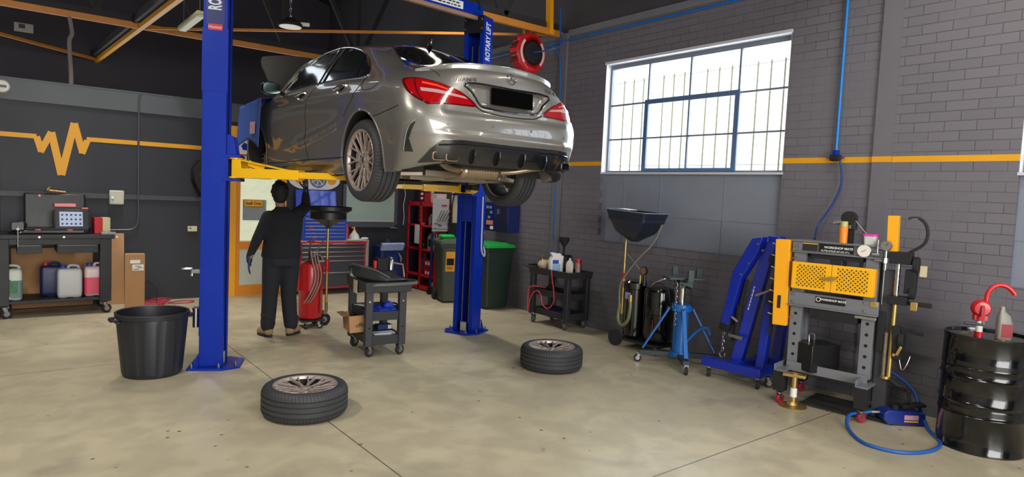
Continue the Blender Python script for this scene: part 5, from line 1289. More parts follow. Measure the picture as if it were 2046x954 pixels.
# wheelie bins
def wheelie(loc, rz, body, lid, label, sticker=False, lidm=None):
    t = thing('wheelie_bin', label, 'bin', loc, rz, 'wheelie bins behind the right lift column')
    mb = MB(); mb.loft([[(px, py+.0, z) for px, py in rr(w, d, .04)] for z, w, d in ((.03, .40, .44), (.90, .50, .56))]); mb.build('bin_body', body, t, smooth=60)
    mb = MB(); mb.loft([[(px, py, z) for px, py in rr(w, d, .04)] for z, w, d in ((.90, .55, .60), (.96, .56, .62))]); mb.build('bin_rim', body, t, smooth=60, bevel=.004)
    mb = MB(); mb.loft([[(px, py, z) for px, py in rr(w, d, .05)] for z, w, d in ((.965, .56, .62), (1.0, .55, .60), (1.04, .40, .42))]); mb.build('bin_lid', lidm or lid, t, smooth=40)
    for s in (-1, 1): MB().cyl((s*.21, .22, .10), (s*.25, .22, .10), .10, n=24).build('wheel', rubber, t)
    if sticker:
        s_ = MB(Matrix.Translation((-.10, -.270, .68)) @ Matrix.Rotation(R(3.5), 4, 'X')).box((-.075, -.004, -.16), (.075, .002, .16)).build('warning_sticker', amber, t, smooth=0)
        MB(Matrix.Translation((-.10, -.274, .68)) @ Matrix.Rotation(R(3.5), 4, 'X')).box((-.06, -.004, -.06), (.06, .0, .05)).build('sticker_print', gapblack, s_, smooth=0)
        print_lines('sticker_small_print', gapblack, s_, frame((-.10, -.2725, .575), (1, 0, 0), (0, -1, .06)), .11, .05, 3)
    return t
wheelie((5.84, 8.93, 0), R(-18), mat('olive green bin', (62, 70, 58), .5), None, 'olive green wheelie bin with a yellow sticker left of the lift column', True, mat('olive bin lid', (70, 78, 68), .5))
wheelie((6.09, 8.20, 0), R(-4), mat('dark green bin', (22, 42, 34), .5), None, 'dark green wheelie bin with bright green lid right of the lift column', False, mat('bright green lid', (10, 140, 50), .45))
t = thing('green_bag', 'bright green folded bag lying on the olive wheelie bin lid', 'bag', (5.70, 8.90, 1.041)); MB().cbox((0, 0, .03), (.24, .16, .06)).build('bag_body', mat('bright green plastic', (16, 186, 66), .5), t, bevel=.025)
# blue wall cabinet
t = thing('wall_cabinet', 'navy blue steel cabinet hung on the brick wall above the green lidded bin', 'cabinet', (6.29, 8.22, 1.20))
navy = mat('navy enamel', (20, 32, 96), .4)
MB().box((-.10, -.28, 0), (.14, .34, .46)).build('cabinet_box', navy, t, bevel=.006)
d = MB().box((-.12, .0, .01), (-.10, .33, .45)).build('glass_door', mat('dark blue glass door', (26, 36, 84), .15), t, bevel=.003)
for z, y in ((.38, .12), (.38, .2), (.30, .1), (.22, .15)): MB().box((-.123, y, z-.02), (-.119, y+.06, z+.02)).build('stored_item', mat('pale blue print', (120, 140, 190), .5) if z == .38 and y == .12 else bpy.data.materials['pale blue print'], d, smooth=0)
MB().box((-.123, .07, .10), (-.119, .25, .17)).build('orange_print', mat('salmon print', (206, 130, 110), .5), d, smooth=0); MB().box((-.123, .06, .03), (-.119, .14, .08)).build('white_note', paper, d, smooth=0)
d = MB().box((-.12, -.27, .01), (-.10, -.01, .45)).build('steel_door', mat('deep navy door', (10, 16, 56), .4), t, bevel=.003); MB().bar((-.13, -.06, .28), (-.13, -.06, .36), .01, .02).build('door_latch', steel, d)
# ---------------------------------------------------------------- black round bin by the left column
t = thing('rubbish_bin', 'round black ribbed plastic bin with side handles on the floor', 'bin', (1.095, 6.62, 0))
binp = mat('black bin plastic', (30, 32, 38), .45)
N = 96; prof = [(.225, .0), (.238, .004), (.242, .03), (.285, .50), (.287, .53), (.302, .535), (.306, .575), (.298, .58), (.284, .575), (.278, .52), (.232, .03), (0, .025)]
mb = MB(); rows = []
for r_, z in prof[:-1]:
    rows.append([V((rr_*math.cos(2*PI*i/N), rr_*math.sin(2*PI*i/N), z)) for i in range(N) for rr_ in [r_+(.007 if (.02 < z < .51 and r_ > .23 and prof.index((r_, z)) < 5 and (i // 3) % 3 != 0) else 0)]])
rows.insert(3, [a.lerp(b_, .04) for a, b_ in zip(rows[2], rows[3])])
mb.loft([rows[0][::1]]+rows[1:]); mb.build('bin_body', binp, t, smooth=25)
for s in (-1, 1):
    mb = MB(Matrix.Rotation(R(8), 4, 'Z')); mb.tube([(s*.295, -.06, .53), (s*.335, -.055, .53), (s*.338, 0, .515), (s*.335, .055, .53), (s*.295, .06, .53)], .012); mb.box((s*.30-.015, -.06, .50), (s*.30+.03, .06, .515)); mb.build('handle', binp, t)
# ---------------------------------------------------------------- mechanic, seen from behind
def limb(mb, pts, n=14):
    for (p, r0), (q, r1) in zip(pts, pts[1:]):
        mb.cyl(p, q, r0, r1, n); mb.ball(p, r0, n=n); mb.ball(q, r1, n=n)
def organic(mb, name, m, parent, vox=.009, smooth_=6):
    bmesh.ops.recalc_face_normals(mb.bm, faces=mb.bm.faces)
    me = bpy.data.meshes.new(name); mb.bm.to_mesh(me); mb.bm.free()
    o = bpy.data.objects.new('tmp', me); COL.objects.link(o)
    r_ = o.modifiers.new('r', 'REMESH'); r_.mode = 'VOXEL'; r_.voxel_size = vox
    s_ = o.modifiers.new('s', 'SMOOTH'); s_.factor = .5; s_.iterations = smooth_
    dg = bpy.context.evaluated_depsgraph_get(); m2 = bpy.data.meshes.new_from_object(o.evaluated_get(dg)); bpy.data.objects.remove(o)
    m2.materials.clear()
    return link(name, m2, m, parent, smooth=0) if 0 else _smooth(link(name, m2, m, parent, smooth=80))
def _smooth(o): return o
skin = mat('skin', (150, 104, 84), .55)
knit = mat('black knit jumper', (20, 21, 27), .9, vary=.2, scale=60)
trouser = mat('dark work trousers', (27, 28, 36), .85, vary=.2, scale=40)
glove = mat('dark blue glove', (24, 40, 78), .5)
hairm = mat('black hair', (12, 11, 12), .7, vary=.3, scale=80, bump=.6)
boot = mat('tan suede boot', (150, 126, 88), .8, vary=.2, scale=20)
PB = V((2.58, 7.62, 0))
P_ = thing('person', 'person in black jumper and dark trousers seen from behind, right arm raised under the car', 'person', PB)
J = {k: V(v)-PB for k, v in dict(
    pelvis=(2.60, 7.62, .96), waist=(2.60, 7.61, 1.12), chest=(2.61, 7.62, 1.32), neck=(2.585, 7.62, 1.50), head=(2.565, 7.64, 1.675),
    shL=(2.42, 7.62, 1.43), elL=(2.31, 7.60, 1.15), wrL=(2.245, 7.66, .91), haL=(2.235, 7.69, .83),
    shR=(2.79, 7.63, 1.46), elR=(2.94, 7.80, 1.53), wrR=(2.935, 7.80, 1.745), haR=(2.925, 7.80, 1.83),
    hiL=(2.50, 7.62, .93), knL=(2.48, 7.64, .50), anL=(2.46, 7.64, .09), hiR=(2.70, 7.62, .93), knR=(2.69, 7.62, .50), anR=(2.72, 7.60, .09)).items()}
def hand(mb, wr, d, side, thumb, curl, k=1.0):
    """palm, four separate fingers of different lengths and a thumb off the side of the palm"""
    d = V(d).normalized(); s = V(side).normalized(); nrm_ = d.cross(s).normalized()
    palm = wr+d*.055*k
    for off in (-.026, -.009, .009, .026): limb(mb, [(wr+s*off*.7, .016), (wr+d*.088+s*off, .0125)], 10)
    for off, L in ((-.030, .072), (-.010, .082), (.010, .076), (.029, .060)):
        p0 = wr+d*.085+s*off; p1 = p0+(d*math.cos(curl*.5)+nrm_*math.sin(curl*.5))*L*.42; p2 = p1+(d*math.cos(curl)+nrm_*math.sin(curl))*L*.32; p3 = p2+(d*math.cos(curl*1.5)+nrm_*math.sin(curl*1.5))*L*.26
        limb(mb, [(p0, .0095), (p1, .0088), (p2, .008), (p3, .0072)], 10)
    t0 = wr+d*.028+s*thumb*.030; t1 = t0+(d*.6+s*thumb*.7+nrm_*.3).normalized()*.04; t2 = t1+(d*.9+s*thumb*.25+nrm_*.3).normalized()*.03
    limb(mb, [(t0, .014), (t1, .0105), (t2, .0088)], 10)
def torso_rings(mb, rings):
    mb.loft([[V((cx+a*math.copysign(abs(math.cos(k*2*PI/24))**.85, math.cos(k*2*PI/24)), cy+b_*math.sin(k*2*PI/24), z)) for k in range(24)] for cx, cy, z, a, b_ in rings])
# body: one continuous surface
mb = MB()
torso_rings(mb, [(.02, 0, .86, .16, .11), (.02, 0, .95, .175, .12), (.02, -.005, 1.10, .15, .105), (.025, 0, 1.25, .165, .115), (.03, 0, 1.38, .165, .095), (.025, 0, 1.45, .11, .07), (.01, 0, 1.49, .06, .055)])
limb(mb, [(J['neck']-V((0, 0, .03)), .056), (J['head']-V((0, .01, .08)), .054)])
mb.ball(J['head']+V((0, .0, .015)), .095, (.84, 1.02, 1.18), 20); mb.ball(J['head']+V((0, .045, -.045)), .062, (.95, .9, 1.1), 16)
mb.ball(J['head']+V((.0, .098, -.01)), .016, (.8, 1.2, 1.4), 10)           # nose
for s in (-1, 1): mb.ball(J['head']+V((s*.082, .0, -.01)), .022, (.35, .8, 1.35), 12); mb.ball(J['head']+V((s*.032, .082, .018)), .014, (1.1, .7, .8), 10)
limb(mb, [(J['shL']+V((.02, 0, -.03)), .050), (J['elL'], .040), (J['wrL'], .027)]); limb(mb, [(J['shR']+V((-.02, 0, -.03)), .050), (J['elR'], .040), (J['wrR'], .027)])
limb(mb, [(J['hiL'], .085), (J['knL'], .055), (J['anL'], .038)]); limb(mb, [(J['hiR'], .085), (J['knR'], .055), (J['anR'], .038)])
hand(mb, J['wrL'], (-.03, .10, -1), (.3, 1, .1), 1, .30); hand(mb, J['wrR'], (-.05, .0, 1), (1, .2, 0), -1, .45)
for f, s in (('anL', -1), ('anR', 1)): limb(mb, [(J[f]+V((0, -.03, -.04)), .034), (J[f]+V((s*.05, .13, -.05)), .03)])
body_ = organic(mb, 'figure', skin, P_, .0075, 3)
# gloves
mb = MB(); w = V((.0, 0, .0)); hand(mb, J['wrL']+V((0, 0, -.003)), (-.03, .10, -1), (.3, 1, .1), 1, .30); limb(mb, [(J['wrL']+V((0, 0, .035)), .036), (J['wrL']+V((0, 0, -.02)), .031)])
g_ = MB(); organic(mb, 'glove', glove, P_, .0052, 1)
mb = MB(); hand(mb, J['wrR'], (-.05, .0, 1), (1, .2, 0), -1, .45); limb(mb, [(J['wrR']-V((0, 0, .03)), .036), (J['wrR'], .031)]); organic(mb, 'glove', glove, P_, .0052, 1)
g_.bm.free()
# hair
mb = MB(); hd = J['head']
mb.ball(hd+V((0, -.008, .036)), .108, (.86, 1.0, 1.10), 22); mb.ball(hd+V((0, -.035, -.02)), .088, (.90, .80, 1.1), 18)
for s in (-1, 1): mb.ball(hd+V((s*.075, -.01, -.0)), .03, (.6, 1, 1.5), 12)
for i in range(60):
    a, b_ = random.uniform(0, 2*PI), random.uniform(.15, 1.9)
    d = V((math.cos(a)*math.sin(b_)*.86, math.sin(a)*math.sin(b_), math.cos(b_)*1.1)); 
    if d.y > .45: continue
    p = hd+V((0, -.008, .036))+d*.104; mb.ball(p, .014, (1, 1, 1.6), 8)
organic(mb, 'hair', hairm, P_, .0065, 3)
# jumper, with folds at elbow and hem
mb = MB()
torso_rings(mb, [(.015, 0, .93, .215, .155), (.015, 0, .955, .228, .165), (.015, -.005, 1.0, .222, .165), (.02, -.005, 1.12, .212, .16), (.025, -.01, 1.26, .22, .155), (.03, -.01, 1.38, .228, .142), (.028, -.005, 1.455, .18, .110), (.01, 0, 1.50, .085, .072), (.006, 0, 1.53, .068, .064)])
limb(mb, [(J['shL']+V((.02, 0, -.03)), .082), (J['elL'], .060), (J['wrL']+V((.006, 0, .05)), .040)])
limb(mb, [(J['shR']+V((-.02, 0, -.03)), .085), (J['elR'], .062), (J['wrR']-V((0, 0, .06)), .042)])
for k in range(4): mb.ball(J['elR'].lerp(J['shR'], .25+.14*k)+V((.012*(-1)**k, -.03, -.02)), .045, (1.3, .7, .5), 12)
for k in range(5): mb.ball(V((.015+.05*(-1)**k, -.10, .98+.03*k)), .06, (1.6, .5, .22), 12)
for s in (-1, 1): mb.ball(V((.03+s*.10, -.085, 1.36)), .075, (1.1, .6, 1.2), 14)
organic(mb, 'jumper', knit, P_, .0085, 4)
# trousers
mb = MB()
torso_rings(mb, [(.02, 0, .84, .20, .145), (.02, 0, .93, .20, .148), (.02, 0, 1.0, .175, .13)])
for h, k_, a in (('hiL', 'knL', 'anL'), ('hiR', 'knR', 'anR')):
    limb(mb, [(J[h], .118), (J[h].lerp(J[k_], .5), .108), (J[k_], .090), (J[k_].lerp(J[a], .5), .086), (J[a]+V((0, 0, .04)), .080)])
    for i in range(4): mb.ball(J[a]+V((.01*(-1)**i, -.01, .06+.035*i)), .078, (1.05, 1.0, .22), 12)
    for i in range(3): mb.ball(J[k_]+V((.0, -.02, -.06+.06*i)), .078, (1.0, .95, .25), 12)
for s in (-1, 1): mb.ball(V((.02+s*.085, -.065, .90)), .10, (.95, .85, 1.05), 14)
organic(mb, 'trousers', trouser, P_, .0085, 4)
for f, ang in (('anL', 105), ('anR', 40)):
    T = Matrix.Translation((J[f].x, J[f].y, 0)) @ Matrix.Rotation(R(ang), 4, 'Z')
    mb = MB(T); limb(mb, [(V((-.02, 0, .07)), .052), (V((-.005, 0, .12)), .056)], 16); limb(mb, [(V((-.035, 0, .058)), .046), (V((.08, 0, .055)), .046), (V((.15, 0, .048)), .040)], 16)
    b_ = organic(mb, 'boot', boot, P_, .007, 2)
    mb = MB(T); mb.loft([[(x, y, z) for x, y in [(.20*math.copysign(abs(math.cos(t))**.8, math.cos(t))*.66+.055, .052*math.sin(t)) for t in [k*2*PI/28 for k in range(28)]]] for z in (.001, .026)]); mb.build('sole', mat('black sole', (30, 28, 26), .8) if f == 'anL' else bpy.data.materials['black sole'], b_, bevel=.004)
# ---------------------------------------------------------------- waste oil drainer, red
t = thing('oil_drainer', 'red upright waste oil drainer on wheels with wide black pan on a pole', 'oil drainer', (3.10, 7.98, 0))
MB().lathe([(0, .10), (.09, .10), (.13, .115), (.148, .15), (.148, .46), (.151, .465), (.151, .475), (.148, .48), (.148, .76), (.13, .81), (.08, .84), (0, .845)], n=44).build('tank', red, t, smooth=35)
mb = MB(); mb.box((-.15, -.13, .075), (.15, .13, .10)); mb.build('base_frame', darksteel, t, bevel=.004)
MB().cyl((.175, -.04, .08), (.175, .0, .08), .08, n=28).build('wheel', rubber, t); MB().cyl((.175, -.045, .08), (.175, .0, .08), .035, n=16).build('wheel_hub', steel, t)
MB().cyl((.12, .12, .08), (.12, .16, .08), .08, n=28).build('wheel', rubber, t)
caster(t, (-.12, -.16, 0), .036, rubber, .8, chrome); caster(t, (.05, -.17, 0), .036, rubber, -.6, chrome)
MB().cyl((.20, -.02, .18), (.20, -.02, .86), .017, n=14).cyl((.20, -.02, .86), (.20, -.02, 1.30), .014, n=14).build('lift_pole', brass, t)
MB().cyl((.20, -.02, .70), (.20, -.02, .86), .028, n=16).box((.12, -.04, .73), (.20, 0, .77)).build('pole_clamp', red, t, bevel=.004)
mb = MB(); mb.lathe([(.0, -.15), (.025, -.148), (.03, -.13), (.16, -.04), (.225, -.025), (.228, .06), (.265, .075), (.27, .085), (.29, .09), (.292, .135), (.28, .135), (.262, .10), (.215, .07), (.21, -.01), (.15, -.028), (.0, -.12)], (.20, -.02, 1.40), n=20); mb.build('drain_pan', blackplastic, t, smooth=30)
mb = MB(); mb.tube([(.20, -.02, .30), (.205, -.02, .20), (.18, -.04, .16), (.145, -.05, .19)], .022); mb.build('outlet_hose', mat('amber hose', (140, 110, 80), .4), t)
for i, (o_, r_) in enumerate(((-.03, .010), (.01, .008), (.045, .009))):
    MB().tube([(-.03+o_, -.13, .98), (-.02+o_, -.16, .86), (.01+o_, -.19, .70), (-.01+o_, -.20, .56), (-.07+o_, -.19, .42), (-.11+o_, -.15, .33)], r_).build('drain_hose', mat('grey hose', (150, 130, 110), .4) if i == 0 else bpy.data.materials['grey hose'], t)
mb = MB(); mb.cyl((-.04, -.05, .84), (-.04, -.05, .97), .018); mb.cyl((-.04, -.05, .97), (-.04, -.05, 1.08), .008); mb.cbox((-.03, -.05, 1.09), (.09, .015, .012)); mb.cbox((.04, -.02, .885), (.13, .10, .05)); mb.build('valve_head', darksteel, t, bevel=.004)
mb = MB(); mb.tube([(.0, -.06, .90), (.05, -.12, .93), (.10, -.10, .88), (.13, -.05, .86)], .012); mb.build('valve_lever', chrome, t)
MB().box((.06, -.146, .19), (.075, -.135, .72)).build('level_gauge', mat('amber gauge', (150, 40, 34), .3), t)
MB().bar((.03, -.10, .98), (.17, -.06, 1.17), .010, .010).build('long_probe', steel, t)
# ---------------------------------------------------------------- black utility cart with things on it
CT = thing('utility_cart', 'black plastic two handled utility cart in the middle of the floor', 'trolley', (3.26, 6.46, 0), R(-7.5))
cartm = mat('charcoal cart plastic', (44, 46, 50), .5, vary=.12)
def tray(x0, x1, y0, y1, z0, z1, m, parent, name='tray', w=.022):
    mb = MB(); mb.loft([[(x0, y0, z1), (x1, y0, z1), (x1, y1, z1), (x0, y1, z1)], [(x0+.01, y0+.01, z0), (x1-.01, y0+.01, z0), (x1-.01, y1-.01, z0), (x0+.01, y1-.01, z0)]], cap=False)
    mb.loft([[(x0+w, y0+w, z1), (x1-w, y0+w, z1), (x1-w, y1-w, z1), (x0+w, y1-w, z1)], [(x0+w+.008, y0+w+.008, z0+.02), (x1-w-.008, y0+w+.008, z0+.02), (x1-w-.008, y1-w-.008, z0+.02), (x0+w+.008, y1-w-.008, z0+.02)]], cap=False)
    for z, a in ((z0, .01),): mb._f(mb._v([(x0+a, y0+a, z), (x1-a, y0+a, z), (x1-a, y1-a, z), (x0+a, y1-a, z)]))
    a = w+.008; mb._f(mb._v([(x0+a, y0+a, z0+.02), (x1-a, y0+a, z0+.02), (x1-a, y1-a, z0+.02), (x0+a, y1-a, z0+.02)]))
    A = [(x0, y0), (x1, y0), (x1, y1), (x0, y1)]; B = [(x0+w, y0+w), (x1-w, y0+w), (x1-w, y1-w), (x0+w, y1-w)]
    for i in range(4): mb._f(mb._v([(*A[i], z1), (*A[(i+1) % 4], z1), (*B[(i+1) % 4], z1), (*B[i], z1)]))
    return mb.build(name, m, parent, bevel=.004)
tray(-.25, .27, -.36, .33, .70, .81, cartm, CT, 'top_tray'); tray(-.20, .20, -.30, .30, .39, .49, cartm, CT, 'middle_tray'); tray(-.20, .20, -.30, .30, .13, .23, cartm, CT, 'bottom_tray')
mb = MB(); mb.tube([(-.18, -.35, .775), (-.15, -.41, .79), (.0, -.43, .795), (.2, -.42, .80), (.30, -.38, .80), (.33, -.25, .80), (.27, -.1, .79)], .018, 10); mb.build('push_handle', mat('worn grey handle', (96, 96, 94), .5), CT)
for x in (-.185, .185):
    for y in (-.285, .285):
        lg = MB().box((x-.04, y-.035, .12), (x+.04, y+.035, .72)).build('leg', cartm, CT, bevel=.008)
        for z in (.32, .60):
            if y < 0: MB().cyl((x, y-.037, z), (x, y-.034, z), .010, n=12).build('leg_bolt', steel if z > .5 else gapblack, lg)
for x in (-.17, .17):
    for y in (-.26, .26): caster(CT, (x, y, 0), .056, rubber, .5)
MB().box((-.262, -.10, .66), (-.256, .02, .80)).build('cart_sticker', mat('printed cream sticker', (190, 180, 156), .5, vary=.4, scale=50), CT, smooth=0)
def on(loc, rz=0): p = Matrix.Translation(CT.location) @ Matrix.Rotation(CT.rotation_euler.z, 4, 'Z') @ V(loc); return p
rzc = CT.rotation_euler.z
t = thing('plastic_cover', 'long grey plastic cover lying across the top of the utility cart', 'cover', on((.0, .02, .812)), rzc)
mb = MB(); mb.loft([[(x, y, z) for x, y, z in r_] for r_ in ([(-.22, .36, .05), (-.14, .40, .05), (-.14, .40, .10), (-.22, .36, .11)], [(-.22, .10, .0), (-.02, .16, .0), (-.02, .16, .10), (-.22, .10, .12)], [(-.12, -.22, 0), (.14, -.16, 0), (.14, -.16, .06), (-.12, -.22, .085)], [(-.02, -.34, .0), (.22, -.30, 0), (.22, -.30, .02), (-.02, -.34, .03)])]); mb.build('cover_shell', mat('satin grey plastic', (62, 62, 64), .35), t, bevel=.008)
mb = MB(); mb.tube([(-.19, .30, .12), (-.16, .08, .125), (-.05, -.16, .09), (.03, -.32, .035)], .006); mb.build('pale_edge', mat('pale trim', (140, 140, 136), .3), t)
t = thing('bottle_jack', 'black device block with steel cylinder standing on the far side of the utility cart', 'jack', on((.13, .14, .815)), rzc)
mb = MB(); mb.box((-.10, -.04, .06), (.02, .06, .20)); mb.build('device_block', mattblack, t, bevel=.006)
mb = MB(); mb.lathe([(0, .03), (.032, .03), (.032, .17), (.024, .18), (.03, .19), (.03, .205), (0, .207)], (.08, .03, 0), n=20); mb.build('steel_cylinder', steel, t)
mb = MB(); mb.tube([(.10, .03, .14), (.22, .02, .12), (.225, -.02, .0), (.225, -.02, -.02)], .010, straight=True); mb.build('pump_lever', mat('bronze lever', (170, 130, 104), .4, .5), t)
MB().box((-.13, -.02, .0), (-.10, .03, .17)).build('red_tag', red, t, bevel=.004); MB().box((-.12, -.06, .0), (.12, .07, .06)).build('device_base', mattblack, t, bevel=.006)
t = thing('green_topped_bottle', 'small pale bottle with a green cap at the left edge of the utility cart', 'bottle', on((-.20, .24, .725)), rzc)
MB().lathe([(0, 0), (.036, 0), (.038, .09), (.025, .12)], n=22).build('bottle_body', mat('pale bottle', (176, 190, 190), .4), t); MB().cyl((0, 0, .115), (0, 0, .165), .03, .026, n=20).build('bottle_cap', mat('green cap', (40, 150, 100), .4), t)
t = thing('blue_cloth', 'crumpled bright blue cloth lying on the middle shelf of the utility cart', 'cloth', on((.02, .0, .412)), rzc)
mb = MB()
for i in range(26): mb.ball((random.uniform(-.12, .13), random.uniform(-.20, .20), random.uniform(.02, .07)), random.uniform(.035, .06), (random.uniform(.8, 1.6), random.uniform(.6, 1.4), random.uniform(.3, .8)), 10)
mb.ball((.07, -.12, .10), .055, (1.1, .7, 1.1), 12)
organic(mb, 'folds', mat('bright blue cloth', (20, 50, 176), .6, vary=.2, scale=20), t, .010, 1)
t = thing('torn_paper', 'white sheet sticking out beside the blue cloth on the cart', 'papers', on((-.12, .10, .492)), rzc+.4); MB(Matrix.Rotation(.1, 4, 'Y')).box((-.06, -.09, 0), (.05, .09, .003)).build('sheet', paper, t, smooth=0)
t = thing('cable_coil', 'small black cable coil at the right end of the middle cart shelf', 'cable', on((.15, -.14, .43)), rzc)
mb = MB()
for i in range(4): mb.torus((0, 0, .02+.022*i), .045, .010, 20, 6, Matrix.Rotation(.2*i, 4, 'X'))
mb.build('coil', mattblack, t)
t = thing('open_carton', 'open cardboard box with printed text leaning out of the lower cart shelf', 'box', on((-.18, .06, .24)), rzc-.12)
mb = MB(Matrix.Rotation(R(-3), 4, 'X') @ Matrix.Rotation(R(-4), 4, 'Y'))
for a, b_ in (((-.13, -.22, 0), (-.124, .20, .19)), ((.09, -.22, 0), (.096, .20, .17)), ((-.13, -.22, 0), (.096, -.214, .18)), ((-.13, .194, 0), (.096, .20, .18)), ((-.13, -.22, 0), (.096, .20, .006))): mb.box(a, b_)
mb.box((-.20, -.20, .185), (-.125, .18, .189)); bx = mb.build('carton', cardboard, t)
Mx = Matrix.Rotation(R(-3), 4, 'X') @ Matrix.Rotation(R(-4), 4, 'Y')
text('box_lettering', 'office', .062, mat('brown print', (60, 48, 40), .7), bx, Mx @ frame((-.0, -.2215, .075), (1, 0, 0), (0, -1, 0)), .0006, bold=.001)
for i in range(4): MB(Mx).box((-.1312, .02, .03+.02*i), (-.1300, .10, .038+.02*i)).build('print_line', bpy.data.materials['brown print'], bx, smooth=0)
for i, (lx, ly, lz, w_, d_, h_, nm, m_) in enumerate(((.10, -.20, .152, .15, .10, .045, 'blue and white part carton lying lowest on the bottom cart shelf', 'blue'), (.04, -.12, .200, .24, .12, .028, 'flat white part box on top of the blue carton on the cart', 'white'), (.09, .02, .232, .17, .10, .055, 'navy and white part box stacked highest on the bottom cart shelf', 'navy'), (-.02, -.22, .153, .10, .08, .06, 'grey striped part box nearest the front cart leg', 'grey'))):
    t = thing('part_box', nm, 'box', on((lx, ly, lz)), rzc+.05*i, 'part boxes on the cart')
    MB().box((-w_/2, -d_/2, 0), (w_/2, d_/2, h_)).build('carton', mat(m_+' carton', {'blue': (30, 70, 170), 'white': (206, 208, 214), 'navy': (28, 40, 96), 'grey': (170, 170, 170)}[m_], .5), t, bevel=.002)
    MB().box((w_/2-.05, -d_/2-.0015, .006), (w_/2-.005, -d_/2+.0, h_-.006)).build('end_label', paper if m_ != 'white' else bpy.data.materials['grey hose'], t, smooth=0)
# ---------------------------------------------------------------- blue wing cover over the front wing of the car
t = thing('wing_cover', 'blue protective cover draped over the front left wing of the raised car', 'cover', CAR.location)
t.rotation_mode = 'QUATERNION'; t.rotation_quaternion = CAR.rotation_quaternion
mb = MB(); rows = []
for j in range(17):
    f = j/16; row = []
    for i in range(19):
        u = i/18; x = 2.50+.85*u+ (.0 if f < .3 else (f-.3)*.12*(u-.2))
        if f < .25: y = .62+.30*(f/.25); z = .955-.03*(f/.25)**2-.06*u*u
        else: g = (f-.25)/.75; y = .955+.012*math.sin(u*9)*g+.02*g; z = .925-.06*u*u-(.56-.10*math.sin(u*3))*g
        z += .006*math.sin(7*u+4*f); y += .008*math.sin(13*u+2*f)
        row.append(U((x, y, z)))
    rows.append(row)
vr = [mb._v(r_) for r_ in rows]
for a, b_ in zip(vr, vr[1:]):
    for i in range(len(a)-1): mb._f((a[i], a[i+1], b_[i+1], b_[i]))
cv = mb.build('cover_sheet', mat('blue vinyl', (62, 94, 176), .4, vary=.1), t, smooth=80); so_ = cv.modifiers.new('s', 'SOLIDIFY'); so_.thickness = .004
MB().box(U((2.62, .985, .52)), U((2.80, .990, .66))).build('white_print', mat('white and red print', (206, 160, 170), .5, vary=.6, scale=60), t, smooth=0)
# ---------------------------------------------------------------- second black cart by the brick wall
C2 = thing('utility_cart', 'black utility cart against the brick wall, bottles and a funnel on top', 'trolley', (6.12, 6.62, 0), R(0))
cart2m = mat('dark cart plastic', (34, 35, 38), .5)
tray(-.21, .24, -.42, .42, .70, .79, cart2m, C2, 'top_tray'); tray(-.17, .20, -.37, .37, .40, .49, cart2m, C2, 'middle_tray'); tray(-.17, .20, -.37, .37, .13, .22, cart2m, C2, 'bottom_tray')
mb = MB(); mb.tube([(-.19, .40, .77), (-.20, .47, .80), (.0, .49, .80), (.22, .46, .80), (.22, .40, .77)], .017, 10); mb.build('push_handle', cart2m, C2)
for x in (-.165, .19):
    for y in (-.355, .355): MB().box((x-.035, y-.04, .12), (x+.035, y+.04, .72)).build('leg', cart2m, C2, bevel=.008); caster(C2, (x, y*.92, 0), .056, mat('grey wheel', (70, 72, 74), .5) if (x, y) == (-.165, -.355) else bpy.data.materials['grey wheel'], .5)
def w2(x, y, z): return (6.12+x, 6.62+y, z)
t = thing('oil_jug', 'white oil jug with blue label and blue cap on the wall cart', 'oil jug', w2(-.06, .02, .722), R(-20))
mb = MB(); mb.loft([[(px*a+sh, py*b_, z) for px, py in rr(.20, .11, .03, 4)] for z, a, b_, sh in ((0, .96, .96, 0), (.01, 1, 1, 0), (.20, 1, 1, 0), (.25, .85, .9, .02), (.29, .42, .5, -.045), (.30, .25, .4, -.055))]); mb.build('jug_body', white, t, smooth=60)
MB().cyl((-.055, 0, .295), (-.055, 0, .33), .024, n=18).build('cap', blueplastic, t); mb = MB(); mb.tube([(.0, 0, .265), (.05, 0, .275), (.085, 0, .235), (.09, 0, .17)], .013); mb.build('handle', white, t)
MB().box((-.07, -.0575, .03), (.05, -.0555, .14)).build('jug_label', mat('pale blue label', (140, 176, 210), .5, vary=.5, scale=60), t, smooth=0); MB().box((-.07, -.0575, .145), (.02, -.0555, .20)).build('blue_label', blueplastic, t, smooth=0)
t = thing('funnel_container', 'black container with a black ribbed funnel standing in it on the wall cart', 'container', w2(.09, .0, .722), 0)
mb = MB(); mb.loft([[(px*a, py*a, z) for px, py in rr(.15, .20, .03, 4)] for z, a in ((0, .96), (.01, 1), (.22, 1), (.27, .75))]); mb.build('container_body', glossblack, t, smooth=60)
mb = MB(); mb.lathe([(.014, 0), (.016, .10), (.07, .19), (.073, .235), (.068, .235), (.064, .19), (.010, .10)], (-.0, .03, .27), n=24); mb.build('funnel', mattblack, t)
MB().box((-.078, -.06, .07), (-.0755, .06, .17)).build('grey_label', darksteel, t, smooth=0)
bottle(w2(.0, -.20, .722), .10, .07, .24, mat('cream bottle', (206, 200, 184), .4), white, 'cream bottle with a red label in the middle of the wall cart', 'bottles on the wall cart', R(-50), redlab)
spray(w2(.02, -.34, .722), 'red capped spray can at the right end of the wall cart', mat('grey red tin', (150, 110, 104), .35, vary=.4, scale=40), red, .25, .034, 'bottles on the wall cart')
spray(w2(.12, -.26, .722), 'black spray can at the back of the wall cart', mattblack, glossblack, .22, .033, 'bottles on the wall cart')
t = thing('polishing_pad', 'round cream polishing pad at the left end of the wall cart', 'polishing pad', w2(-.04, .27, .745), 0)
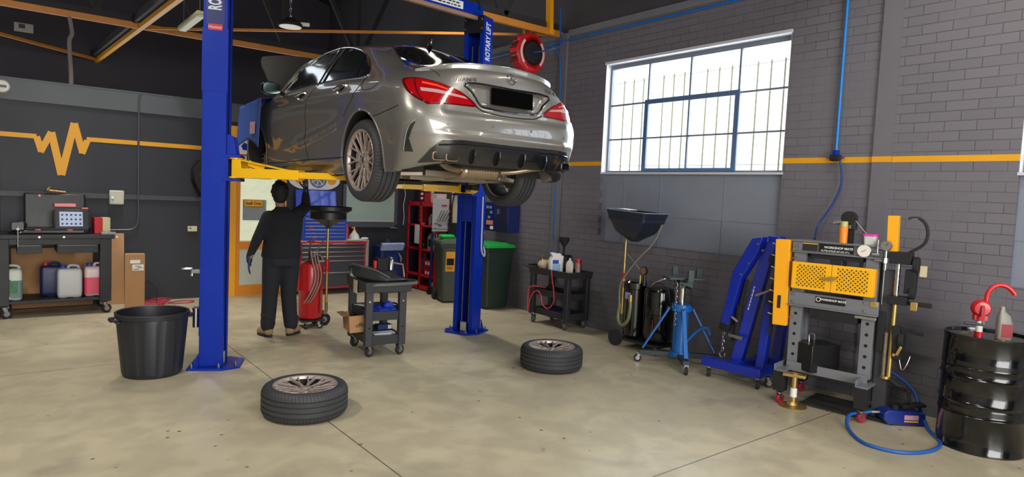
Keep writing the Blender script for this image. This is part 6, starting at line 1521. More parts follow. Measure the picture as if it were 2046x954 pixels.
mb = MB(); mb.ball((0, 0, .075), .085, (1.25, 1.25, .88), 22); mb.build('pad', mat('cream wool', (186, 172, 140), .95, vary=.12, scale=50, bump=.6), t); mb = MB(); mb.tube([(.02, .06, .10), (.05, .12, .16), (.03, .10, .22), (0, .05, .18)], .004); mb.build('pad_wire', brass, t)
t = thing('air_tool', 'black air tool lying on the middle shelf of the wall cart', 'air tool', w2(-.02, .04, .425)); mb = MB(); mb.cyl((0, -.12, .05), (0, .10, .05), .045); mb.cyl((0, .10, .05), (-.02, .10, .12), .03); mb.cyl((0, -.12, .05), (0, -.18, .05), .02); mb.build('tool_body', mattblack, t); MB().cyl((-.05, .0, .05), (-.06, 0, .05), .02).build('tool_badge', steel, t)
t = thing('blue_tray', 'flat blue part lying on the bottom shelf of the wall cart', 'tray', w2(.0, .1, .152)); MB().box((-.12, -.16, 0), (.12, .16, .04)).build('tray_body', mat('dull blue', (34, 58, 140), .5), t, bevel=.008)
tag(MB().tube([w2(-.20, -.06, .79), w2(-.23, -.10, .72), w2(-.235, -.16, .50), w2(-.235, -.16, .36), w2(-.235, -.06, .26), w2(-.235, .06, .30), w2(-.235, .10, .42), w2(-.235, .20, .47), w2(-.235, .32, .36), w2(-.235, .37, .15), w2(-.235, .37, .45), w2(-.21, .30, .52), w2(-.1, .15, .51)], .0075, 8, sub=10).build('air_hose', mat('red pink hose', (200, 52, 74), .4)), 'thin red hose looping down the front of the wall cart', 'air hose')
# ---------------------------------------------------------------- black oil drainer with square pan
DR = thing('oil_drainer', 'black twin tank waste oil drainer with a wide square pan below the window', 'oil drainer', (6.08, 5.0, 0))
MB().lathe([(0, .12), (.12, .12), (.165, .14), (.18, .18), (.18, .45), (.184, .455), (.184, .465), (.18, .47), (.18, .72), (.16, .77), (.09, .79), (0, .795)], (.06, -.12, 0), n=44).build('main_tank', glossblack, DR, smooth=35)
MB().lathe([(0, .14), (.10, .14), (.125, .16), (.125, .72), (.14, .73), (.14, .80), (.12, .82), (0, .82)], (-.02, .19, 0), n=36).build('side_tank', glossblack, DR, smooth=35)
MB().cyl((-.145, .19, .30), (-.147, .19, .30), .001).box((-.148, .15, .60), (-.142, .23, .68)).build('tank_badge', mat('blue white badge', (130, 150, 200), .4, vary=.5, scale=60), DR, smooth=0)
MB().box((-.16, -.30, .09), (.22, .33, .12)).build('base_frame', darksteel, DR, bevel=.004)
for x in (-.14, .24): MB().cyl((x-.02, .36, .10), (x+.02, .36, .10), .10, n=28).build('wheel', rubber, DR)
for x in (-.12, .18): caster(DR, (x, -.26, 0), .035, rubber, .5)
MB().cyl((-.10, .31, .40), (-.10, .31, 1.02), .018).cyl((-.10, .31, 1.02), (-.10, .31, 1.40), .014).build('lift_pole', brass, DR)
MB().cyl((-.10, .31, .84), (-.10, .31, .90), .03).build('pole_collar', red, DR)
mb = MB(); Rz = Matrix.Translation((-.12, .16, 1.30)) @ Matrix.Rotation(R(3), 4, 'X') @ Matrix.Diagonal((.92, .80, 1.08, 1))
mb.M = Rz
sq = lambda w, d, z: [(x, y, z) for x, y in rr(w, d, .03, 3)]
mb.loft([sq(.10, .10, .0), sq(.34, .46, .10), sq(.36, .52, .13), sq(.40, .62, .20), sq(.44, .70, .235), sq(.44, .70, .25), sq(.48, .76, .33), sq(.50, .78, .335), sq(.48, .76, .335), sq(.44, .72, .27), sq(.36, .60, .22)])
pn = mb.build('drain_pan', mat('navy black plastic', (30, 38, 54), .35), DR, smooth=35)
mb = MB(Rz); mb.tube([(x, y, .336) for x, y in rr(.49, .77, .03, 3)], .006, 6, closed=True, straight=True); mb.build('pan_rim', mat('worn pale rim', (120, 130, 146), .3), pn)
MB(Rz).box((-.16, .02, .345), (.02, .24, .35)).build('paper_sheet' if 0 else 'pan_grid', paper, pn, smooth=0)
mb = MB(); mb.tube([(-.02, -.16, 1.52), (-.06, -.08, 1.3), (-.12, .10, 1.08), (-.14, .28, .84), (-.13, .34, .70), (-.13, .33, .50)], .011); mb.tube([(-.10, .28, 1.14), (-.10, .16, 1.05), (-.06, .06, .92), (-.04, .02, .84)], .007); mb.build('drain_tube', mat('grey tube', (120, 116, 108), .4), DR)
mb = MB(); mb.tube([(-.12, .33, .52), (-.13, .34, .34), (-.15, .26, .27), (-.16, .16, .34), (-.16, .13, .48), (-.15, .14, .60)], .022, 10); mb.build('oil_hose', mat('olive hose', (112, 114, 84), .35), DR); MB().cyl((-.15, .14, .58), (-.15, .14, .66), .026).build('hose_coupling', brass, DR)
mb = MB(); mb.cyl((-.06, .02, .78), (-.06, .02, .92), .02); mb.cyl((-.09, .02, .96), (-.06, .02, .96), .05, n=24); mb.tube([(-.05, -.08, .80), (-.05, -.2, .84), (-.02, -.3, .78), (.0, -.33, .6)], .006); mb.build('valve_gauge', darksteel, DR)
mb = MB(); mb.cyl((-.092, .02, .96), (-.0925, .02, .96), .042, n=24); mb.build('gauge_face', brass, DR); MB().cyl((-.08, .07, .80), (-.08, .07, .90), .012).build('brass_valve', brass, DR)
mb = MB(); mb.tube([(-.07, -.10, .80), (-.10, -.20, .86), (-.06, -.28, .90), (.04, -.30, .88)], .010); mb.build('chrome_lever', chrome, DR)
MB().box((-.135, -.20, .22), (-.125, -.19, .42)).build('level_gauge', mat('dull red gauge', (120, 50, 46), .4), DR)
# ---------------------------------------------------------------- blue transmission jack
JK = thing('transmission_jack', 'bright blue transmission jack on four splayed legs with chained saddle', 'transmission jack', (5.88, 4.36, 0))
jb = mat('sky blue paint', (10, 96, 176), .35, coat=.3)
MB().cyl((0, 0, .10), (0, 0, .64), .080, n=28).cyl((0, 0, .10), (0, 0, .15), .125, .11, n=28).build('main_column', jb, JK, bevel=.004)
MB().cyl((0, 0, .60), (0, 0, .68), .11, n=28).build('top_collar', jb, JK, bevel=.006)
MB().cyl((0, 0, .66), (0, 0, .92), .032, n=20).build('ram', chrome, JK)
feet = [(-.30, .31), (-.28, -.31), (.30, .28), (.28, -.30)]
for x, y in feet:
    MB().bar((x*.14, y*.14, .115), (x, y, .115), .07, .05).build('foot_channel', mat('dark green grey channel', (40, 50, 52), .5) if (x, y) == feet[0] else bpy.data.materials['dark green grey channel'], JK, bevel=.004)
    b_ = MB().bar((x*.30, y*.30, .63), (x*.92, y*.92, .16), .044, .020).build('leg_brace', jb, JK, bevel=.004)
    MB().cyl((x*.30-.02, y*.30, .63), (x*.30+.02, y*.30, .63), .014, n=10).build('brace_bolt', steel, b_)
    caster(JK, (x, y, 0), .042, rubber, math.atan2(y, x))
mb = MB(Matrix.Rotation(R(60), 4, 'Z') @ Matrix.Diagonal((1.25, 1.25, 1, 1)))
mb.box((-.07, -.06, .86), (.07, .06, .93)); mb.box((-.09, -.16, .955), (.09, .16, .975)); mb.box((-.16, -.03, .94), (.16, .03, .956)); mb.box((-.05, -.05, .93), (.05, .05, .95))
sd = mb.build('saddle', mat('green grey saddle', (52, 68, 68), .45), JK, bevel=.004)
for x, y in ((-.15, .0), (.15, .02), (.02, -.15)): MB(Matrix.Rotation(R(60), 4, 'Z') @ Matrix.Diagonal((1.25, 1.25, 1, 1))).box((x-.012, y-.025, .95), (x+.012, y+.025, 1.07)).build('saddle_finger', bpy.data.materials['green grey saddle'], sd, bevel=.003)
mb = MB(); mb.cyl((-.05, -.08, .88), (-.07, -.16, .87), .012); mb.cyl((-.07, -.16, .87), (-.08, -.20, .72), .010); mb.ball((-.08, -.20, .71), .022); mb.build('tilt_crank', mattblack, JK)
mb = MB(); mb.cyl((-.09, .05, .90), (-.10, .05, .90), .016); mb.cyl((-.09, -.06, .90), (-.10, -.06, .90), .016); mb.build('saddle_knob', steel, JK)
def chain_(parent, pts, name='chain', r=.014, w=.003):
    P = []
    for a, b_ in zip(pts, pts[1:]):
        a, b_ = V(a), V(b_); n_ = max(1, int((b_-a).length/(r*2.1)))
        for k in range(n_): P.append((a.lerp(b_, (k+.5)/n_), (b_-a).normalized()))
    mb = MB()
    for k, (p, d) in enumerate(P):
        T = frame(p, d.orthogonal() if k % 2 else d.cross(d.orthogonal()), d.cross(d.orthogonal()) if k % 2 else d.orthogonal())
        q = Matrix.Translation(p) @ d.to_track_quat('X', 'Z').to_matrix().to_4x4() @ Matrix.Rotation(R(90*(k % 2)), 4, 'X') @ Matrix.Diagonal((1.5, .9, 1, 1))
        mb.M = q; mb.torus((0, 0, 0), r*.75, w, 12, 5)
    return mb.build(name, steel, parent)
chain_(JK, [(-.09, .10, .94), (-.10, .03, .955), (-.105, .0, .90), (-.105, .0, .44)]); chain_(JK, [(-.08, .12, .93), (-.10, .06, .90), (-.09, -.10, .93)])
mb = MB(); mb.tube([(.05, -.04, .24), (.10, -.16, .40), (.12, -.26, .44), (.12, -.30, .38)], .014); mb.build('foot_pedal', jb, JK); MB().box((-.068, -.02, .40), (-.062, .01, .47)).build('yellow_sticker', amber, JK, smooth=0)
# ---------------------------------------------------------------- folded engine crane
CR = thing('engine_crane', 'folded dark blue engine crane on castors beside the press', 'engine crane', (6.0, 3.66, 0))
cb_ = mat('deep blue paint', (14, 40, 160), .33, coat=.3)
def cw_(x, y, z): return V((x, y-.045, z))-V((6.0, 3.66, 0))
MB().bar(cw_(5.76, 4.0, .16), cw_(5.80, 3.36, .16), .09, .09).build('base_beam', cb_, CR, bevel=.006)
MB().bar(cw_(6.32, 3.75, .16), cw_(6.32, 3.36, .16), .07, .08).build('rear_beam', cb_, CR, bevel=.006)
MB().bar(cw_(5.80, 3.70, .17), cw_(6.32, 3.62, .17), .09, .08).bar(cw_(5.80, 3.42, .17), cw_(6.32, 3.40, .17), .08, .08).build('cross_beam', cb_, CR, bevel=.006)
MB().bar(cw_(5.93, 3.72, .18), cw_(5.98, 3.46, 1.44), .10, .11, (0, 0, 1)).build('mast', cb_, CR, bevel=.006)
bm_ = MB().prism([(-.06, 1.49), (.05, 1.47), (.12, 1.34), (.24, 1.12), (.34, .58), (.25, .56), (.14, 1.06), (-.02, 1.34)], -.055, .055, 'X', Matrix.Translation(cw_(5.86, 3.52, 0))).build('boom', cb_, CR, bevel=.006)
MB().prism([(-.16, 1.50), (-.04, 1.50), (-.05, 1.28), (-.15, 1.30)], -.06, .06, 'X', Matrix.Translation(cw_(6.0, 3.52, 0))).build('head_plate', cb_, CR, bevel=.006)
MB().bar(cw_(5.85, 3.80, .64), cw_(5.85, 3.835, .50), .085, .10).build('boom_end', mattblack, bm_, bevel=.006)
for y, z in ((3.50, 1.42), (3.44, 1.36), (3.58, 1.22), (3.66, 1.10)): MB().cyl(cw_(5.79, y, z), cw_(5.81, y, z), .012, n=8).build('boom_bolt', steel, bm_)
print_lines('mast_print', lettersilver, CR, frame(cw_(5.894, 3.585, .86), (-.035, .20, -1), (-1, 0, .035)), .26, .03, 1)
MB().cyl(cw_(5.90, 3.74, .40), cw_(5.86, 3.68, .78), .036, n=20).cyl(cw_(5.86, 3.68, .78), cw_(5.85, 3.62, 1.05), .018, n=16).build('ram', mattblack, CR)
mb = MB(); mb.bar(cw_(5.82, 3.76, .47), cw_(5.82, 3.60, .46), .03, .03); mb.cyl(cw_(5.80, 3.73, .66), cw_(5.80, 3.66, .62), .014); mb.build_each('ram_bracket', steel, CR)
for x, y in ((5.86, 3.395), (6.12, 3.385)): MB().bar(cw_(x, y+.02, .16), cw_(x+.03, y-.03, .98 if x < 6 else .9), .085, .075, (1, 0, 0)).build('folded_leg', cb_, CR, bevel=.006)
MB().bar(cw_(5.98, 3.42, 1.30), cw_(6.05, 3.36, .60), .012, .04).build('stay_bar', cb_, CR)
chain_(CR, [cw_(5.85, 3.84, .52), cw_(5.85, 3.845, .28)], 'chain', .018, .004); mb = MB(); mb.tube([cw_(5.85, 3.845, .28), cw_(5.85, 3.875, .25), cw_(5.85, 3.85, .21), cw_(5.85, 3.815, .23), cw_(5.85, 3.82, .26)], .008); mb.build('hook', steel, CR)
for x, y in ((5.76, 3.93), (5.80, 3.40), (6.32, 3.70)): caster(CR, cw_(x, y, 0), .045, rubber, .4, steel)
caster(CR, cw_(5.95, 3.38, 0), .045, rubber, -.6, chrome)
# ---------------------------------------------------------------- shop press
PX = thing('shop_press', 'grey steel hydraulic shop press with yellow perforated guards on red castors', 'press', (5.79, 2.70, 0), R(-81.5))
pg_ = mat('press grey paint', (112, 114, 120), .42, coat=.15)
def chan(x0, x1, y0, y1, z0, z1, name, open_='in', parent=PX):
    return MB().box((x0, y0, z0), (x1, y0+.012, z1)).box((x0, y0+.012, z0), (x0+.01, y1, z1)).box((x1-.01, y0+.012, z0), (x1, y1, z1)).build(name, pg_, parent, bevel=.002)
for s, x in ((-1, -.30), (1, .30)):
    for y0, y1 in ((0, .06), (.16, .22)):
        u_ = chan(x-.05, x+.05, y0, y1, .34, 1.46, 'upright')
        if y0 == 0 or s < 0:
            for k in range(6): MB().cyl((x, y0-.001, .44+k*.095), (x, y0+.004, .44+k*.095), .0145, n=16).build('pin_hole', gapblack, u_)
MB().box((-.37, -.03, 1.485), (.38, .24, 1.497)).box((-.37, -.03, 1.385), (.38, .24, 1.397)).box((-.37, -.005, 1.397), (.38, .007, 1.485)).box((-.37, .213, 1.397), (.38, .225, 1.485)).build('top_beam', pg_, PX, bevel=.002)
MB().box((-.37, -.02, .895), (.38, .0, 1.02)).box((-.37, -.05, .895), (.38, -.02, .905)).box((-.37, .22, .895), (.38, .24, 1.02)).build('bed_beam', pg_, PX, bevel=.002)
MB().box((-.34, -.03, .30), (.34, -.018, .375)).box((-.34, -.03, .29), (.34, .05, .302)).build('front_rail', pg_, PX, bevel=.002)
for x in (-.34, .34):
    MB().box((x-.05, -.19, .30), (x+.05, .46, .312)).box((x-.05, -.19, .312), (x-.038, .46, .36)).build('foot_plate', pg_, PX, bevel=.002)
    for y in (-.15, .40):
        MB().box((x-.05, y-.045, .12), (x+.05, y+.045, .30)).build('riser_block', mattblack, PX, bevel=.003)
        caster(PX, (x-.0, y, 0), .042, mat('red castor', (176, 24, 50), .4) if (x, y) == (-.34, -.15) else bpy.data.materials['red castor'], 1.2, steel)
for x in (-.30, .30):
    for z in (1.44, .93, 1.0, .33): MB(frame((x-.02, -.02, z), (1, 0, 0), (0, -1, 0))).cyl((0, 0, 0), (0, 0, .014), .012, n=6).build('frame_bolt', steel, PX)
# yellow guards, cut with rows of little crosses
gm = bpy.data.materials.new('perforated yellow guard'); gm.use_nodes = True; n, l = nodes(gm); b = n['Principled BSDF']; b.inputs['Roughness'].default_value = .4
tc = n.new('ShaderNodeTexCoord'); sp_ = n.new('ShaderNodeSeparateXYZ'); l.new(tc.outputs['Object'], sp_.inputs[0])
def Mn(op, a, b_=None):
    q = n.new('ShaderNodeMath'); q.operation = op
    for i, v in enumerate((a, b_)):
        if v is None: continue
        if isinstance(v, (int, float)): q.inputs[i].default_value = v
        else: l.new(v, q.inputs[i])
    return q.outputs[0]
def cross(ox, oz):
    p = .036
    u = Mn('ABSOLUTE', Mn('SUBTRACT', Mn('FRACT', Mn('ADD', Mn('DIVIDE', sp_.outputs['X'], p), ox+40)), .5)); v = Mn('ABSOLUTE', Mn('SUBTRACT', Mn('FRACT', Mn('ADD', Mn('DIVIDE', sp_.outputs['Z'], p), oz+40)), .5))
    return Mn('LESS_THAN', Mn('ADD', Mn('ADD', u, v), Mn('MULTIPLY', Mn('MINIMUM', u, v), 2.2)), .40)
both = Mn('MAXIMUM', cross(0, 0), cross(.5, .5))
inx = Mn('LESS_THAN', Mn('ABSOLUTE', Mn('SUBTRACT', Mn('ABSOLUTE', sp_.outputs['X']), .172)), .125); inz = Mn('LESS_THAN', Mn('ABSOLUTE', sp_.outputs['Z']), .10)
k_ = Mn('MULTIPLY', both, Mn('MULTIPLY', inx, inz))
mx = n.new('ShaderNodeMix'); mx.data_type = 'RGBA'; l.new(k_, mx.inputs['Factor']); mx.inputs['A'].default_value = (*lin((244, 178, 14)), 1); mx.inputs['B'].default_value = (*lin((34, 26, 14)), 1); l.new(mx.outputs['Result'], b.inputs['Base Color'])
for s in (-1, 1):
    g = MB().box((min(s*.002, s*.335), -.012, -.122), (max(s*.002, s*.335), .0, .122)).build('guard_door', gm, PX, bevel=.002); g.location = (.0, -.055, 1.18)
    MB().box((min(s*.325, s*.345), -.055, 1.06), (max(s*.325, s*.345), -.0, 1.30)).build('guard_side', amber, PX, bevel=.002)
mb = MB(); mb.bar((-.07, -.08, 1.17), (.05, -.08, 1.19), .02, .022); mb.cyl((.01, -.075, 1.18), (.01, -.10, 1.18), .02); mb.build('guard_latch', brass, PX)
def sticker(x0, x1, z0, z1, y, s_, sz, m_=gapblack, p=PX):
    o = MB().box((x0, y-.002, z0), (x1, y, z1)).build('sticker', m_, p, smooth=0)
    if s_: text('sticker_lettering', s_, sz, paper, o, frame(((x0+x1)/2+.02, y-.0025, (z0+z1)/2+.006), (1, 0, 0), (0, -1, 0)), .0004, bold=.0006)
    return o
o = sticker(-.14, .15, 1.405, 1.478, -.006, 'WORKSHOP MATE', .028); print_lines('small_print', paper, o, frame((.0, -.0082, 1.418), (1, 0, 0), (0, -1, 0)), .24, .018, 2)
sticker(-.28, -.15, 1.405, 1.478, -.006, None, 0, darksteel); MB().box((-.28, -.010, 1.466), (-.15, -.008, 1.476)).build('yellow_stripe', amber, PX, smooth=0)
o = sticker(-.13, .12, .945, 1.005, -.021, 'WORKSHOP MATE', .026)
MB(frame((-.105, -.024, .978), (1, 0, 0), (0, -1, 0))).torus((0, 0, 0), .018, .003, 20, 5).build('round_logo', paper, o)
d_ = MB(frame((.235, -.01, 1.445), (1, 0, 0), (0, -1, 0))).lathe([(0, .03), (.05, .03), (.053, .02), (.053, 0), (0, 0)], n=32).build('pressure_dial', white, PX); MB(frame((.235, -.0405, 1.445), (1, 0, 0), (0, -1, 0))).bar((-.02, -.01, 0), (.02, .012, 0), .004, .001).build('dial_needle', red, d_)
MB().box((-.05, .04, 1.10), (.05, .18, 1.38)).box((-.22, .03, 1.34), (.22, .20, 1.385)).build('press_ram', mat('dark ram block', (40, 40, 44), .5), PX, bevel=.006)
MB().box((-.10, -.03, .80), (.22, .22, .895)).build('bed_block', mattblack, PX, bevel=.004)
MB(Matrix.Rotation(R(90), 4, 'Y')).cyl((-.875, .0, .16), (-.875, 0, .36), .010).build('bed_pin', steel, PX); MB().box((.2, -.03, .86), (.37, -.01, .885)).build('bed_pin_plate', steel, PX, bevel=.002)
MB().box((.385, .03, 1.00), (.389, .17, 1.36)).build('instruction_plate', mat('printed grey plate', (186, 186, 188), .4, vary=.25, scale=80), PX, smooth=0)
# valves and gauge at the top right of the press
mb = MB(); mb.cyl((.40, -.02, 1.30), (.40, -.02, 1.47), .014); mb.cyl((.33, -.02, 1.48), (.42, -.02, 1.48), .012); mb.cyl((.40, -.03, 1.36), (.40, -.03, 1.40), .022, n=6); mb.cyl((.34, -.04, 1.42), (.34, -.04, 1.55), .007); mb.cyl((.30, -.03, 1.425), (.36, -.03, 1.425), .018); mb.cyl((.32, -.02, 1.375), (.40, -.02, 1.375), .010)
mb.build('hydraulic_fittings', steel, PX)
g_ = MB(frame((.405, -.03, 1.505), (1, 0, 0), (0, -1, 0))).lathe([(0, .03), (.040, .03), (.044, .02), (.044, 0), (0, 0)], n=28).build('hydraulic_gauge', steel, PX); MB(frame((.405, -.0615, 1.505), (1, 0, 0), (0, -1, 0))).bar((0, 0, 0), (.015, .02, 0), .004, .001).build('gauge_needle', gapblack, g_)
# things on and in the press
def pp(x, y, z): return Matrix.Translation(PX.location) @ Matrix.Rotation(PX.rotation_euler.z, 4, 'Z') @ V((x, y, z))
prz = PX.rotation_euler.z
t = thing('black_case', 'black steel box with a wire handle standing inside the press', 'tool box', pp(-.13, .10, .314), prz-R(30))
MB().box((-.12, -.15, 0), (.12, .16, .25)).build('case_body', mat('satin black box', (26, 26, 28), .35), t, bevel=.006); mb = MB(); mb.tube([(-.05, -.04, .25), (-.05, -.04, .32), (-.01, -.02, .32), (-.01, -.02, .25)], .006); mb.build('case_handle', steel, t)
t = thing('reel', 'black hand winch reel standing on the press top beam', 'reel', pp(.07, .08, 1.498), prz)
MB(frame((0, 0, .22), (1, 0, 0), (0, -1, 0))).lathe([(0, -.04), (.06, -.04), (.06, -.03), (.04, -.02), (.04, .02), (.06, .03), (.06, .04), (0, .04)], n=32).build('reel_drum', mattblack, t); MB().box((-.05, -.04, .12), (.06, .04, .19)).build('reel_base', blackplastic, t, bevel=.004); mb = MB(); mb.cyl((-.13, 0, .17), (-.04, 0, .19), .016, .022); mb.box((-.03, -.045, .13), (.03, -.041, .16)); mb.build('reel_nozzle', steel, t)
mb = MB(); mb.cyl((.055, -.02, .20), (.16, -.02, .08), .004, n=6); mb.build('reel_line', steel, t); MB().box((-.04, -.03, 0), (.04, .03, .12)).build('reel_stand', mattblack, t)
spray(pp(.055, -.005, 1.498), 'orange spray can with a red cross standing on the press beam', mat('orange tin', (232, 130, 20), .35, vary=.2), mat('striped cap', (180, 176, 110), .4), .19, .034)
t = thing('plastic_tub', 'small white tub with a bright pink lid on the press top beam', 'tub', pp(.26, .05, 1.498), prz)
mb = MB(); mb.loft([[(px*a, py*a, z) for px, py in rr(.10, .10, .02, 4)] for z, a in ((0, .88), (.075, 1))]); mb.build('tub_body', mat('cloudy tub', (206, 206, 204), .35), t, smooth=60); mb = MB(); mb.loft([[(px, py, z) for px, py in rr(.115, .115, .022, 4)] for z in (.075, .092)]); mb.build('tub_lid', mat('pink lid', (236, 50, 176), .4), t, bevel=.003)
# yellow pin column at the left of the press
t = thing('pin_rack', 'tall yellow box column bristling with brass pins left of the press', 'pin rack', (5.74, 3.13, .69), R(-78))
mb = MB(Matrix.Rotation(R(-1.5), 4, 'Y')); mb.box((-.065, -.05, 0), (.065, .06, .80)); mb.build('box_column', amber, t, bevel=.006)
for s in (-1, 1):
    for k in range(7): MB().cyl((s*.06, -.01, .08+k*.11), (s*.115, -.035, .10+k*.11), .0055, n=8).build('brass_pin', brass, t)
MB().box((-.03, -.054, .16), (.0, -.050, .28)).build('dark_sticker', darksteel, t, smooth=0)
t = thing('puller_tools', 'cluster of black puller arms and discs hanging behind the yellow column', 'pullers', (5.80, 3.22, .80), R(-78))
mb = MB(); mb.cyl((-.05, .05, .48), (-.05, .08, .48), .07, n=24); mb.bar((-.05, .05, .15), (.0, .05, .62), .05, .04); mb.bar((-.08, .04, .05), (-.02, .04, .30), .07, .05); mb.cyl((-.03, .06, .56), (-.03, .09, .56), .04, n=18); mb.bar((.02, -.02, .30), (-.03, .02, .22), .05, .05); mb.bar((-.05, .03, -.25), (-.05, .03, .1), .02, .02); mb.build('puller_arm', mattblack, t)
mb = MB(); mb.cyl((-.20, .0, .12), (-.06, .0, .19), .012); mb.build('rusty_rod', mat('rusty rod', (128, 112, 88), .6, .4), t)
# spring compressor at the right of the press
t = thing('spring_compressor', 'upright spring compressor with yellow ram, chrome rod and black clamps right of the press', 'spring compressor', (5.89, 2.22, 0), R(-80))
MB(Matrix.Rotation(R(-2), 4, 'Y')).box((-.04, -.04, 1.46), (.04, .04, 1.76)).build('yellow_ram', amber, t, bevel=.004)
MB().cyl((.0, 0, 1.10), (.0, 0, 1.45), .020, n=18).build('chrome_rod', chrome, t); MB().cyl((-.005, 0, .40), (0, 0, 1.12), .018, n=18).build('brass_tube', brass, t)
mb = MB(); mb.box((-.06, -.06, 1.36), (.10, .06, 1.46)); mb.cyl((.11, -.01, 1.36), (.15, -.01, 1.36), .07, n=22); mb.box((.06, -.05, 1.12), (.14, .05, 1.32)); mb.build('upper_clamp', mattblack, t, bevel=.005)
mb = MB(); mb.box((-.05, -.05, 1.02), (.09, .05, 1.09)); mb.cyl((.10, -.02, 1.13), (.14, -.02, 1.13), .055, n=20); mb.bar((.10, 0, 1.04), (.26, 0, 1.04), .035, .035); mb.build('middle_clamp', mattblack, t, bevel=.005)
mb = MB(); mb.box((.12, -.07, .99), (.17, -.03, 1.06)); mb.box((-.18, -.05, .97), (-.12, -.01, 1.02)); mb.bar((.05, -.05, .60), (.08, -.05, .68), .03, .02); mb.cyl((.03, -.06, .60), (.03, -.05, .60), .014); mb.build_each('brass_fitting', brass, t, bevel=.003)
mb = MB(); mb.cyl((.05, 0, .72), (.09, 0, .72), .07, n=20); mb.bar((.02, 0, .84), (.05, 0, .56), .07, .06); mb.bar((.05, 0, .82), (.22, -.02, .80), .025, .03); mb.bar((-.09, 0, .60), (-.09, 0, .94), .03, .05); mb.build('lower_clamp', mattblack, t, bevel=.005)
mb = MB(); prof = []
for i in range(34): z = .40+i*.011; prof += [(.013, z), (.018, z+.0055)]
mb.lathe([(0, .40)]+prof+[(0, .78)], (-.045, -.01, 0), n=16); mb.build('threaded_rod', castalu, t); MB().cyl((-.03, 0, .38), (-.03, 0, .40), .04, n=18).build('end_plate', brass, t)
mb = MB(); mb.tube([(.045, 0, 1.74), (.12, 0, 1.745), (.17, 0, 1.70), (.19, 0, 1.62), (.17, 0, 1.54), (.10, .01, 1.48), (.04, .02, 1.44)], .013, 10); mb.build('hydraulic_hose', rubber, t); MB().cyl((.045, 0, 1.74), (.12, 0, 1.745), .013, n=6).build('hose_fitting', steel, t)
mb = MB(); mb.tube([(.06, .0, .58), (.09, -.02, .48), (.12, -.02, .52), (.14, 0, .6)], .004); mb.build('clamp_wire', steel, t)
MB().box((.16, -.02, 1.27), (.21, -.015, 1.36)).build('cream_tag', mat('cream tag', (196, 186, 150), .6), t, smooth=0)
MB().box((-.12, .02, .02), (-.02, .08, 1.30)).build('backing_channel', mat('dark channel steel', (52, 52, 58), .5), t, bevel=.003)
mb = MB(); mb.box((-.14, -.03, 0), (.06, .12, .03)); mb.build('stand_foot', mattblack, t)
# brass pedestal
t = thing('brass_stand', 'brass coloured pedestal with round base and square top before the press', 'stand', (5.60, 2.885, 0), R(-70))
MB().lathe([(0, 0), (.118, 0), (.12, .008), (.10, .014), (.05, .02), (.035, .045), (0, .05)], n=40).build('round_base', brass, t, smooth=40); MB().cyl((0, 0, .03), (0, 0, .28), .026, n=24).build('column', brass, t); MB().cyl((0, 0, .09), (0, 0, .17), .029, n=24).build('paper_sleeve', paper, t); MB().box((-.095, -.05, .275), (.095, .05, .30)).cyl((0, 0, .30), (0, 0, .308), .035, n=20).build('top_plate', brass, t, bevel=.003)
t = thing('floor_mat', 'dark grimy rubber mat on the floor under the press', 'mat', (5.93, 2.68, 0), R(-82)); MB().box((-.24, -.18, .001), (.24, .30, .012)).build('mat_sheet', mat('grimy mat', (42, 42, 36), .7, vary=.4, scale=10), t, bevel=.003)
# hydraulic foot pump with hose
t = thing('foot_pump', 'navy blue air hydraulic foot pump on the floor by the drum', 'pump', (6.0, 2.14, 0), R(-38))
MB().prism([(-.15, .01), (.16, .01), (.16, .11), (-.15, .13), (-.19, .10), (-.19, .05)], -.075, .075, 'Y').build('pump_body', mat('navy pump paint', (22, 44, 130), .35, coat=.3), t, bevel=.005)
MB().box((-.02, -.077, .055), (.10, -.0755, .095)).build('pump_label', mat('white red label', (200, 150, 160), .5, vary=.5, scale=80), t, smooth=0); MB().box((-.02, -.077, .035), (.10, -.0755, .047)).build('yellow_label', amber, t, smooth=0)
mb = MB(); mb.bar((-.02, 0, .15), (.18, 0, .17), .09, .025); mb.cyl((-.06, 0, .12), (-.06, 0, .16), .03); mb.build('foot_pedal', mattblack, t, bevel=.004); MB().cyl((-.26, 0, .09), (-.18, 0, .09), .014, n=12).build('inlet_coupling', steel, t)
tag(MB().tube([(5.80, 2.30, .09), (5.62, 2.40, .06), (5.40, 2.30, .013), (5.18, 2.08, .013), (5.22, 1.86, .013), (5.44, 1.74, .013), (5.72, 1.75, .013), (5.98, 1.92, .016), (6.14, 2.04, .10), (6.20, 2.14, .26), (6.16, 2.30, .38), (6.10, 2.42, .42)], .014, 10, sub=10).build('air_hose', hoseblue), 'bright blue hose looping over the floor in front of the drum', 'air hose')
tag(MB().tube([(5.92, 2.24, .38), (5.96, 2.18, .33), (6.02, 2.12, .30), (6.04, 2.10, .20), (6.06, 2.08, .17)], .014, 8, sub=8).build('hydraulic_line', rubber), 'black hydraulic hose running from the spring compressor to the foot pump', 'hose')
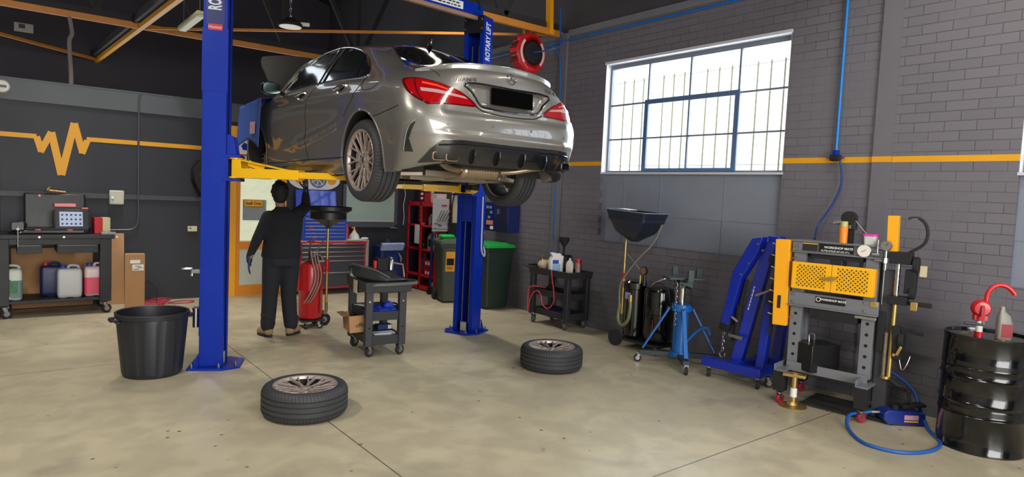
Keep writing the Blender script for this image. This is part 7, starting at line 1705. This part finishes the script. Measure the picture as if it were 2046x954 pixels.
# ---------------------------------------------------------------- oil drum with pump and bottle
t = thing('oil_drum', 'glossy black steel oil drum at the right edge by the brick wall', 'drum', (5.98, 1.575, 0))
prof = [(0, .012), (.275, .012), (.28, .0), (.289, .003), (.289, .02), (.286, .025)]
for z in (.28, .30, .32, .34): prof += [(.286, z-.012), (.292, z-.006), (.292, z+.0), (.286, z+.006)] if z in (.28,) else [(.2905, z-.006), (.2865, z+.004)]
prof += [(.286, .36), (.296, .375), (.286, .39), (.286, .55), (.296, .565), (.286, .58), (.286, .64)]
for z in (.65, .67, .69): prof += [(.2905, z-.006), (.2865, z+.004)]
prof += [(.286, .86), (.29, .865), (.292, .882), (.286, .885), (.280, .882), (.278, .868), (0, .868)]
MB().lathe(prof, n=80).build('drum_body', glossblack, t, smooth=50)
mb = MB(); mb.cyl((-.14, -.12, .868), (-.14, -.12, .880), .03, n=20); mb.build('bung', brass, t); MB().box((-.05, .12, .868), (.02, .17, .872)).build('yellow_mark', brass, t)
t = thing('rotary_pump', 'bright red rotary hand pump screwed into the drum top', 'hand pump', (5.90, 1.62, .868), R(-60))
MB().cyl((0, 0, 0), (0, 0, .035), .030, n=20).build('bung_ring', red, t); MB().cyl((0, 0, .03), (0, 0, .12), .023, n=20).build('pump_stem', white, t)
MB(frame((0, 0, .215), (1, 0, 0), (0, -1, 0))).lathe([(0, -.045), (.05, -.045), (.062, -.03), (.068, 0), (.062, .03), (.05, .045), (0, .05)], n=28).box((-.045, -.095, -.03), (.045, -.05, .03)).build('pump_head', red, t, bevel=.004)
mb = MB(); mb.tube([(.03, 0, .26), (.035, 0, .33), (.06, 0, .38), (.11, 0, .405), (.16, 0, .39), (.20, 0, .35), (.205, 0, .335)], .017, 12); mb.build('spout', red, t)
mb = MB(); mb.bar((-.0, -.06, .22), (-.0, -.09, .10), .018, .014); mb.cyl((0, -.09, .10), (-.12, -.10, .105), .010); mb.build('crank_handle', darksteel, t); MB().bar((0, -.055, .24), (-.005, -.085, .13), .02, .012).build('crank_arm', red, t)
t = thing('oil_bottle', 'grey one litre oil bottle with a red label standing on the drum', 'bottle', (5.92, 1.47, .868), R(-50))
mb = MB(); mb.loft([[(px*a+sh, py*b_, z) for px, py in rr(.10, .06, .018, 4)] for z, a, b_, sh in ((0, .96, .96, 0), (.008, 1, 1, 0), (.12, 1, 1, 0), (.18, .8, .9, -.008), (.215, .34, .5, -.02), (.235, .3, .45, -.02))]); mb.build('bottle_body', mat('grey oil bottle', (128, 126, 118), .4), t, smooth=60); MB().cyl((-.02, 0, .232), (-.02, 0, .25), .015, n=16).build('cap', mat('grey cap', (150, 148, 140), .4), t); MB().box((-.03, -.0325, .02), (.045, -.030, .12)).build('red_label', mat('dark red label', (140, 20, 36), .5, vary=.3, scale=70), t, smooth=0)
